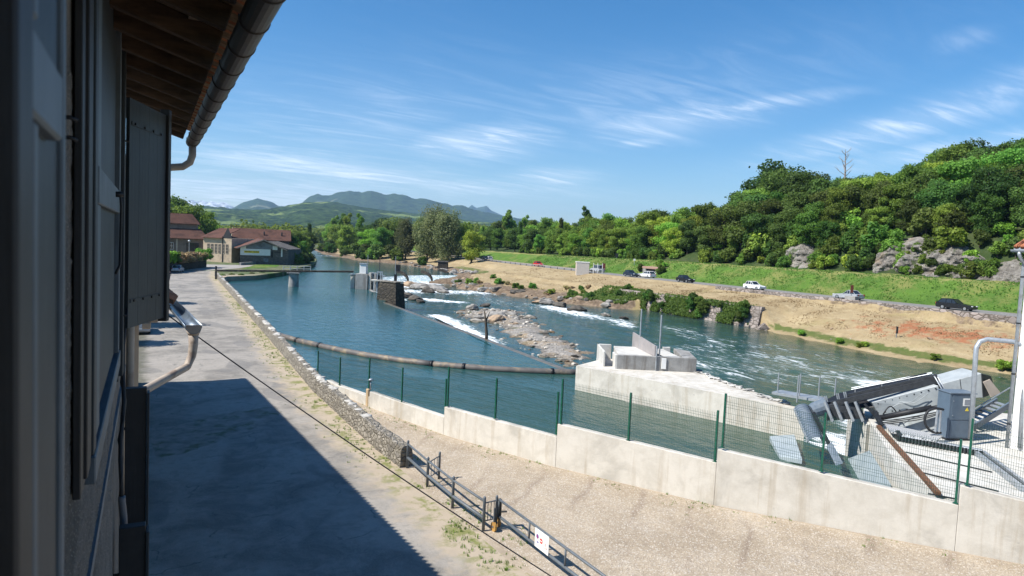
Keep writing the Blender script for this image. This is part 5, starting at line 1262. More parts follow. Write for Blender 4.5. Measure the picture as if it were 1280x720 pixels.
m = MB(); m.tube([A0 + Vector((0, 0, .9)), A1 + Vector((0, 0, .9))], .03, 8); m.bar(A0, A0 + Vector((0, 0, .9)), .05); m.build('handrail', MT['galv'], st)
# hoop pipe
hp = [P(1214, 556, PZ)]; kk = (hp[0] - CAM).dot(fw)
pts = [hp[0], D(1219.5, 445, kk), D(1220.5, 434, kk), D(1225, 427, kk), D(1234, 424, kk), D(1266, 427, kk - .4), D(1275, 430, kk - .5), D(1281, 437, kk - .55), D(1282, 450, kk - .6), D(1275, 560, kk - .6)]
pts[0] = D(1213, 549, kk); 
o = MB().tube(pts, .10, 12).build('hoop_pipe', MT['galv'], smooth=True); tag(o, 'tall galvanised hoop pipe bending over beside the control cabinet', 'pipe')

# ================================================================== GABLE HOUSE AT THE RIGHT
rb0 = P(1259, 560, PZ); HX, HY = rb0.x + .12, rb0.y
wh_ = thing('white_house', 'white rendered house corner with orange tiled eave and zinc downpipe', 'house', (HX + 3, HY - 4, 0))
MB().box((HX, HY - 12, -1), (HX + 8, HY - .02, 9.7)).build('wall', MT['white_render'], wh_)
m = MB(); ez = 9.72
m.prism([(HX - .42, HY - 12.3, ez), (HX - .42, HY + .32, ez), (HX + 4.2, HY + .32, ez + 1.9), (HX + 4.2, HY - 12.3, ez + 1.9)], (0, 0, .10)); wr_ = m.build('roof', MT['galv'], wh_)
m = MB(); m.prism([(HX + 4.2, HY - 12.3, ez + 1.9), (HX + 4.2, HY + .32, ez + 1.9), (HX + 8.4, HY + .32, ez), (HX + 8.4, HY - 12.3, ez)], (0, 0, .10)); m.build('roof', MT['tile_orange'], wh_)
m = MB()
for i in range(52):
    y = HY + .22 - i * .24
    for j in range(10): x0 = HX - .46 + .44 * j; m.tube([(x0, y, ez + .16 + .411 * (x0 - HX + .42)), (x0 + .48, y, ez + .18 + .411 * (x0 + .48 - HX + .42))], [.10, .085], 8)
m.build('roof_tile', MT['tile_orange'], wr_, smooth=True)
m = MB(); gx_ = HX - .50; gp3 = [[(gx_ + .09 * cos(a), yy, ez + .02 + .10 * sin(a)) for a in np.linspace(pi, 2 * pi, 9)] for yy in (HY - 12.3, HY + .36)]
m.grid(gp3); gq = m.build('gutter', MT['galv'], wh_, fix=False, smooth=True); gq.modifiers.new('t', 'SOLIDIFY').thickness = .01
m = MB(); m.tube([(gx_, HY + .05, ez - .06), (gx_, HY + .05, ez - .18), (gx_ + .12, HY + .05, ez - .32), (HX - .12, HY + .04, ez - .50), (HX - .09, HY + .04, ez - .62), (HX - .09, HY + .04, PZ)], .07, 12); dq = m.build('downpipe', MT['galv'], wh_, smooth=True)
for z in (2.2, 4.4, 6.6, 8.6): MB().tube([(HX - .09, HY + .04, z - .03), (HX - .09, HY + .04, z + .03)], .085, 12).build('pipe_clip', MT['metal_dark'], dq)

# ================================================================== ROCKS
def rockmat(name, a, b): return simple(name, a, b, 1.6, .9, bump=.9, bscale=5, bdist=.08, c3=tuple(x * .45 for x in b), s3=1.1)
RK = [rockmat('pale_rock', (.50, .46, .40), (.30, .275, .24)), rockmat('grey_rock', (.33, .31, .28), (.19, .18, .165)), rockmat('ochre_rock', (.42, .30, .19), (.28, .21, .15)), rockmat('dark_rock', (.12, .105, .085), (.065, .058, .05))]
for m_ in RK: wetline(m_, ZR + .16)
def rockmesh(seed, mat):
    b = bmesh.new(); bmesh.ops.create_icosphere(b, subdivisions=3, radius=1)
    for v in b.verts:
        p = v.co.copy(); d = 1 + .38 * nz(p, 1.1, seed * 3.7) + .20 * nz(p, 2.7, seed) + .09 * nz(p, 6, seed)
        q = p * d; q.z *= .62
        for k in range(4):
            n = Vector((sin(seed * 2.1 + k * 1.9), cos(seed * 1.3 + k * 2.3), .5 * sin(k + seed))).normalized(); e = q.dot(n)
            if e > .72: q -= n * (e - .72) * .85
        v.co = q
    me = bpy.data.meshes.new('boulder'); b.to_mesh(me); b.free(); me.materials.append(mat); return me
RM = [[rockmesh(i + 5 * j, RK[j]) for i in range(3)] for j in range(4)]
GRP = {0: ('pale limestone boulder among the rocks below the weir', 'pale boulders below the weir'), 1: ('grey weathered boulder among the rocks below the weir', 'grey boulders below the weir'),
       2: ('ochre tinted boulder among the rocks below the weir', 'ochre boulders below the weir'), 3: ('dark wet boulder standing in the fast river water', 'dark boulders in the river')}
def rock(p, s, j, lab=None, sq=1.0, grp=None):
    o = bpy.data.objects.new('boulder', RM[j][rr.randrange(3)]); COL.objects.link(o); o.location = p; o.rotation_euler = (rr.uniform(-.25, .25), rr.uniform(-.25, .25), rr.uniform(0, 6.3)); o.scale = (s * rr.uniform(.8, 1.35), s * rr.uniform(.8, 1.2), s * sq * rr.uniform(.7, 1.1))
    l, g = GRP[j]
    return tag(o, lab or l, 'boulder', None if lab else (grp or g))
# gravel bar
barpx = [(560, 388), (600, 386), (655, 386), (672, 398), (700, 415), (735, 430), (757, 440), (752, 452), (722, 459), (690, 455), (650, 438), (625, 425), (610, 405), (575, 398)]
bp = [P(x, y, ZR + .1) for x, y in barpx]; cx = sum(p.x for p in bp) / len(bp); cy = sum(p.y for p in bp) / len(bp)
def inpoly(x, y):
    ins = False; n = len(bp)
    for i in range(n):
        a, b = bp[i], bp[(i + 1) % n]
        if (a.y > y) != (b.y > y) and x < (b.x - a.x) * (y - a.y) / (b.y - a.y) + a.x: ins = not ins
    return ins
def edged(x, y): return min(segd((x, y), (bp[i].x, bp[i].y), (bp[(i + 1) % len(bp)].x, bp[(i + 1) % len(bp)].y)) for i in range(len(bp)))
def barz(x, y):
    d = edged(x, y) * (1 if inpoly(x, y) else -1); return ZR - .25 + .30 * max(-1, min(1.8, d / 2.2)) + .22 * fbm((x, y, 0), .35, 9, 4)
xs = np.arange(30, 58, .45); ys = np.arange(44, 112, .45); rows = [[(x, y, barz(x, y)) for x in xs] for y in ys]
bm_ = NT('river_gravel'); bc = bm_.n('ShaderNodeTexVoronoi'); bc.inputs['Scale'].default_value = 5; bm_.l(bm_.P, bc.inputs['Vector']); bs = bm_.n('ShaderNodeSeparateColor'); bm_.l(bc.outputs['Color'], bs.inputs[0])
c = bm_.mix(bs.outputs[0], (.36, .33, .295), (.20, .185, .165)); c = bm_.mix(bm_.math('MULTIPLY', bm_.rng(bm_.noise(.35, 6, .6), .5, .65), .7), c, (.30, .22, .13)); c = bm_.mix(bm_.math('MULTIPLY', bm_.rng(bm_.noise(.5, 6, .6, .4), .58, .68), .6), c, (.12, .13, .05))
bm_.col(c).pr(.9, 0, .25); bm_.bump(bm_.rng(bc.outputs['Distance'], 0, .6), 1, .08)
tag(MB().grid(rows).build('gravel_bar', bm_.m, fix=False, smooth=True), kind='structure')
wetline(bm_.m, ZR - .04, .25)
m = MB(); ico = bmesh.new(); bmesh.ops.create_icosphere(ico, subdivisions=1, radius=1); iv = [v.co.copy() for v in ico.verts]; iff = [[v.index for v in f.verts] for f in ico.faces]; ico.free()
for i in range(900):
    x = rr.uniform(31, 56); y = rr.uniform(45, 110)
    if not inpoly(x, y) or (x > 41 and 56 < y < 80 and rr.random() < .5): continue
    s = rr.choice((.08, .12, .18, .25)) * rr.uniform(.7, 1.3); R = Matrix.Rotation(rr.uniform(0, 6), 3, 'Z'); z = barz(x, y)
    m.add([R @ Vector((v.x * s * rr.uniform(.8, 1.3), v.y * s * rr.uniform(.7, 1.1), v.z * s * .6)) + Vector((x, y, z + s * .1)) for v in iv], iff)
tag(m.build('river_stones', simple('river_stone', (.52, .47, .40), (.24, .22, .195), .8, .9, bump=.5, bscale=8, island=.7), fix=False), 'small stones strewn over the gravel bar below the weir', kind='stuff')
cnt = 0
while cnt < 135:
    x = rr.uniform(32, 55); y = rr.uniform(46, 108)
    if not inpoly(x, y): continue
    near = max(0, 1 - abs(y - 62) / 30)
    j = rr.choices((0, 1, 2, 3), (.48, .30, .14, .08))[0]; s = rr.choice((.22, .28, .36, .5)) * rr.uniform(.7, 1.3) * (1.7 if rr.random() < .10 else 1) * (1.2 if y > 80 else 1)
    if x > 40 and 52 < y < 82 and rr.random() < .55: continue
    rock((x, y, barz(x, y) + s * .02), s, j, sq=.7); cnt += 1
for x, y, s, j, lab in ((622, 397, 1.5, 1, 'broad grey boulder in the river, largest of the rocks below the weir'), (640, 396, 1.2, 1, None), (608, 398, 1.2, 1, None), (590, 387, 1.5, 1, 'low mossy rock alone in the river above the rocky bar'), (606, 383, .9, 3, None),
                        (684, 380, 1.6, 1, None), (700, 384, 1.6, 3, None), (722, 389, 1.5, 3, None), (757, 395, .8, 1, None), (780, 399, .9, 3, None), (672, 379, 1.1, 2, None),
                        (525, 361, 3.0, 1, 'big rugged rock ledge between the two falls, behind the stone pier'), (545, 363, 2.6, 1, None), (512, 358, 2.0, 2, None), (535, 366, 2.0, 3, None), (555, 366, 1.6, 1, None), (508, 372, 2.0, 3, None), (520, 375, 1.5, 3, None), (500, 366, 1.3, 1, None), (526, 378, .9, 3, None)):
    q = P(x, y, ZR); rock((q.x, q.y, ZR + s * .12), s, j, lab, .8)
for i in range(62):
    Y = rr.uniform(103, 168); xw = tab(Y, XW); X = xw + abs(rr.gauss(0, 2.2)); s = rr.choice((.3, .5, .7, 1.1)) * rr.uniform(.7, 1.2)
    o = rock((X, Y, zright(X, Y) - s * .12), s, rr.choice((1, 1, 2, 3, 3)), 'rugged brown grey rock on the steep river bank below the dry field', 1.0); o['group'] = 'rocks on the far river bank'
for i in range(36):
    Y = rr.uniform(180, 262); X = tab(Y, XW) + rr.uniform(-1, 5); s = rr.choice((.5, .8, 1.3)) * rr.uniform(.7, 1.2)
    o = rock((X, Y, max(ZP, zright(X, Y)) + s * .1), s, rr.choice((0, 1, 1, 3)), 'grey rock on the bank upstream of the sluice gates', 1.0); o['group'] = 'rocks upstream of the sluice'
for i in range(16):
    Y = rr.uniform(34, 66); X = tab(Y, XW) + rr.uniform(1.5, 9); s = rr.choice((.14, .2, .3)) * rr.uniform(.7, 1.2)
    o = rock((X, Y, zright(X, Y) + s * .05), s, rr.choice((0, 1, 2)), 'small loose stone on the orange earth slope by the river', 1.0); o['group'] = 'loose stones on the orange slope'
# dead stump standing at the weir
q = P(603, 424, ZP); m = MB(); m.tube([(q.x + .5, q.y, ZR - .3), (q.x + .45, q.y, ZP + .5), (q.x + .3, q.y, .9), (q.x + .15, q.y + .1, 2.0)], [.22, .17, .13, .07], 8); m.tube([(q.x + .3, q.y, .9), (q.x + .8, q.y + .2, 1.9)], [.09, .03], 6)
o = m.build('driftwood', MT['bark'], smooth=True); tag(o, 'bare dark driftwood trunk standing upright on the weir crest', 'driftwood')

# ---------------- revetment wall, road wall, cliff
def vwall(name, label, Ya, Yb, fx, z0, z1, batter, mat, th=1.0, cap=False):
    rows = []
    for Y in np.arange(Ya, Yb + .01, .5):
        row = []
        for t in np.linspace(0, 1, 9):
            z = lerp(z0(Y), z1(Y), t); x = fx(Y) + batter * t; d = .10 * fbm((x, Y, z), .8, 3, 4); row.append((x - d, Y, z))
        row += [(fx(Y) + batter + th, Y, z1(Y) + .02 * nz((Y, 0, 0), 2)), (fx(Y) + batter + th, Y, z0(Y))]
        rows.append(row)
    m = MB().grid(rows); n0 = len(rows[0]); m.f += [tuple(range(n0)), tuple(len(m.v) - n0 + i for i in range(n0 - 1, -1, -1))]
    o = m.build(name, mat); return tag(o, label, 'wall')
vwall('river_wall', 'old stone river wall half hidden by ivy below the dry field', 75.2, 112, lambda Y: 83.55, lambda Y: -3.2, lambda Y: .95, .95, MT['revetment'], .7)
vwall('road_wall', 'low rubble retaining wall holding the far road above the field', 30, 96, lambda Y: 94.9, lambda Y: zfield(94.4, Y) - .4, lambda Y: 2.86 + .0 * Y, .15, MT['revetment'], .35)
def cliff(name, label, px, zoff, seed, amp):
    rows = []
    (x0, x1) = px; n = int((x1 - x0) / 1.6)
    for i in range(n + 1):
        x = lerp(x0, x1, i / n); row = []
        for t in np.linspace(-.08, 1.06, 26):
            y0_, y1_, X0, X1 = zoff(x); yy = lerp(y0_, y1_, t); X = lerp(X0, X1, max(0, t)); p = PX(x, yy, X)
            q = Vector((p.x, p.y, p.z)); d = amp * (1.5 * abs(fbm(q, .16, seed, 5)) + .7 * abs(fbm(q, .55, seed, 4))) - amp * .55
            edge = min(1, min(i, n - i) / 6) * min(1, max(0, 1.02 - t) * 5)
            row.append((p.x - d * edge + (1 - edge) * 2.2, p.y, p.z))
        rows.append(row)
    m = MB().grid(rows); n0 = len(rows[0]); k = len(m.v)
    # give the rock body: back edge goes deep into the hill
    vs = [(r[-1][0] + 6, r[-1][1], r[-1][2] - 1.0) for r in rows]; m.v += vs
    for i in range(len(rows) - 1): m.f.append((i * n0 + n0 - 1, (i + 1) * n0 + n0 - 1, k + i + 1, k + i))
    o = m.build(name, CLIFF); return tag(o, label, 'rock face')
kc = NT('limestone_cliff'); c = kc.mix(kc.rng(kc.noise(.5, 9, .7, .5), .32, .66), (.36, .335, .30), (.145, .13, .112)); c = kc.mix(kc.math('MULTIPLY', kc.rng(kc.noise(.28, 7, .65, .6), .56, .62), .85), c, (.06, .09, .028)); c = kc.mix(kc.math('MULTIPLY', kc.rng(kc.noise(.22, 5, .6), .58, .68), .5), c, (.38, .27, .17))
kc.col(c).pr(.92, 0, .2); q = kc.bump(kc.noise(.9, 9, .75, .4), 1.0, .8); kc.bump(kc.voro(1.3), .6, .3, q); CLIFF = kc.m
cliff('cliff', 'broad grey limestone cliff with tufts of green under the tall trees', (1086, 1236), lambda x: (346, tab(x, [(1086, 322), (1110, 302), (1140, 298), (1190, 306), (1215, 316), (1236, 326)]), 116.2, 119.6), 2, 2.0)
cliff('cliff', 'small ochre limestone outcrop beside the dark bushes above the embankment', (974, 1018), lambda x: (339, tab(x, [(974, 318), (990, 302), (1000, 300), (1018, 322)]), 116.5, 119), 7, 1.4)
cliff('cliff', 'low smooth grey rock outcrop near the white house eave', (1212, 1300), lambda x: (352, tab(x, [(1212, 342), (1235, 328), (1262, 325), (1300, 336)]), 116, 118.5), 12, 1.0)
# ================================================================== TREES
def tri_leaves(cen, nor, size, rng_):
    """random leaf-cluster quads at given centres, facing roughly along nor"""
    n = len(cen); a = rng_.normal(size=(n, 3)); nn = nor + .75 * rng_.normal(size=(n, 3)); nn /= np.linalg.norm(nn, axis=1)[:, None] + 1e-9
    t = np.cross(nn, a); t /= np.linalg.norm(t, axis=1)[:, None] + 1e-9; b = np.cross(nn, t)
    s = (size * rng_.uniform(.55, 1.25, size=n))[:, None]
    return np.stack([cen - t * s * .5 - b * s * .15, cen + t * s * .05 - b * s * .5, cen + t * s * .5 + b * s * .12, cen - t * s * .02 + b * s * .5], 1).reshape(-1, 3)
def quad_mesh(name, v, mat):
    n = len(v) // 4; me = bpy.data.meshes.new(name); me.vertices.add(4 * n); me.vertices.foreach_set('co', v.astype(np.float32).ravel())
    me.loops.add(4 * n); me.loops.foreach_set('vertex_index', np.arange(4 * n, dtype=np.int32)); me.polygons.add(n)
    me.polygons.foreach_set('loop_start', np.arange(0, 4 * n, 4, dtype=np.int32)); me.polygons.foreach_set('loop_total', np.full(n, 4, dtype=np.int32))
    me.update(calc_edges=True); me.materials.append(mat); return me
def crown_pts(seed, h, w, base, nblob, nleaf, shape, airy):
    g = np.random.default_rng(seed); C = []; N = []
    per = nleaf // nblob
    blobs = []
    for i in range(nblob):
        t = g.uniform(0, 1) if i > 2 else (.80, .6, .3)[i]
        if shape in ('round', 'spread'): t *= .88
        if shape == 'round': rad = w * (.25 + .75 * sin(pi * min(1, .12 + .80 * t)))
        elif shape == 'spread': rad = w * (.45 + .65 * t * (1.35 - t) * 1.6)
        elif shape == 'cone': rad = w * (1.02 - t) + .1
        elif shape == 'poplar': rad = w * (.35 + .65 * sin(pi * min(1, .15 + .8 * t)))
        elif shape == 'weep': rad = w * (.6 + .4 * sin(pi * (.1 + .8 * t)))
        else: rad = w * (.8 + .2 * (1 - t))
        an = g.uniform(0, 2 * pi); rr_ = rad * sqrt(g.uniform(.08, 1)) * (.74 if i % 3 else .42)
        z = base + (h - base) * (.08 + .86 * t)
        br = w * g.uniform(.24, .46) * (1.0 if shape not in ('cone', 'poplar') else .8)
        blobs.append((rr_ * cos(an), rr_ * sin(an), z, br))
        u = g.normal(size=(per, 3)); u /= np.linalg.norm(u, axis=1)[:, None]
        r = br * g.uniform(.35 if airy else .62, 1.12, size=(per, 1)) ** .8
        r = r * np.where(g.random((per, 1)) < .12, g.uniform(1.0, 1.38, size=(per, 1)), 1.0)
        sq = np.array([1, 1, .62 if shape in ('spread', 'round') else (.95 if shape != 'weep' else 1.5)])
        lump = 1 + .22 * np.sin(u[:, :1] * 5 + i) * np.cos(u[:, 1:2] * 6 + 2 * i)
        c = u * r * sq * lump + np.array([blobs[-1][0], blobs[-1][1], z]); keep = c[:, 2] > base * .55
        C.append(c[keep]); N.append((u * np.array([1, 1, 1.2]) + np.array([0, 0, .35]))[keep])
    return np.concatenate(C), np.concatenate(N), blobs, g
PROTO = {}
def proto(key, name, seed, h, w, base, nblob, nleaf, leaf, mat, shape='round', airy=False, cat='tree'):
    C, N, blobs, g = crown_pts(seed, h, w, base, nblob, nleaf, shape, airy)
    crown = quad_mesh('crown', tri_leaves(C, N, leaf, g), mat)
    m = MB(); r0_ = h * .022 + .05
    top = Vector((g.uniform(-.3, .3), g.uniform(-.3, .3), h * .72))
    m.tube([(0, 0, -.6), (0, 0, .2), (top.x * .4, top.y * .4, h * .35), tuple(top)], [r0_ * 1.35, r0_, r0_ * .75, r0_ * .2], 7)
    for b in blobs[:9]:
        z0 = max(base * .5, min(h * .6, b[2] - .25 * h)); k = z0 / (h * .72); s0 = Vector((top.x * k, top.y * k, z0))
        e = Vector((b[0], b[1], b[2])); m.tube([s0, s0.lerp(e, .5) + Vector((0, 0, .03 * h)), e], [r0_ * .5, r0_ * .32, r0_ * .08], 5)
    me = bpy.data.meshes.new('trunk'); me.from_pydata(m.v, [], m.f); me.update(); me.materials.append(MT['bark'])
    PROTO[key] = (name, crown, me, cat, h)
proto('dark1', 'broadleaf_tree', 1, 14, 5.4, 1.2, 30, 13500, .44, MT['leaf_dark'])
proto('dark2', 'broadleaf_tree', 2, 13, 5.0, 1.0, 28, 12600, .43, MT['leaf_dark'], 'spread', True)
proto('mid1', 'broadleaf_tree', 3, 12, 4.8, .8, 28, 12000, .42, MT['leaf_mid'], 'round', True)
proto('mid2', 'broadleaf_tree', 4, 13, 4.8, .9, 26, 10500, .40, MT['leaf_mid'], 'spread', True)
proto('light1', 'feathery_tree', 5, 12, 4.6, .8, 28, 10500, .38, MT['leaf_light'], 'spread', True)
proto('light2', 'feathery_tree', 6, 11, 4.0, .8, 24, 9600, .36, MT['leaf_light'], 'round', True)
proto('willow1', 'willow_tree', 7, 17, 6.5, 1.0, 34, 13000, .44, MT['leaf_willow'], 'weep', True)
proto('willow2', 'willow_tree', 8, 15, 5.0, .8, 30, 12000, .42, MT['leaf_willow'], 'weep')
proto('poplar', 'poplar_tree', 9, 19, 3.6, 1.5, 32, 11000, .46, MT['leaf_mid'], 'poplar')
proto('fir', 'conifer_tree', 10, 16, 2.8, .8, 64, 9600, .36, MT['leaf_dark'], 'cone')
proto('bush1', 'bush', 11, 3.0, 1.9, .1, 12, 2600, .36, MT['leaf_mid'], 'bush', cat='bush')
proto('bush2', 'bush', 12, 2.6, 1.8, .1, 11, 2200, .34, MT['leaf_light'], 'bush', cat='bush')
proto('bush3', 'bush', 13, 3.4, 2.2, .1, 12, 2800, .38, MT['leaf_dark'], 'bush', cat='bush')
proto('ivy', 'ivy_bush', 14, 2.2, 1.5, -.4, 12, 2400, .30, MT['leaf_ivy'], 'bush', cat='bush')
proto('drybush', 'dry_bush', 15, 1.8, 1.6, .0, 10, 2600, .26, MT['leaf_dry'], 'bush', True, cat='bush')
TR = random.Random(21); ntree = 0
def tree(key, loc, s, label, group=None, sz=1.0):
    global ntree; ntree += 1
    nm, cr, tk, cat, h = PROTO[key]
    t = thing(nm, label, cat, tuple(loc), group, TR.uniform(0, 6.28)); t.scale = (s * TR.uniform(.9, 1.1), s * TR.uniform(.9, 1.1), s * sz)
    for n, me in (('crown', cr), ('trunk', tk)):
        if cat == 'bush' and n == 'trunk': n = 'stem'
        if cat == 'bush' and n == 'crown': n = 'foliage'
        o = bpy.data.objects.new(n, me); COL.objects.link(o); o.parent = t
    return t
def onhill(X, Y): return Vector((X, Y, zright(X, Y) - .1))
LB = {'dark1': 'tall dark green round headed tree in the wood above the road', 'dark2': 'spreading dark green tree in the wood above the road', 'mid1': 'full mid green tree in the wood above the road', 'mid2': 'loose mid green spreading tree in the wood above the road',
      'light1': 'bright yellow green feathery tree in the wood above the road', 'light2': 'small bright green feathery tree at the edge of the wood above the road', 'fir': 'narrow dark conifer rising among the broadleaf trees above the road', 'poplar': 'slender upright poplar in the wood above the road'}
SKY_LINE = [(540, 262), (600, 266), (700, 255), (770, 261), (830, 245), (880, 204), (905, 190), (960, 186), (1000, 204), (1040, 221), (1130, 212), (1160, 195), (1200, 172), (1280, 166), (1500, 150)]
def wood(key, X, Y, s, sz=1.0, lab=None):
    p = onhill(X, Y); h = PROTO[key][4]
    for q_ in range(8):          # keep the wood's height as surveyed
        d = p + Vector((0, 0, h * s)) - CAM; w = d.dot(fw)
        if 360 - FPX * d.dot(up) / w > tab(640 + FPX * d.dot(rt) / w, SKY_LINE) - 3: break
        s *= .9
    if s < .5: return None
    return tree(key, onhill(X, Y), s, lab or LB[key], None if lab else LB[key].replace('tall ', '').split(' in the')[0] + 's above the road', sz)
# rows of the wood on the far side: from the embankment's edge up the slope
for Y in np.arange(48, 330, 4.6):
    xc = tab(Y, XC)
    right = Y < 112
    for k, (d, jit) in enumerate(((3.5, 1.5), (11, 3), (21, 4), (34, 6), (52, 8))):
        if right: continue
        if Y < 112 and k == 4 and TR.random() < .5: continue
        if Y > 150 and k >= 4 and TR.random() < .6: continue
        if k >= 3 and TR.random() < .42: continue
        if Y > 230 and TR.random() < .35: continue
        y = Y + TR.uniform(-2.4, 2.4); X = xc + 16 + d + TR.uniform(-jit, jit)
        if k == 1 and 60 < y < 88: continue
        if Y < 100: key = TR.choices(('dark1', 'dark2', 'mid1', 'mid2', 'light1'), (.26, .24, .2, .2, .10))[0]
        elif Y < 135: key = TR.choices(('dark1', 'dark2', 'mid1', 'mid2', 'light1'), (.40, .30, .14, .08, .08))[0]
        elif Y < 235: key = TR.choices(('dark1', 'mid1', 'mid2', 'light1', 'light2', 'dark2', 'fir'), (.06, .14, .20, .36, .18, .04, .02))[0]
        else: key = TR.choices(('dark1', 'mid1', 'mid2', 'light1', 'poplar', 'fir'), (.14, .25, .22, .22, .12, .05))[0]
        s = TR.uniform(.72, 1.08) * (1.05 if k > 1 else .9) * (.85 if Y > 150 and k < 2 else 1) * (.92 if right else 1)
        wood(key, X, y, s)
for Y in np.arange(46, 113, 4.7):
    for d, jit in ((8.5, 1.0), (14.5, 2), (22, 3), (31, 3), (42, 4), (55, 5)):
        if d < 10 and 62 < Y < 90 and TR.random() < .35: continue
        if d > 35 and TR.random() < .3: continue
        y = Y + TR.uniform(-2.2, 2.2); X = tab(y, XC) + 16 + d + TR.uniform(-jit, jit); key = TR.choices(('dark1', 'dark2', 'mid1', 'mid2', 'light1'), (.20, .20, .22, .24, .14))[0] if y < 98 else TR.choices(('dark1', 'dark2', 'mid1', 'mid2', 'light1'), (.36, .28, .16, .12, .08))[0]
        wood(key, X, y, TR.uniform(.78, 1.08) * (.62 if d < 10 else .85 if d < 16 else 1))
# particular trees one can point to
for Y, d, key, s, lab in ((129, 30, 'dark1', 1.42, 'tallest dark rounded tree standing up highest at the end of the wood'), (121, 24, 'dark1', 1.15, None), (135, 24, 'dark2', 1.1, None), (113, 22, 'dark2', 1.0, None),
                          (60, 24, 'mid2', 1.25, 'tall airy green tree on the crag above the white house'), (66, 34, 'dark2', 1.3, None), (56, 30, 'dark2', 1.35, None), (52, 22, 'mid1', 1.2, None), (70, 26, 'mid2', 1.1, None), (63, 44, 'dark1', 1.3, None), (48, 20, 'dark1', 1.2, None), (74, 40, 'mid1', 1.15, None), (44, 26, 'mid2', 1.3, None),
                          (163, 13, 'light1', 1.15, 'big bright yellow green feathery tree, largest of its kind above the culvert'), (150, 9, 'light1', 1.0, None), (172, 24, 'dark2', 1.1, None), (143, 10, 'mid2', 1.0, None), (138, 5, 'light2', .9, None), (97, 5, 'mid1', .72, 'rounded bright bush like tree at the foot of the cliff'), (92, 4.5, 'mid1', .6, None), (104, 4, 'dark2', .6, None), (116, 4, 'mid1', .62, None), (122, 5, 'light2', .7, None)):
    wood(key, tab(Y, XC) + 16 + d, Y, s, 1.0, lab)
# dead tree
q = onhill(tab(99, XC) + 16 + 34, 99 + 12); dt = thing('dead_tree', 'bare leafless grey tree poking above the dark wood', 'tree', tuple(q))
m = MB(); H_ = 15; m.tube([q + Vector((0, 0, -.3)), q + Vector((.2, 0, H_ * .6)), q + Vector((-.1, .2, H_ * 1.0))], [.28, .2, .05], 7); m.build('trunk', simple('dead_wood', (.30, .25, .21), (.2, .17, .15), 4, .9), dt)
for i in range(11):
    z = H_ * (.55 + .04 * i); an = i * 2.4; L_ = 2.6 - .14 * i; a = q + Vector((0, 0, z)); e = a + Vector((cos(an) * L_, sin(an) * L_, L_ * .8)); m = MB(); m.tube([a, a.lerp(e, .5) + Vector((0, 0, -.1)), e], [.09, .06, .02], 5); m.tube([a.lerp(e, .55), a.lerp(e, .9) + Vector((.4, .3, .5))], [.04, .015], 5)
    m.build('branch', bpy.data.materials['dead_wood'], dt)
# bushes along the foot of the wood and on the crag
for i in range(84):
    Y = TR.uniform(52, 235); X = tab(Y, XC) + 16 + TR.uniform(.2, 3.0)
    if 64 < Y < 84 and TR.random() < .5: continue
    key = TR.choice(('bush1', 'bush2', 'bush3', 'bush1')); lab = {'bush1': 'leafy green bush along the foot of the wood', 'bush2': 'pale green bush along the foot of the wood', 'bush3': 'dark green bush along the foot of the wood'}[key]
    tree(key, onhill(X, Y) - Vector((0, 0, .1)), TR.uniform(.55, 1.05), lab, lab.split(' along')[0] + 'es')
for i in range(64):
    Y = TR.uniform(46, 114); d = TR.uniform(1.5, 15)
    if 62 < Y < 90 and d < 4.2 or (92 < Y < 99 and d < 4): continue
    key = TR.choice(('bush1', 'bush3', 'bush1', 'bush2')); lab = {'bush1': 'leafy green shrub on the slope between the cliff and the wood', 'bush2': 'pale green shrub on the slope between the cliff and the wood', 'bush3': 'dark green shrub on the slope between the cliff and the wood'}[key]
    tree(key, onhill(tab(Y, XC) + 16 + d, Y) - Vector((0, 0, .3)), TR.uniform(.9, 1.7), lab, lab.split(' on the')[0] + 's on the slope')
for i in range(34):
    Y = TR.uniform(60, 92); d = TR.uniform(1.2, 8); key = TR.choice(('bush1', 'bush3', 'bush2'))
    tree(key, onhill(tab(Y, XC) + 15.5 + d, Y) - Vector((.6, 0, .2)), TR.uniform(.45, .8), 'small bush clinging to the ledges of the limestone cliff', 'bushes on the cliff')
# ivy and scrub over the river wall
for i in range(34):
    Y = TR.uniform(77, 112) if i < 22 else TR.uniform(112, 128); t = TR.random()
    X = 84.0 - .75 * t if Y < 105 else tab(Y, XW) + TR.uniform(3, 9)
    z = lerp(.75, -1.7, t * t) if Y < 105 else zright(X, Y)
    tree('ivy', (X, Y, z - .4), TR.uniform(.35, .8), 'clump of ivy hanging over the old river wall', 'ivy clumps on the river wall', TR.uniform(.7, 1.1))
gi = np.random.default_rng(77); C = []; N = []
while len(C) < 15000:
    Y = gi.uniform(76.5, 118); t = gi.uniform(0, 1); k_ = fbm((Y * .8, t * 2.2, 3), .33, 4, 4) + .28 * (t - .35) + (.25 if 88 < Y else 0)
    if k_ < gi.uniform(-.1, .25): continue
    if Y < 105: X = 83.5 + .95 * t - gi.uniform(.0, .38) + (gi.uniform(0, 1.6) if t > .9 else 0); z = lerp(-2.3, .98, t) + gi.uniform(-.05, .2)
    else: X = lerp(tab(Y, XW) + 1, 86, t); z = zright(X, Y) + gi.uniform(0, .4)
    C.append((X, Y, z)); N.append((-.9, -.3, .5))
o = link('ivy', quad_mesh('ivy', tri_leaves(np.array(C), np.array(N), .34, gi), MT['leaf_ivy']), None); tag(o, 'ivy and creepers matted over the old river wall', kind='stuff')
for i in range(34):
    Y = TR.uniform(108, 166); X = tab(Y, XW) + TR.uniform(.8, 12); key = TR.choice(('bush1', 'drybush', 'drybush', 'bush2'))
    tree(key, (X, Y, zright(X, Y) - .15), TR.uniform(.28, .6), 'low scrubby bush on the rocky bank above the fast water' if key != 'drybush' else 'withered straw coloured bush on the rocky bank above the fast water', 'green scrub on the rocky bank' if key != 'drybush' else 'dry scrub on the rocky bank', .8)
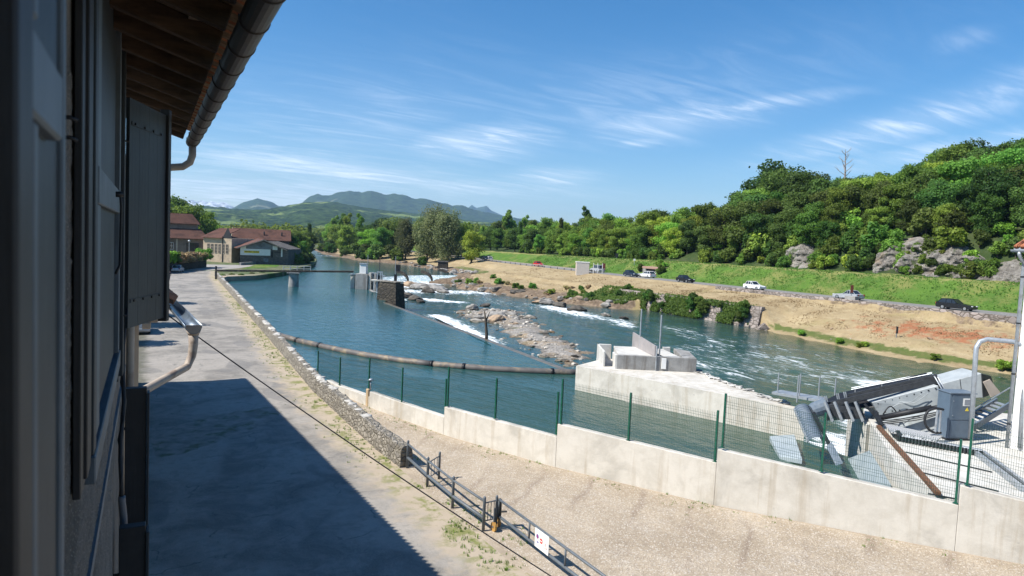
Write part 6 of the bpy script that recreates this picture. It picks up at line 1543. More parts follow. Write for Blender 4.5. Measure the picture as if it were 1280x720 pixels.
for i in range(12):
    Y = TR.uniform(33, 70) if i > 3 else 35 + i * 1.4; X = tab(Y, XW) + TR.uniform(.5, 1.6)
    tree('bush2', (X, Y, zright(X, Y) - .1), TR.uniform(.25, .45) * (1.6 if i <= 3 else 1), 'fresh green riverside bush at the edge of the orange earth', 'riverside bushes by the orange earth', .8)
# trees of the upstream right bank, nearest first
for X, Y, key, s, lab in ((99, 216, 'light1', 1.05, 'single round bright green tree standing alone on the dry field'), (99.5, 238, 'willow1', 1.05, 'broad grey green willow, tallest of the riverside trees'), (94, 246, 'willow2', 1.15, 'silvery willow beside the water in front of the taller willow'),
                          (106, 244, 'mid1', 1.25, None), (103, 262, 'willow1', 1.15, None), (93, 268, 'willow2', 1.05, None), (110, 270, 'dark1', 1.2, None), (88, 285, 'mid2', 1.1, None), (96, 292, 'mid1', 1.4, None), (88, 305, 'light1', 1.15, None), (92, 322, 'dark1', 1.1, None), (86, 335, 'mid2', 1.2, None),
                          (95, 345, 'poplar', 1.1, None), (92, 362, 'mid1', 1.3, None), (97, 378, 'poplar', 1.15, None), (96, 398, 'mid2', 1.3, None), (104, 415, 'poplar', 1.2, None), (103, 440, 'mid1', 1.4, None), (112, 470, 'poplar', 1.2, None), (118, 500, 'dark1', 1.4, None), (108, 330, 'dark1', 1.4, None), (112, 300, 'dark1', 1.3, None), (118, 352, 'mid1', 1.5, None), (124, 400, 'dark1', 1.5, None), (114, 284, 'mid1', 1.3, None)):
    g = {'willow1': 'broad grey green willow in the riverside row upstream', 'willow2': 'silvery willow in the riverside row upstream', 'mid1': 'dense green tree in the riverside row upstream', 'mid2': 'loose green tree in the riverside row upstream', 'dark1': 'dark round tree in the riverside row upstream', 'poplar': 'upright poplar in the riverside row upstream', 'light1': 'bright green tree in the riverside row upstream', 'light2': 'bright green tree in the riverside row upstream'}[key]
    tree(key, (X, Y, max(ZP, zright(X, Y)) - .2), s, lab or g, None if lab else g.split(' in the')[0] + 's upstream')
for i in range(26):
    Y = TR.uniform(235, 420); X = tab(Y, XW) + TR.uniform(1.5, 7); tree(TR.choice(('bush1', 'bush3', 'willow2')), (X, Y, max(ZP, zright(X, Y)) - .2), TR.uniform(.5, 1.1) if TR.random() < .99 else 1, 'low waterside willow scrub along the upstream bank', 'willow scrub along the upstream bank') if False else tree(TR.choice(('bush1', 'bush3')), (X, Y, max(ZP, zright(X, Y)) - .2), TR.uniform(.9, 1.8), 'low waterside scrub along the upstream bank', 'scrub along the upstream bank')
# a far wood closing the valley upstream: nobody could count it
C = []; g = np.random.default_rng(5)
tops = []
for i in range(1500):
    Y = g.uniform(430, 1000); side = g.random() < .72
    X = tab(Y, [(430, 100), (620, 172), (1000, 330)]) + abs(g.normal(0, 60)) if side else tab(Y, [(430, 84), (620, 128), (1000, 285)]) - abs(g.normal(0, 50)) - 6
    tops.append((X, Y, g.uniform(4.5, 7.5)))
cc = []; nn = []
for X, Y, r in tops:
    k = 130; u = g.normal(size=(k, 3)); u /= np.linalg.norm(u, axis=1)[:, None]; z0 = zright(X, Y) if X > tab(Y, XC) else 0
    cc.append(u * r * np.array([.8, .8, 1.1]) * g.uniform(.7, 1.05, (k, 1)) + np.array([X, Y, z0 + r * 1.05])); nn.append(u + np.array([0, 0, .4]))
o = link('far_wood', quad_mesh('far_wood', tri_leaves(np.concatenate(cc), np.concatenate(nn), 2.0, g), MT['leaf_mid']), None); tag(o, 'distant mixed wood closing the river valley', kind='stuff')
# left bank trees
for u, v, key, s, lab in ((232, 300, 'dark1', 0, 0),) if False else ():
    pass
for x, y_, w, key, s, lab in ((212, 318, 232, 'dark1', 1.55, 'dark tall tree rising behind the long brick hall'), (232, 318, 228, 'mid1', 1.55, 'broad green tree rising behind the ridge of the long brick hall'), (222, 318, 246, 'dark2', 1.75, 'highest dark tree crown behind the long brick hall'), (252, 318, 236, 'mid2', 1.30, 'sunlit tree at the gable end behind the long brick hall'), (262, 318, 243, 'mid1', 1.05, 'low rounded green tree between the brick hall and the factory roof'), (200, 318, 225, 'mid1', 1.5, 'shaded green tree half hidden behind the brick hall and the open shutter')):
    q = D(x, y_, w); tree(key, (q.x, q.y, -.1), s, lab)
for x, w, key, s, lab in ((363, 216, 'mid1', .78, 'bushy green tree on the river bank beside the grey gable shed'), (369, 213, 'light1', .62, 'yellow green leafy tree leaning over the water past the grey shed'), (376, 222, 'mid2', .62, 'small green tree at the water edge, furthest out past the grey shed'), (358, 222, 'dark1', .8, 'dark tree close behind the corner of the grey shed'), (384, 300, 'dark1', .8, None), (380, 270, 'mid1', .8, None), (386, 340, 'fir', .95, 'dark pointed conifer on the left bank far upstream'), (372, 260, 'dark2', .9, None), (383, 390, 'dark1', .9, None), (378, 330, 'mid1', 1.0, None)):
    q = D(x, 318, w); tree(key, (q.x, q.y, -.4), s, lab or 'green tree on the left bank upstream of the grey shed', None if lab else 'trees on the left bank upstream')
for x, w, key in ((362, 205, 'bush3'), (370, 207, 'bush1'), (377, 211, 'bush3'), (381, 219, 'bush3'), (366, 203, 'bush3'), (373, 208, 'bush3'), (383, 232, 'bush1'), (359, 203, 'bush1')):
    q = D(x, 325, w); tree(key, (q.x, q.y, -1.0), 1.25, 'dark bush hanging over the water below the grey shed', 'dark bushes below the grey shed')
for x, y in ((292, 349), (305, 349.5), (318, 347.5), (332, 346), (345, 344), (283, 350)):
    q = P(x, y, ZP); tree('bush3', (q.x - .5, q.y + .4, -1.2), .55, 'low dark scrub on the bank beneath the footbridge', 'scrub beneath the footbridge', .7)
# street trees hidden behind the lower house that throw their shade on the road
for X, Y, key, s in ((-2.2, 92, 'mid2', .66), (-3.2, 71, 'mid2', .62), (-2.6, 79, 'light1', .5), (-3, 60, 'mid1', .45)):
    tree(key, (X, Y, 0), s, 'street tree behind the tile roofed house shading the road', 'street trees behind the tile roofed house')

# grass: tufts on the embankment, weeds and stubble near at hand
def tufts(name, label, pts, h, mat, per=5, wd=.05):
    v = []; g = np.random.default_rng(len(pts)); 
    for (x, y, z), hh in pts:
        for k in range(per):
            a = g.uniform(0, 6.28); l = g.uniform(.2, .8) * hh; c = np.array([x + g.normal(0, .12 * hh + .02), y + g.normal(0, .12 * hh + .02), z - .02]); e = np.array([cos(a) * l * .6, sin(a) * l * .6, hh * g.uniform(.5, 1.0)]); s = np.array([-sin(a), cos(a), 0]) * wd * hh
            v += [c - s, c + s, c + e * .6 + s * .6, c + e]
    o = link(name, quad_mesh(name, np.array(v), mat), None); return tag(o, label, kind='stuff')
g = random.Random(9)
MT['blade'] = leaf_mat('grass_blade', (.06, .14, .02), (.13, .22, .04), .3); MT['blade_dry'] = leaf_mat('dry_grass_blade', (.30, .22, .10), (.48, .37, .19), .2)
pts = []
for i in range(14000):
    Y = g.uniform(40, 200); X = tab(Y, XC) + g.uniform(4.5, 15.8); pts.append(((X, Y, zright(X, Y)), g.uniform(.12, .34)))
tufts('grass', 'rough grass on the embankment', pts, 1, MT['blade'], 4, .22)
pts = []
for i in range(15000):
    Y = g.uniform(35, 170); X = g.uniform(tab(Y, XW) + 4, tab(Y, XC) - 5); pts.append(((X, Y, zright(X, Y)), g.uniform(.06, .20) * (1 if nz((X, Y, 0), .25) > -.1 else .5)))
tufts('dry_grass', 'straw stubble on the mown field', pts, 1, MT['blade_dry'], 4, .22)
pts = []
for i in range(2600):
    t = g.uniform(0, len(ln) - 2); a = ln[int(t)]; d = abs(g.gauss(0, .7)) + .05
    if g.random() < .25: d = -.75 - abs(g.gauss(0, .2)) 
    if nz((a[0], a[1], 2), .35) < -.12: continue
    x, y = a[0] - d, a[1]
    if y > 110: continue
    pts.append(((x, y, .01), g.uniform(.04, .15)))
for i in range(520):
    k = g.randrange(len(CW) - 1); q = Vector(CW[k]).lerp(Vector(CW[k + 1]), g.random()); d = abs(g.gauss(0, .55)) + .06
    if nz((q.x, q.y, 0), .7) < -.02: continue
    n_ = (Vector(CW[k + 1]) - Vector(CW[k])).normalized(); pts.append(((q.x + n_.y * d, q.y - n_.x * d, .015), g.uniform(.04, .12)))
for i in range(620):
    p = P(g.uniform(500, 660), g.uniform(600, 715), 0)
    u = px_ = 0
    e = segd((p.x, p.y), (bq[0].x - .5, bq[0].y), (bq[3].x + .3, bq[3].y - 3))
    if e > 1.3 or nz((p.x, p.y, 6), .9) < .02: continue
    pts.append(((p.x, p.y, .01), g.uniform(.05, .16)))
tufts('weeds', 'small green weeds along the walls and barrier', pts, 1, MT['blade'], 6, .12)
g = random.Random(31); v = MB()
for i in range(1500):
    x = g.uniform(9.5, 26); y = g.uniform(4, 34); 
    if x > tab(y, [(5, 27), (10.3, 23.2), (17.5, 17.6), (23.4, 14.2), (28.7, 12), (34, 10.3)]) or y < 20 - (x - 9.5) * 1.2: continue
    s = g.uniform(.012, .035); R = Matrix.Rotation(g.uniform(0, 6), 3, 'Z')
    v.add([R @ Vector((a * s, b * s * .8, c * s * .55)) + Vector((x, y, .012)) for a, b, c in ((1, 0, 0), (-1, 0, 0), (0, 1, 0), (0, -1, 0), (.1, .1, 1))], [(0, 2, 4), (2, 1, 4), (1, 3, 4), (3, 0, 4)])
tag(v.build('loose_stones', simple('loose_stone', (.60, .55, .48), (.40, .34, .28), 3, .9), fix=False), 'loose pale stones on the gravel yard', kind='stuff')
# ================================================================== CARS
PAINT = {}
def paint(name, c):
    if name not in PAINT:
        PAINT[name] = simple('car_' + name, c, tuple(x * .9 for x in c), 2, .25, .2 if name in ('silver',) else 0, .5)
    return PAINT[name]
def car(label, col, colname, loc, head, kind='hatch', group=None, s=1.0):
    L_, Wd = {'hatch': (4.0, 1.72), 'estate': (4.7, 1.82), 'sedan': (4.4, 1.76), 'van': (4.8, 1.9)}[kind]; pt = paint(colname, col)
    t = thing('parked_car' if 'parked' in label else 'car', label, 'car')
    h = L_ / 2; belt = .92 if kind != 'van' else 1.05; roofz = 1.46 if kind != 'van' else 1.85
    cf = {'hatch': (-.20, .10, .62, .80), 'estate': (-.20, .08, .70, .93), 'sedan': (-.16, .12, .46, .74), 'van': (-.45, -.22, .80, .95)}[kind]     # windscreen base, roof front, roof rear, rear base (fractions of half length, + is rearward)
    prof = [(-h, .32), (-h, .60), (-h + .12, .72), (cf[0] * h * 1.0 - .45, belt - .06), (cf[0] * h - .02, belt), (cf[3] * h, belt + .02), (h - .04, belt - .04 if kind == 'sedan' else belt), (h, .62), (h, .34), (h - .15, .22), (-h + .15, .22)]
    def loft(pr_, w0, w1=None):
        m = MB(); n = len(pr_); ws = (w0, w1 or w0); vs = []
        for sgn in (-1, -.86, .86, 1):
            for x, z in pr_: 
                k = 1 if abs(sgn) < .9 else .985
                vs.append((x * k, sgn * w0 / 2, z if abs(sgn) < .9 else (z - .03 if z > .5 else z + .03)))
        fs = [tuple(range(n - 1, -1, -1)), tuple(3 * n + i for i in range(n))]
        for r in range(3):
            for i in range(n): j = (i + 1) % n; fs.append((r * n + i, r * n + j, (r + 1) * n + j, (r + 1) * n + i))
        m.add(vs, fs); return m
    m = loft(prof, Wd)
    tp = Wd * .78
    xa, xb, xc_, xd = cf[0] * h, cf[1] * h, cf[2] * h, cf[3] * h
    m.add([(xb, -tp / 2, roofz - .03), (xc_, -tp / 2, roofz - .03), (xc_, tp / 2, roofz - .03), (xb, tp / 2, roofz - .03), (xb + .1, -tp / 2 + .08, roofz + .03), (xc_ - .1, -tp / 2 + .08, roofz + .02), (xc_ - .1, tp / 2 - .08, roofz + .02), (xb + .1, tp / 2 - .08, roofz + .03)],
          [(0, 3, 2, 1), (4, 5, 6, 7), (0, 1, 5, 4), (1, 2, 6, 5), (2, 3, 7, 6), (3, 0, 4, 7)])
    for sgn in (-1, 1):
        for p0, p1 in (((xa, .90), (xb, .78)), ((xd, .90), (xc_, .78)), ((.12 * h, .905), (.16 * h, .79)), (((xc_ + .12 * h) / 2 + .1, .905), ((xc_ + .12 * h) / 2 + .06, .79))):
            m.bar((p0[0], sgn * Wd / 2 * p0[1] * 1.01, belt), (p1[0], sgn * tp / 2 * 1.0, roofz - .02), .07, .05)
    m.build('body', pt, t, smooth=False)
    gl = MB(); gw = Wd * .895
    gl.add([(xa, -gw / 2, belt - .02), (xd, -gw / 2, belt - .02), (xd, gw / 2, belt - .02), (xa, gw / 2, belt - .02), (xb, -tp / 2 + .01, roofz - .035), (xc_, -tp / 2 + .01, roofz - .035), (xc_, tp / 2 - .01, roofz - .035), (xb, tp / 2 - .01, roofz - .035)],
           [(0, 3, 2, 1), (4, 5, 6, 7), (0, 1, 5, 4), (1, 2, 6, 5), (2, 3, 7, 6), (3, 0, 4, 7)])
    gl.build('windows', MT['glass_dark'], t)
    for sx in (-.62, .60):
        for sgn in (-1, 1):
            m = MB(); y = sgn * (Wd / 2 - .10); m.tube([(sx * h, y - .10, .31), (sx * h, y + .10, .31)], .31, 16); w = m.build('wheel', MT['tyre'], t)
            m = MB(); m.tube([(sx * h, y + sgn * .085, .31), (sx * h, y + sgn * .108, .31)], .19, 12); m.build('rim', MT['rim'], w)
    for sgn in (-1, 1):
        m = MB(); m.cbox((-h + .06, sgn * Wd * .36, .66), (.16, .34, .14)); m.build('headlight', MT['lamp_clear'], t, bevel=.02)
        m = MB(); m.cbox((h - .03, sgn * Wd * .40, .78), (.12, .24, .22)); m.build('tail_light', MT['red_plastic'], t, bevel=.02)
        m = MB(); m.cbox((xa + .12, sgn * (Wd / 2 + .06), belt + .04), (.10, .16, .11)); m.build('mirror', pt, t, bevel=.02)
    m = MB(); m.cbox((h + .005, 0, .52), (.02, .5, .11)); m.build('number_plate', MT['white_paint'], t)
    t.location = loc; t.rotation_euler = (0, 0, head); t.scale = (s, s, s)
    return t
def roadpt(x, y, lane=0):
    p = P(x, y, 2.72); return Vector((tab(p.y, XC) + lane, p.y, 2.72))
UPR, DNR = -pi / 2, pi / 2          # bonnet points -X locally: heading that drives away / towards
for x, y, lab, c, cn, kd, lane, hd in ((1217, 387, 'black estate car on the far road, nearest to the white house', (.012, .013, .016), 'black', 'estate', -1.6, 1), (1068, 374, 'silver saloon passing the post on the far road below the cliff', (.42, .44, .47), 'silver', 'sedan', -1.6, -1), (960, 362, 'small white hatchback on the far road before the dark bushes', (.72, .73, .74), 'white', 'hatch', -1.6, 1),
                             (868, 353, 'small black hatchback alone on the far road between the white cars', (.014, .015, .018), 'black', 'hatch', -1.6, 1), (818, 347, 'white estate car close behind a dark car below the culvert', (.72, .73, .74), 'white', 'estate', 1.2, -1), (804, 346, 'dark blue car just ahead of the white estate below the culvert', (.02, .03, .05), 'navy', 'hatch', -1.4, 1),
                             (680, 333, 'bright red car on the far road beyond the beige hut', (.50, .018, .018), 'red', 'hatch', -1.2, 1), (742, 340, 'silver grey van on the far road just behind the beige hut', (.50, .51, .53), 'silver', 'van', 1.2, -1), (626, 326, 'black car following a white one on the distant road', (.012, .013, .016), 'black', 'hatch', -1.2, 1), (619, 325.5, 'white car leading a black one on the distant road', (.72, .73, .74), 'white', 'hatch', 1.3, -1), (589, 322, 'dark grey car on the distant road beside the lone tree', (.05, .055, .06), 'dark', 'hatch', -1.2, 1), (580, 321.5, 'dark car furthest away on the distant road by the lone tree', (.04, .04, .045), 'dark', 'sedan', 1.3, -1)):
    p = roadpt(x, y, lane); dY = .5; ang = atan2(tab(p.y + 2, XC) - tab(p.y - 2, XC), 4)
    car(lab, c, cn, p, (pi / 2 if hd > 0 else -pi / 2) - ang, kd)
q = P(222, 340, 0); car('silver grey parked car below the overgrown stone wall on the street', (.42, .46, .50), 'silver', (q.x, q.y, .01), -pi / 2 + YAW * -.45 , 'sedan')
q = P(208, 321, 0); car('white parked car behind the overgrown stone wall in front of the brick hall', (.70, .72, .74), 'white', (q.x, q.y, .01), .2, 'estate')
q = P(228, 320.5, 0); car('pale blue parked car behind the dry bushes in front of the brick hall', (.40, .48, .55), 'pale_blue', (q.x, q.y, .01), .1, 'estate')
q = P(172, 415, 0); car('pale parked hatchback half hidden behind the downpipe', (.42, .46, .50), 'silver', (q.x + .1, q.y, .01), -pi / 2, 'hatch')
# ================================================================== STREET PEOPLE
def person(label, loc, head, top, s=1.0):
    t = thing('person', label, 'person')
    def skin(name, verts, edges, rad, mat, par, lv=2):
        me = bpy.data.meshes.new(name); me.from_pydata(verts, edges, []); me.update(); o = link(name, me, mat, par); k = o.modifiers.new('skin', 'SKIN'); k.use_smooth_shade = True
        for i, r in enumerate(rad): me.skin_vertices[0].data[i].radius = (r, r) if not isinstance(r, tuple) else r
        me.skin_vertices[0].data[0].use_root = True
        o.modifiers.new('sub', 'SUBSURF').levels = lv; o.modifiers['sub'].render_levels = lv; return o
    V = [(0, 0, .93), (0, 0, 1.12), (0, .01, 1.38), (0, .015, 1.48), (0, .0, 1.55), (0, -.01, 1.65), (0, -.005, 1.72),
         (.19, .01, 1.40), (.24, .03, 1.14), (.25, -.05, .90), (.25, -.08, .80), (-.19, .01, 1.40), (-.24, -.02, 1.14), (-.25, -.10, .91), (-.25, -.13, .81),
         (.10, 0, .86), (.11, -.10, .48), (.11, -.02, .08), (.11, -.16, .04), (-.10, 0, .86), (-.11, .10, .48), (-.11, .24, .12), (-.11, .12, .05)]
    E_ = [(0, 1), (1, 2), (2, 3), (3, 4), (4, 5), (5, 6), (2, 7), (7, 8), (8, 9), (9, 10), (2, 11), (11, 12), (12, 13), (13, 14), (0, 15), (15, 16), (16, 17), (17, 18), (0, 19), (19, 20), (20, 21), (21, 22)]
    R = [(.15, .11), (.14, .10), (.16, .11), .06, .058, .095, .07, .062, .048, .038, .035, .062, .048, .038, .035, .085, .06, .042, .04, .085, .06, .042, .04]
    skin('body', V, E_, R, MT['skin'], t)
    skin('jacket', [V[i] for i in (0, 1, 2, 7, 8, 9, 11, 12, 13)], [(0, 1), (1, 2), (2, 3), (3, 4), (4, 5), (2, 6), (6, 7), (7, 8)], [(.175, .13), (.165, .125), (.18, .13), .08, .065, .052, .08, .065, .052], top, t)
    skin('trousers', [V[i] for i in (0, 15, 16, 17, 19, 20, 21)], [(0, 1), (1, 2), (2, 3), (0, 4), (4, 5), (5, 6)], [(.165, .125), .105, .078, .058, .105, .078, .058], MT['cloth_navy'], t)
    skin('hair', [(0, .02, 1.66), (0, .015, 1.745)], [(0, 1)], [.10, .07], MT['hair'], t)
    t.location = loc; t.rotation_euler = (0, 0, head); t.scale = (s, s, s); return t
q = P(211.5, 350.5, 0); person('person in a dark blue jacket walking along the street', (q.x, q.y, .01), pi * .9, MT['cloth_navy'])
q = P(203, 350, 0); person('person in a red top on the street, mostly hidden by the shutter', (q.x, q.y, .01), pi * 1.1, MT['cloth_red'])

# ================================================================== FACTORY BUILDINGS ON THE LEFT BANK
def frame(x, y, w, turn=0):
    p = D(x, y, w); c = cos(turn); s = sin(turn); r = Rv * c + Fv * s; f = Fv * c - Rv * s
    return (lambda u, v, z: Vector((p.x, p.y, 0)) + r * u + f * v + Vector((0, 0, z))), w / FPX
def fbox(L, u0, u1, v0, v1, z0, z1): return MB().prism([L(u0, v0, z0), L(u1, v0, z0), L(u1, v1, z0), L(u0, v1, z0)], (0, 0, z1 - z0))
def window(L, u0, u1, v, z0, z1, par, frame_mat='white_paint', n=2, rows=2):
    w = fbox(L, u0, u1, v - .04, v - .01, z0, z1).build('window', MT['glass_dark'], par)
    m = MB(); t_ = .07
    for a, b, c, d in ((u0, u0 + t_, z0, z1), (u1 - t_, u1, z0, z1), (u0, u1, z0, z0 + t_), (u0, u1, z1 - t_, z1)): bx_ = fbox(L, a, b, v - .10, v - .045, c, d); m.add(bx_.v, bx_.f)
    for i in range(1, n): a = lerp(u0, u1, i / n); bx_ = fbox(L, a - .03, a + .03, v - .09, v - .045, z0, z1); m.add(bx_.v, bx_.f)
    for i in range(1, rows): a = lerp(z0, z1, i / rows); bx_ = fbox(L, u0, u1, v - .085, v - .045, a - .03, a + .03); m.add(bx_.v, bx_.f)
    m.build('frame', MT[frame_mat], w); return w
# long hall with two roof tiers
L, k = frame(257.5, 330, 203, .40)
hall = thing('brick_hall', 'long two tiered brick hall with aged tile roofs behind the overgrown wall', 'factory', tuple(L(-9, 5, 0)))
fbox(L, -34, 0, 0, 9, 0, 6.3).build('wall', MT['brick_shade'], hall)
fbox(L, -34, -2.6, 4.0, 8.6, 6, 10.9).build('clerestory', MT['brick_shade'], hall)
def roofslab(L, u0, u1, v0, z0, v1, z1, th, name, par, mat='tile_x', inset=0):
    o = MB().prism([L(u0, v0, z0), L(u1, v0, z0), L(u1 - inset, v1, z1), L(u0, v1, z1)], (0, 0, th)).build(name, MT[mat], par)
    m = MB(); n = 9
    for i in range(n): t = (i + .5) / n; m.bar(L(u0, lerp(v0, v1, t), lerp(z0, z1, t) + th + .03), L(u1 - inset * t, lerp(v0, v1, t), lerp(z0, z1, t) + th + .03), .12, .06)
    m.build('tile_course', MT[mat], o)
    return o
roofslab(L, -34.5, .6, -.9, 6.1, 4.0, 8.9, .16, 'roof', hall, inset=2.2)
roofslab(L, -34.5, -1.8, 3.4, 10.4, 7, 13.4, .16, 'roof', hall, inset=2.4)
roofslab(L, -34.5, -1.8, 10.4, 10.4, 7, 13.4, .16, 'roof', hall, inset=2.4)
for u in (-13, -10.6, -19): window(L, u, u + 1.9, 0, 2.9, 4.9, hall, n=3)
window(L, -5.4, -2.0, 0, 2.6, 5.0, hall, 'metal_dark', 3)
fbox(L, -8.0, -7.7, -.12, 0, 0, 6).build('downpipe', MT['beige_metal'], hall)
# factory with the windowed beige wall
L, k = frame(257.5, 326, 196, -.22)
fac = thing('beige_factory', 'beige walled factory with a row of tall windows and a long tiled roof', 'factory', tuple(L(6, 5, 0)))
Wd_ = 8.2
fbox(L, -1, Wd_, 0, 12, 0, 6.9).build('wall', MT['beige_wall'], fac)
for i, u in enumerate((.35, 1.55, 2.75, 3.95, 5.15, 6.35)): window(L, u, u + .8, 0, 2.5, 5.2, fac, 'beige_metal', 2, 3)
roofslab(L, -1.5, 5.4, -.7, 6.8, 8, 9.6, .16, 'roof', fac)
fbox(L, 5.25, 5.45, -.16, -.01, 0, 7.4).build('downpipe', MT['metal_dark'], fac)
# gable end with the long roof running to the right
m = MB(); m.prism([L(5.5, -.05, 6.9), L(Wd_ + .02, -.05, 6.9), L(Wd_ + .02, -.05, 7.0), L(6.9, -.05, 9.9), L(5.5, -.05, 7.4)], Fv * .3); m.build('gable', MT['dark_wood'], fac)
L2, k2 = frame(291.5, 327, 204, .34)
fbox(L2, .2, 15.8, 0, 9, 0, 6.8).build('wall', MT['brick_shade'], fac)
lr = roofslab(L2, -.6, 16.3, -.7, 6.6, 6.0, 9.9, .18, 'roof', fac)
roofslab(L2, -.6, 16.3, 12.6, 6.4, 6.0, 9.9, .18, 'roof', fac)
m = MB(); m.bar(L2(-.65, -.75, 6.65), L2(-.65, 6, 10.0), .12, .35); m.bar(L2(-.65, 6, 10.0), L2(-.65, 12.6, 6.6), .12, .35); m.build('barge_board', MT['beige_wall'], fac)
m = MB(); m.bar(L2(-1.5, 7.5, 10.55), L2(5, 7.5, 10.4), 3.0, .15); m.build('roof_vent', MT['tile_edge'], fac)
for u in (8.5, 13.6): MB().tube([L2(u, 2.2, 7.6), L2(u, 2.2, 9.3)], .22, 8).build('roof_pipe', MT['metal_dark'], fac)
# grey gable shed at the water
L, k = frame(300, 328, 190, .50)
shd = thing('grey_shed', 'grey clad gable shed at the water with a white band and yellow sign', 'shed', tuple(L(5.8, 4, 0)))
W2 = 12.9; PK = 6.9
m = MB(); m.prism([L(0, 0, -.5), L(W2, 0, -.5), L(W2, 0, 4.5), L(6.1, 0, PK - .3), L(0, 0, 4.7)], Fv * 12); m.build('wall', MT['stone_grey'], shd)
m = MB(); m.prism([L(1.6, -.06, 4.4), L(9.0, -.06, 4.4), L(9.0, -.06, 5.4), L(6.1, -.06, PK - .5), L(1.6, -.06, 5.0)], Fv * .05); m.build('cladding', MT['grey_cladding'], shd)
m = MB(); m.prism([L(0, -.05, 2.5), L(8.0, -.05, 2.5), L(8.0, -.05, 4.3), L(0, -.05, 4.3)], Fv * .04); m.build('white_band', MT['white_paint'], shd)
m = MB(); m.prism([L(.02, -.058, 4.3), L(1.5, -.058, 4.3), L(1.5, -.058, 5.1), L(.02, -.058, 4.6)], Fv * .04); m.build('white_band', MT['white_paint'], shd)
sg_ = MB().prism([L(1.0, -.10, 3.15), L(5.0, -.10, 3.15), L(5.0, -.10, 3.75), L(1.0, -.10, 3.75)], Fv * .04).build('sign', MT['yellow'], shd)
m = MB(); rx = random.Random(2); u = 1.2
for i in range(16):
    w = rx.uniform(.12, .18)
    if i != 8: 
        for a, b, c, d in ((0, .05, 0, .34), (w - .04, w, 0 if i % 3 else .15, .34), (0, w, .29, .34), (0, w, .14 if i % 2 else 0, .19 if i % 2 else .05)): bx_ = MB().prism([L(u + a, -.115, 3.28 + c), L(u + b, -.115, 3.28 + c), L(u + b, -.115, 3.28 + d), L(u + a, -.115, 3.28 + d)], Fv * .012); m.add(bx_.v, bx_.f)
    u += .235
m.build('lettering', MT['metal_black'], sg_, fix=False)
for u0, u1, z0, z1, mt in ((8.6, 9.9, 4.2, 5.3, 'white_paint'), (10.9, 11.3, 2.3, 4.6, 'white_paint'), (8.2, 8.7, 2.0, 3.8, 'metal_black'), (6.2, 7.5, .75, 1.7, 'grey_cladding'), (9.2, 10.8, 3.5, 3.7, 'metal_black')):
    fbox(L, u0, u1, -.09, -.02, z0, z1).build('window' if mt != 'white_paint' else 'panel', MT[mt], shd)
for a, b in (((-1.0, 4.35), (6.1, PK)), ((12.4, 4.15), (6.1, PK))):
    o = MB().prism([L(a[0], -1.0, a[1]), L(b[0], -1.0, b[1]), L(b[0], 12.5, b[1]), L(a[0], 12.5, a[1])], (0, 0, .16)).build('roof', MT['tile_x'], shd)
    MB().bar(L(a[0], -1.06, a[1] + .02), L(b[0], -1.06, b[1] + .02), .08, .30).build('barge_board', simple('barge', (.42, .30, .23), (.33, .23, .18), 2, .7), o)
# low walls and lawn before the shed
q0, q1 = P(300, 331.5, 0), P(322, 330, 0)
tag(MB().bar(q0 + Vector((0, 0, .3)), q1 + Vector((0, 0, .3)), .5, .8).build('low_wall', MT['concrete_grey']), 'low grey wall before the grey shed at the street end', 'wall')
lawn = [P(x, y, 0) for x, y in ((302, 336), (345, 334), (352, 330), (320, 331))]
tag(MB().add([(p.x, p.y, .02) for p in lawn], [(0, 1, 2, 3)]).build('lawn', GRASSM, fix=False), kind='structure')
# overgrown stone wall along the street
a, b = P(196, 342, 0), P(258, 334, 0); gw_ = thing('garden_wall', 'dark old stone wall overgrown with green and straw coloured plants', 'wall', tuple(a))
rows = []
for i in range(40):
    t = i / 39; p = a.lerp(b, t); rows.append([(p.x + .12 * nz((i, z, 1), .6), p.y + .12 * nz((i, z, 5), .6), z) for z in (0, .7, 1.4, 2.0, 2.4)] + [(p.x, p.y + 1.2, 2.5), (p.x, p.y + 1.2, 0)])
m = MB().grid(rows); n0 = 7; m.f += [tuple(range(n0)), tuple(len(m.v) - n0 + i for i in range(n0 - 1, -1, -1))]; m.build('masonry', MT['dark_stone'], gw_)
for i in range(15):
    t = (i + .5) / 15; p = a.lerp(b, t) + Vector((0, .8, 0)); key = 'bush2' if t < .36 else 'drybush'
    if i > 12: key = 'bush1'
    tree(key, (p.x, p.y, 1.7), .95 if key != 'drybush' else 1.25, {'bush2': 'fresh green bush growing on top of the old street wall', 'drybush': 'straw coloured bush growing on top of the old street wall', 'bush1': 'green bush at the far end of the old street wall'}[key], {'bush2': 'green bushes on the street wall', 'drybush': 'straw bushes on the street wall', 'bush1': 'bushes at the wall end'}[key], .9)
p = P(236, 335, 0); lp = thing('street_lamp', 'slim grey street lamp standing before the old overgrown wall', 'lamp', tuple(p))
MB().tube([p, p + Vector((0, 0, 6.0))], [.07, .05], 8).build('pole', MT['galv'], lp); MB().tube([p + Vector((0, 0, 6.0)), p + Vector((0, 0, 6.25)), p + Vector((0, 0, 6.5))], [.15, .32, .10], 10).build('lantern', MT['galv'], lp)

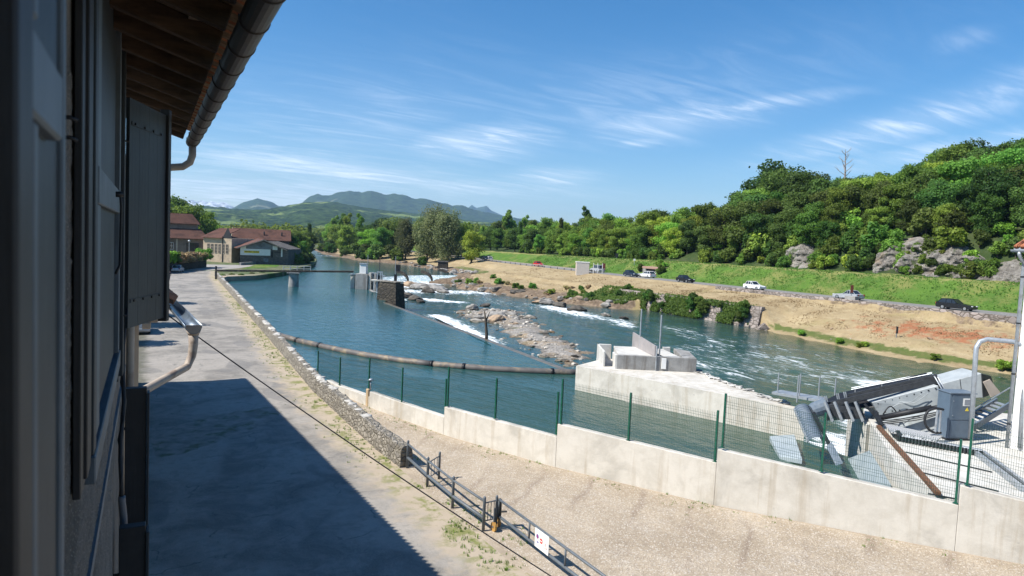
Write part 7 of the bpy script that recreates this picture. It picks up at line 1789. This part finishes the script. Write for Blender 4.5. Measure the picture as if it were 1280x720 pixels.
# ================================================================== FAR ROAD FURNITURE
p = P(721, 346, 1.6); p.z = zright(p.x, p.y); hw_ = (p - CAM).dot(fw) / FPX
Lh = local(p); ht_ = thing('site_hut', 'small beige ribbed site hut standing on the dry field', 'hut', tuple(p))
lbox(MB(), Lh, -.2, 3.0, 0, 2.6, p.z - .2, p.z + 3.2).build('wall', MT['beige_metal'], ht_)
lbox(MB(), Lh, -.3, 3.1, -.1, 2.7, p.z + 3.2, p.z + 3.35).build('roof', MT['white_paint'], ht_)
m = MB()
for i in range(12): lbox(m, Lh, -.12 + i * .26, -.02 + i * .26, -.04, -.002, p.z, p.z + 3.15)
m.build('rib', MT['white_render'], ht_)
p = P(741, 347, 1.6); p.z = zright(p.x, p.y); Lh = local(p); bb = thing('notice_frame', 'empty white notice frame on posts beside the beige hut', 'sign', tuple(p))
for u in (0, 1.0, 2.2): lbox(MB(), Lh, u, u + .12, 0, .12, p.z - .1, p.z + 2.6).build('post', MT['white_paint'], bb)
lbox(MB(), Lh, 0, 2.3, 0, .1, p.z + 1.0, p.z + 1.12).build('rail', MT['white_paint'], bb)
for x, y, lab, w_, h_, mt in ((754, 343, 'small dark brown tourist board beside the far road', .9, 1.3, 'brown_sign'), (1063.5, 378, 'narrow dark brown sign on a concrete foot beside the silver car', .45, 1.2, 'brown_sign'), (792, 344, 'pale traffic sign on a thin pole before the culvert', .5, .5, 'white_paint'), (770, 340, 'dark back of a road sign on the embankment', .9, .9, 'metal_dark'), (1123, 392, 'thin dark marker post at the road wall', .25, .9, 'metal_dark')):
    p = P(x, y, 2.4); p.z = zright(p.x, p.y); Lh = local(p); t = thing('road_sign', lab, 'sign', tuple(p)); hh_ = 1.2 if mt != 'metal_dark' else .6
    lbox(MB(), Lh, -.05, .05, 0, .1, p.z - .3, p.z + hh_ + h_).build('pole', MT['galv'], t); lbox(MB(), Lh, -w_ / 2, w_ / 2, -.06, -.01, p.z + hh_, p.z + hh_ + h_).build('board', MT[mt], t)
p = P(1067, 379, 2.3); p.z = zright(p.x, p.y); tag(MB().cbox((p.x - .5, p.y, p.z + .3), (1.0, 1.8, .8)).build('concrete_block', MT['concrete_grey'], bevel=.04), 'pale concrete block in the road wall under the brown sign', 'block')
# culvert through the embankment
Yc = PX(815, 333, 107.5).y; xc = tab(Yc, XC); cv = thing('culvert', 'old stone culvert mouth with a dark arch set in the green embankment', 'culvert', (xc + 6, Yc, 3))
for s in (-1, 1):
    MB().box((xc + 6.6, Yc + s * 2.4 - .6, 2.4), (xc + 12, Yc + s * 2.4 + .6, 4.9)).build('abutment', MT['concrete_grey'], cv, bevel=.05)
MB().box((xc + 6.55, Yc - 3.2, 4.5), (xc + 12, Yc + 3.2, 5.05)).build('parapet', simple('culvert_brick', (.36, .22, .17), (.27, .17, .14), 2, .9), cv, bevel=.05)
MB().box((xc + 6.9, Yc - 1.7, 2.4), (xc + 11, Yc + 1.7, 4.52)).build('arch_shade_block', MT['metal_black'], cv)  # solid black block stands in for the shade inside the culvert mouth
for dy, dx_, k_, s_2, lab in ((-4.0, 6.5, 'bush1', .7, 'green bush at the near shoulder of the stone culvert'), (3.9, 6.8, 'bush3', .6, 'dark bush at the far shoulder of the stone culvert'), (0.6, 9.6, 'bush1', .6, 'bush growing on top of the stone culvert'), (-2.2, 9.0, 'bush2', .5, 'small pale bush on the culvert parapet')):
    X_, Y_ = xc + dx_, Yc + dy; tree(k_, (X_, Y_, max(zright(X_, Y_), 5.0 if abs(dy) < 3 else 0) - .2), s_2, lab)
# guard rail of the far road
gr = thing('guard_rail', 'long dark post and rail guard along the far road edge', 'guard rail', (tab(190, XC) - 3.8, 190, 2.7))
ys_ = np.arange(140, 262, 4.0); m = MB()
for a, b in zip(ys_, ys_[1:]): m.bar((tab(a, XC) - 3.7, a, 3.30), (tab(b, XC) - 3.7, b, 3.30), .06, .22)
m.build('rail', simple('weathered_rail', (.30, .27, .24), (.22, .2, .18), 1, .8), gr)
for y in ys_: MB().cbox((tab(y, XC) - 3.62, y, 2.95), (.14, .14, 1.0)).build('post', MT['bark'], gr)
# small stone kiosk by the upper falls
p = P(553, 338, ZP); kz = thing('stone_turret', 'small square dark stone turret on the bank beside the upper falls', 'turret', tuple(p)); Lh = local(p)
lbox(MB(), Lh, -1.6, 1.6, 0, 3, -2, 1.9).build('masonry', MT['dark_stone'], kz); lbox(MB(), Lh, -1.8, 1.8, -.2, 3.2, 1.9, 2.2).build('slab', MT['stone_grey'], kz)
q = P(938, 405, ZR); tag(MB().bar((83.5, 75.0, -2.9), (84.5, 74.2, -1.7), 2.5, .9).build('stone_ledge', MT['revetment']), 'broken stone footing at the end of the old river wall', 'footing')
# ================================================================== exposure trims nothing below this line
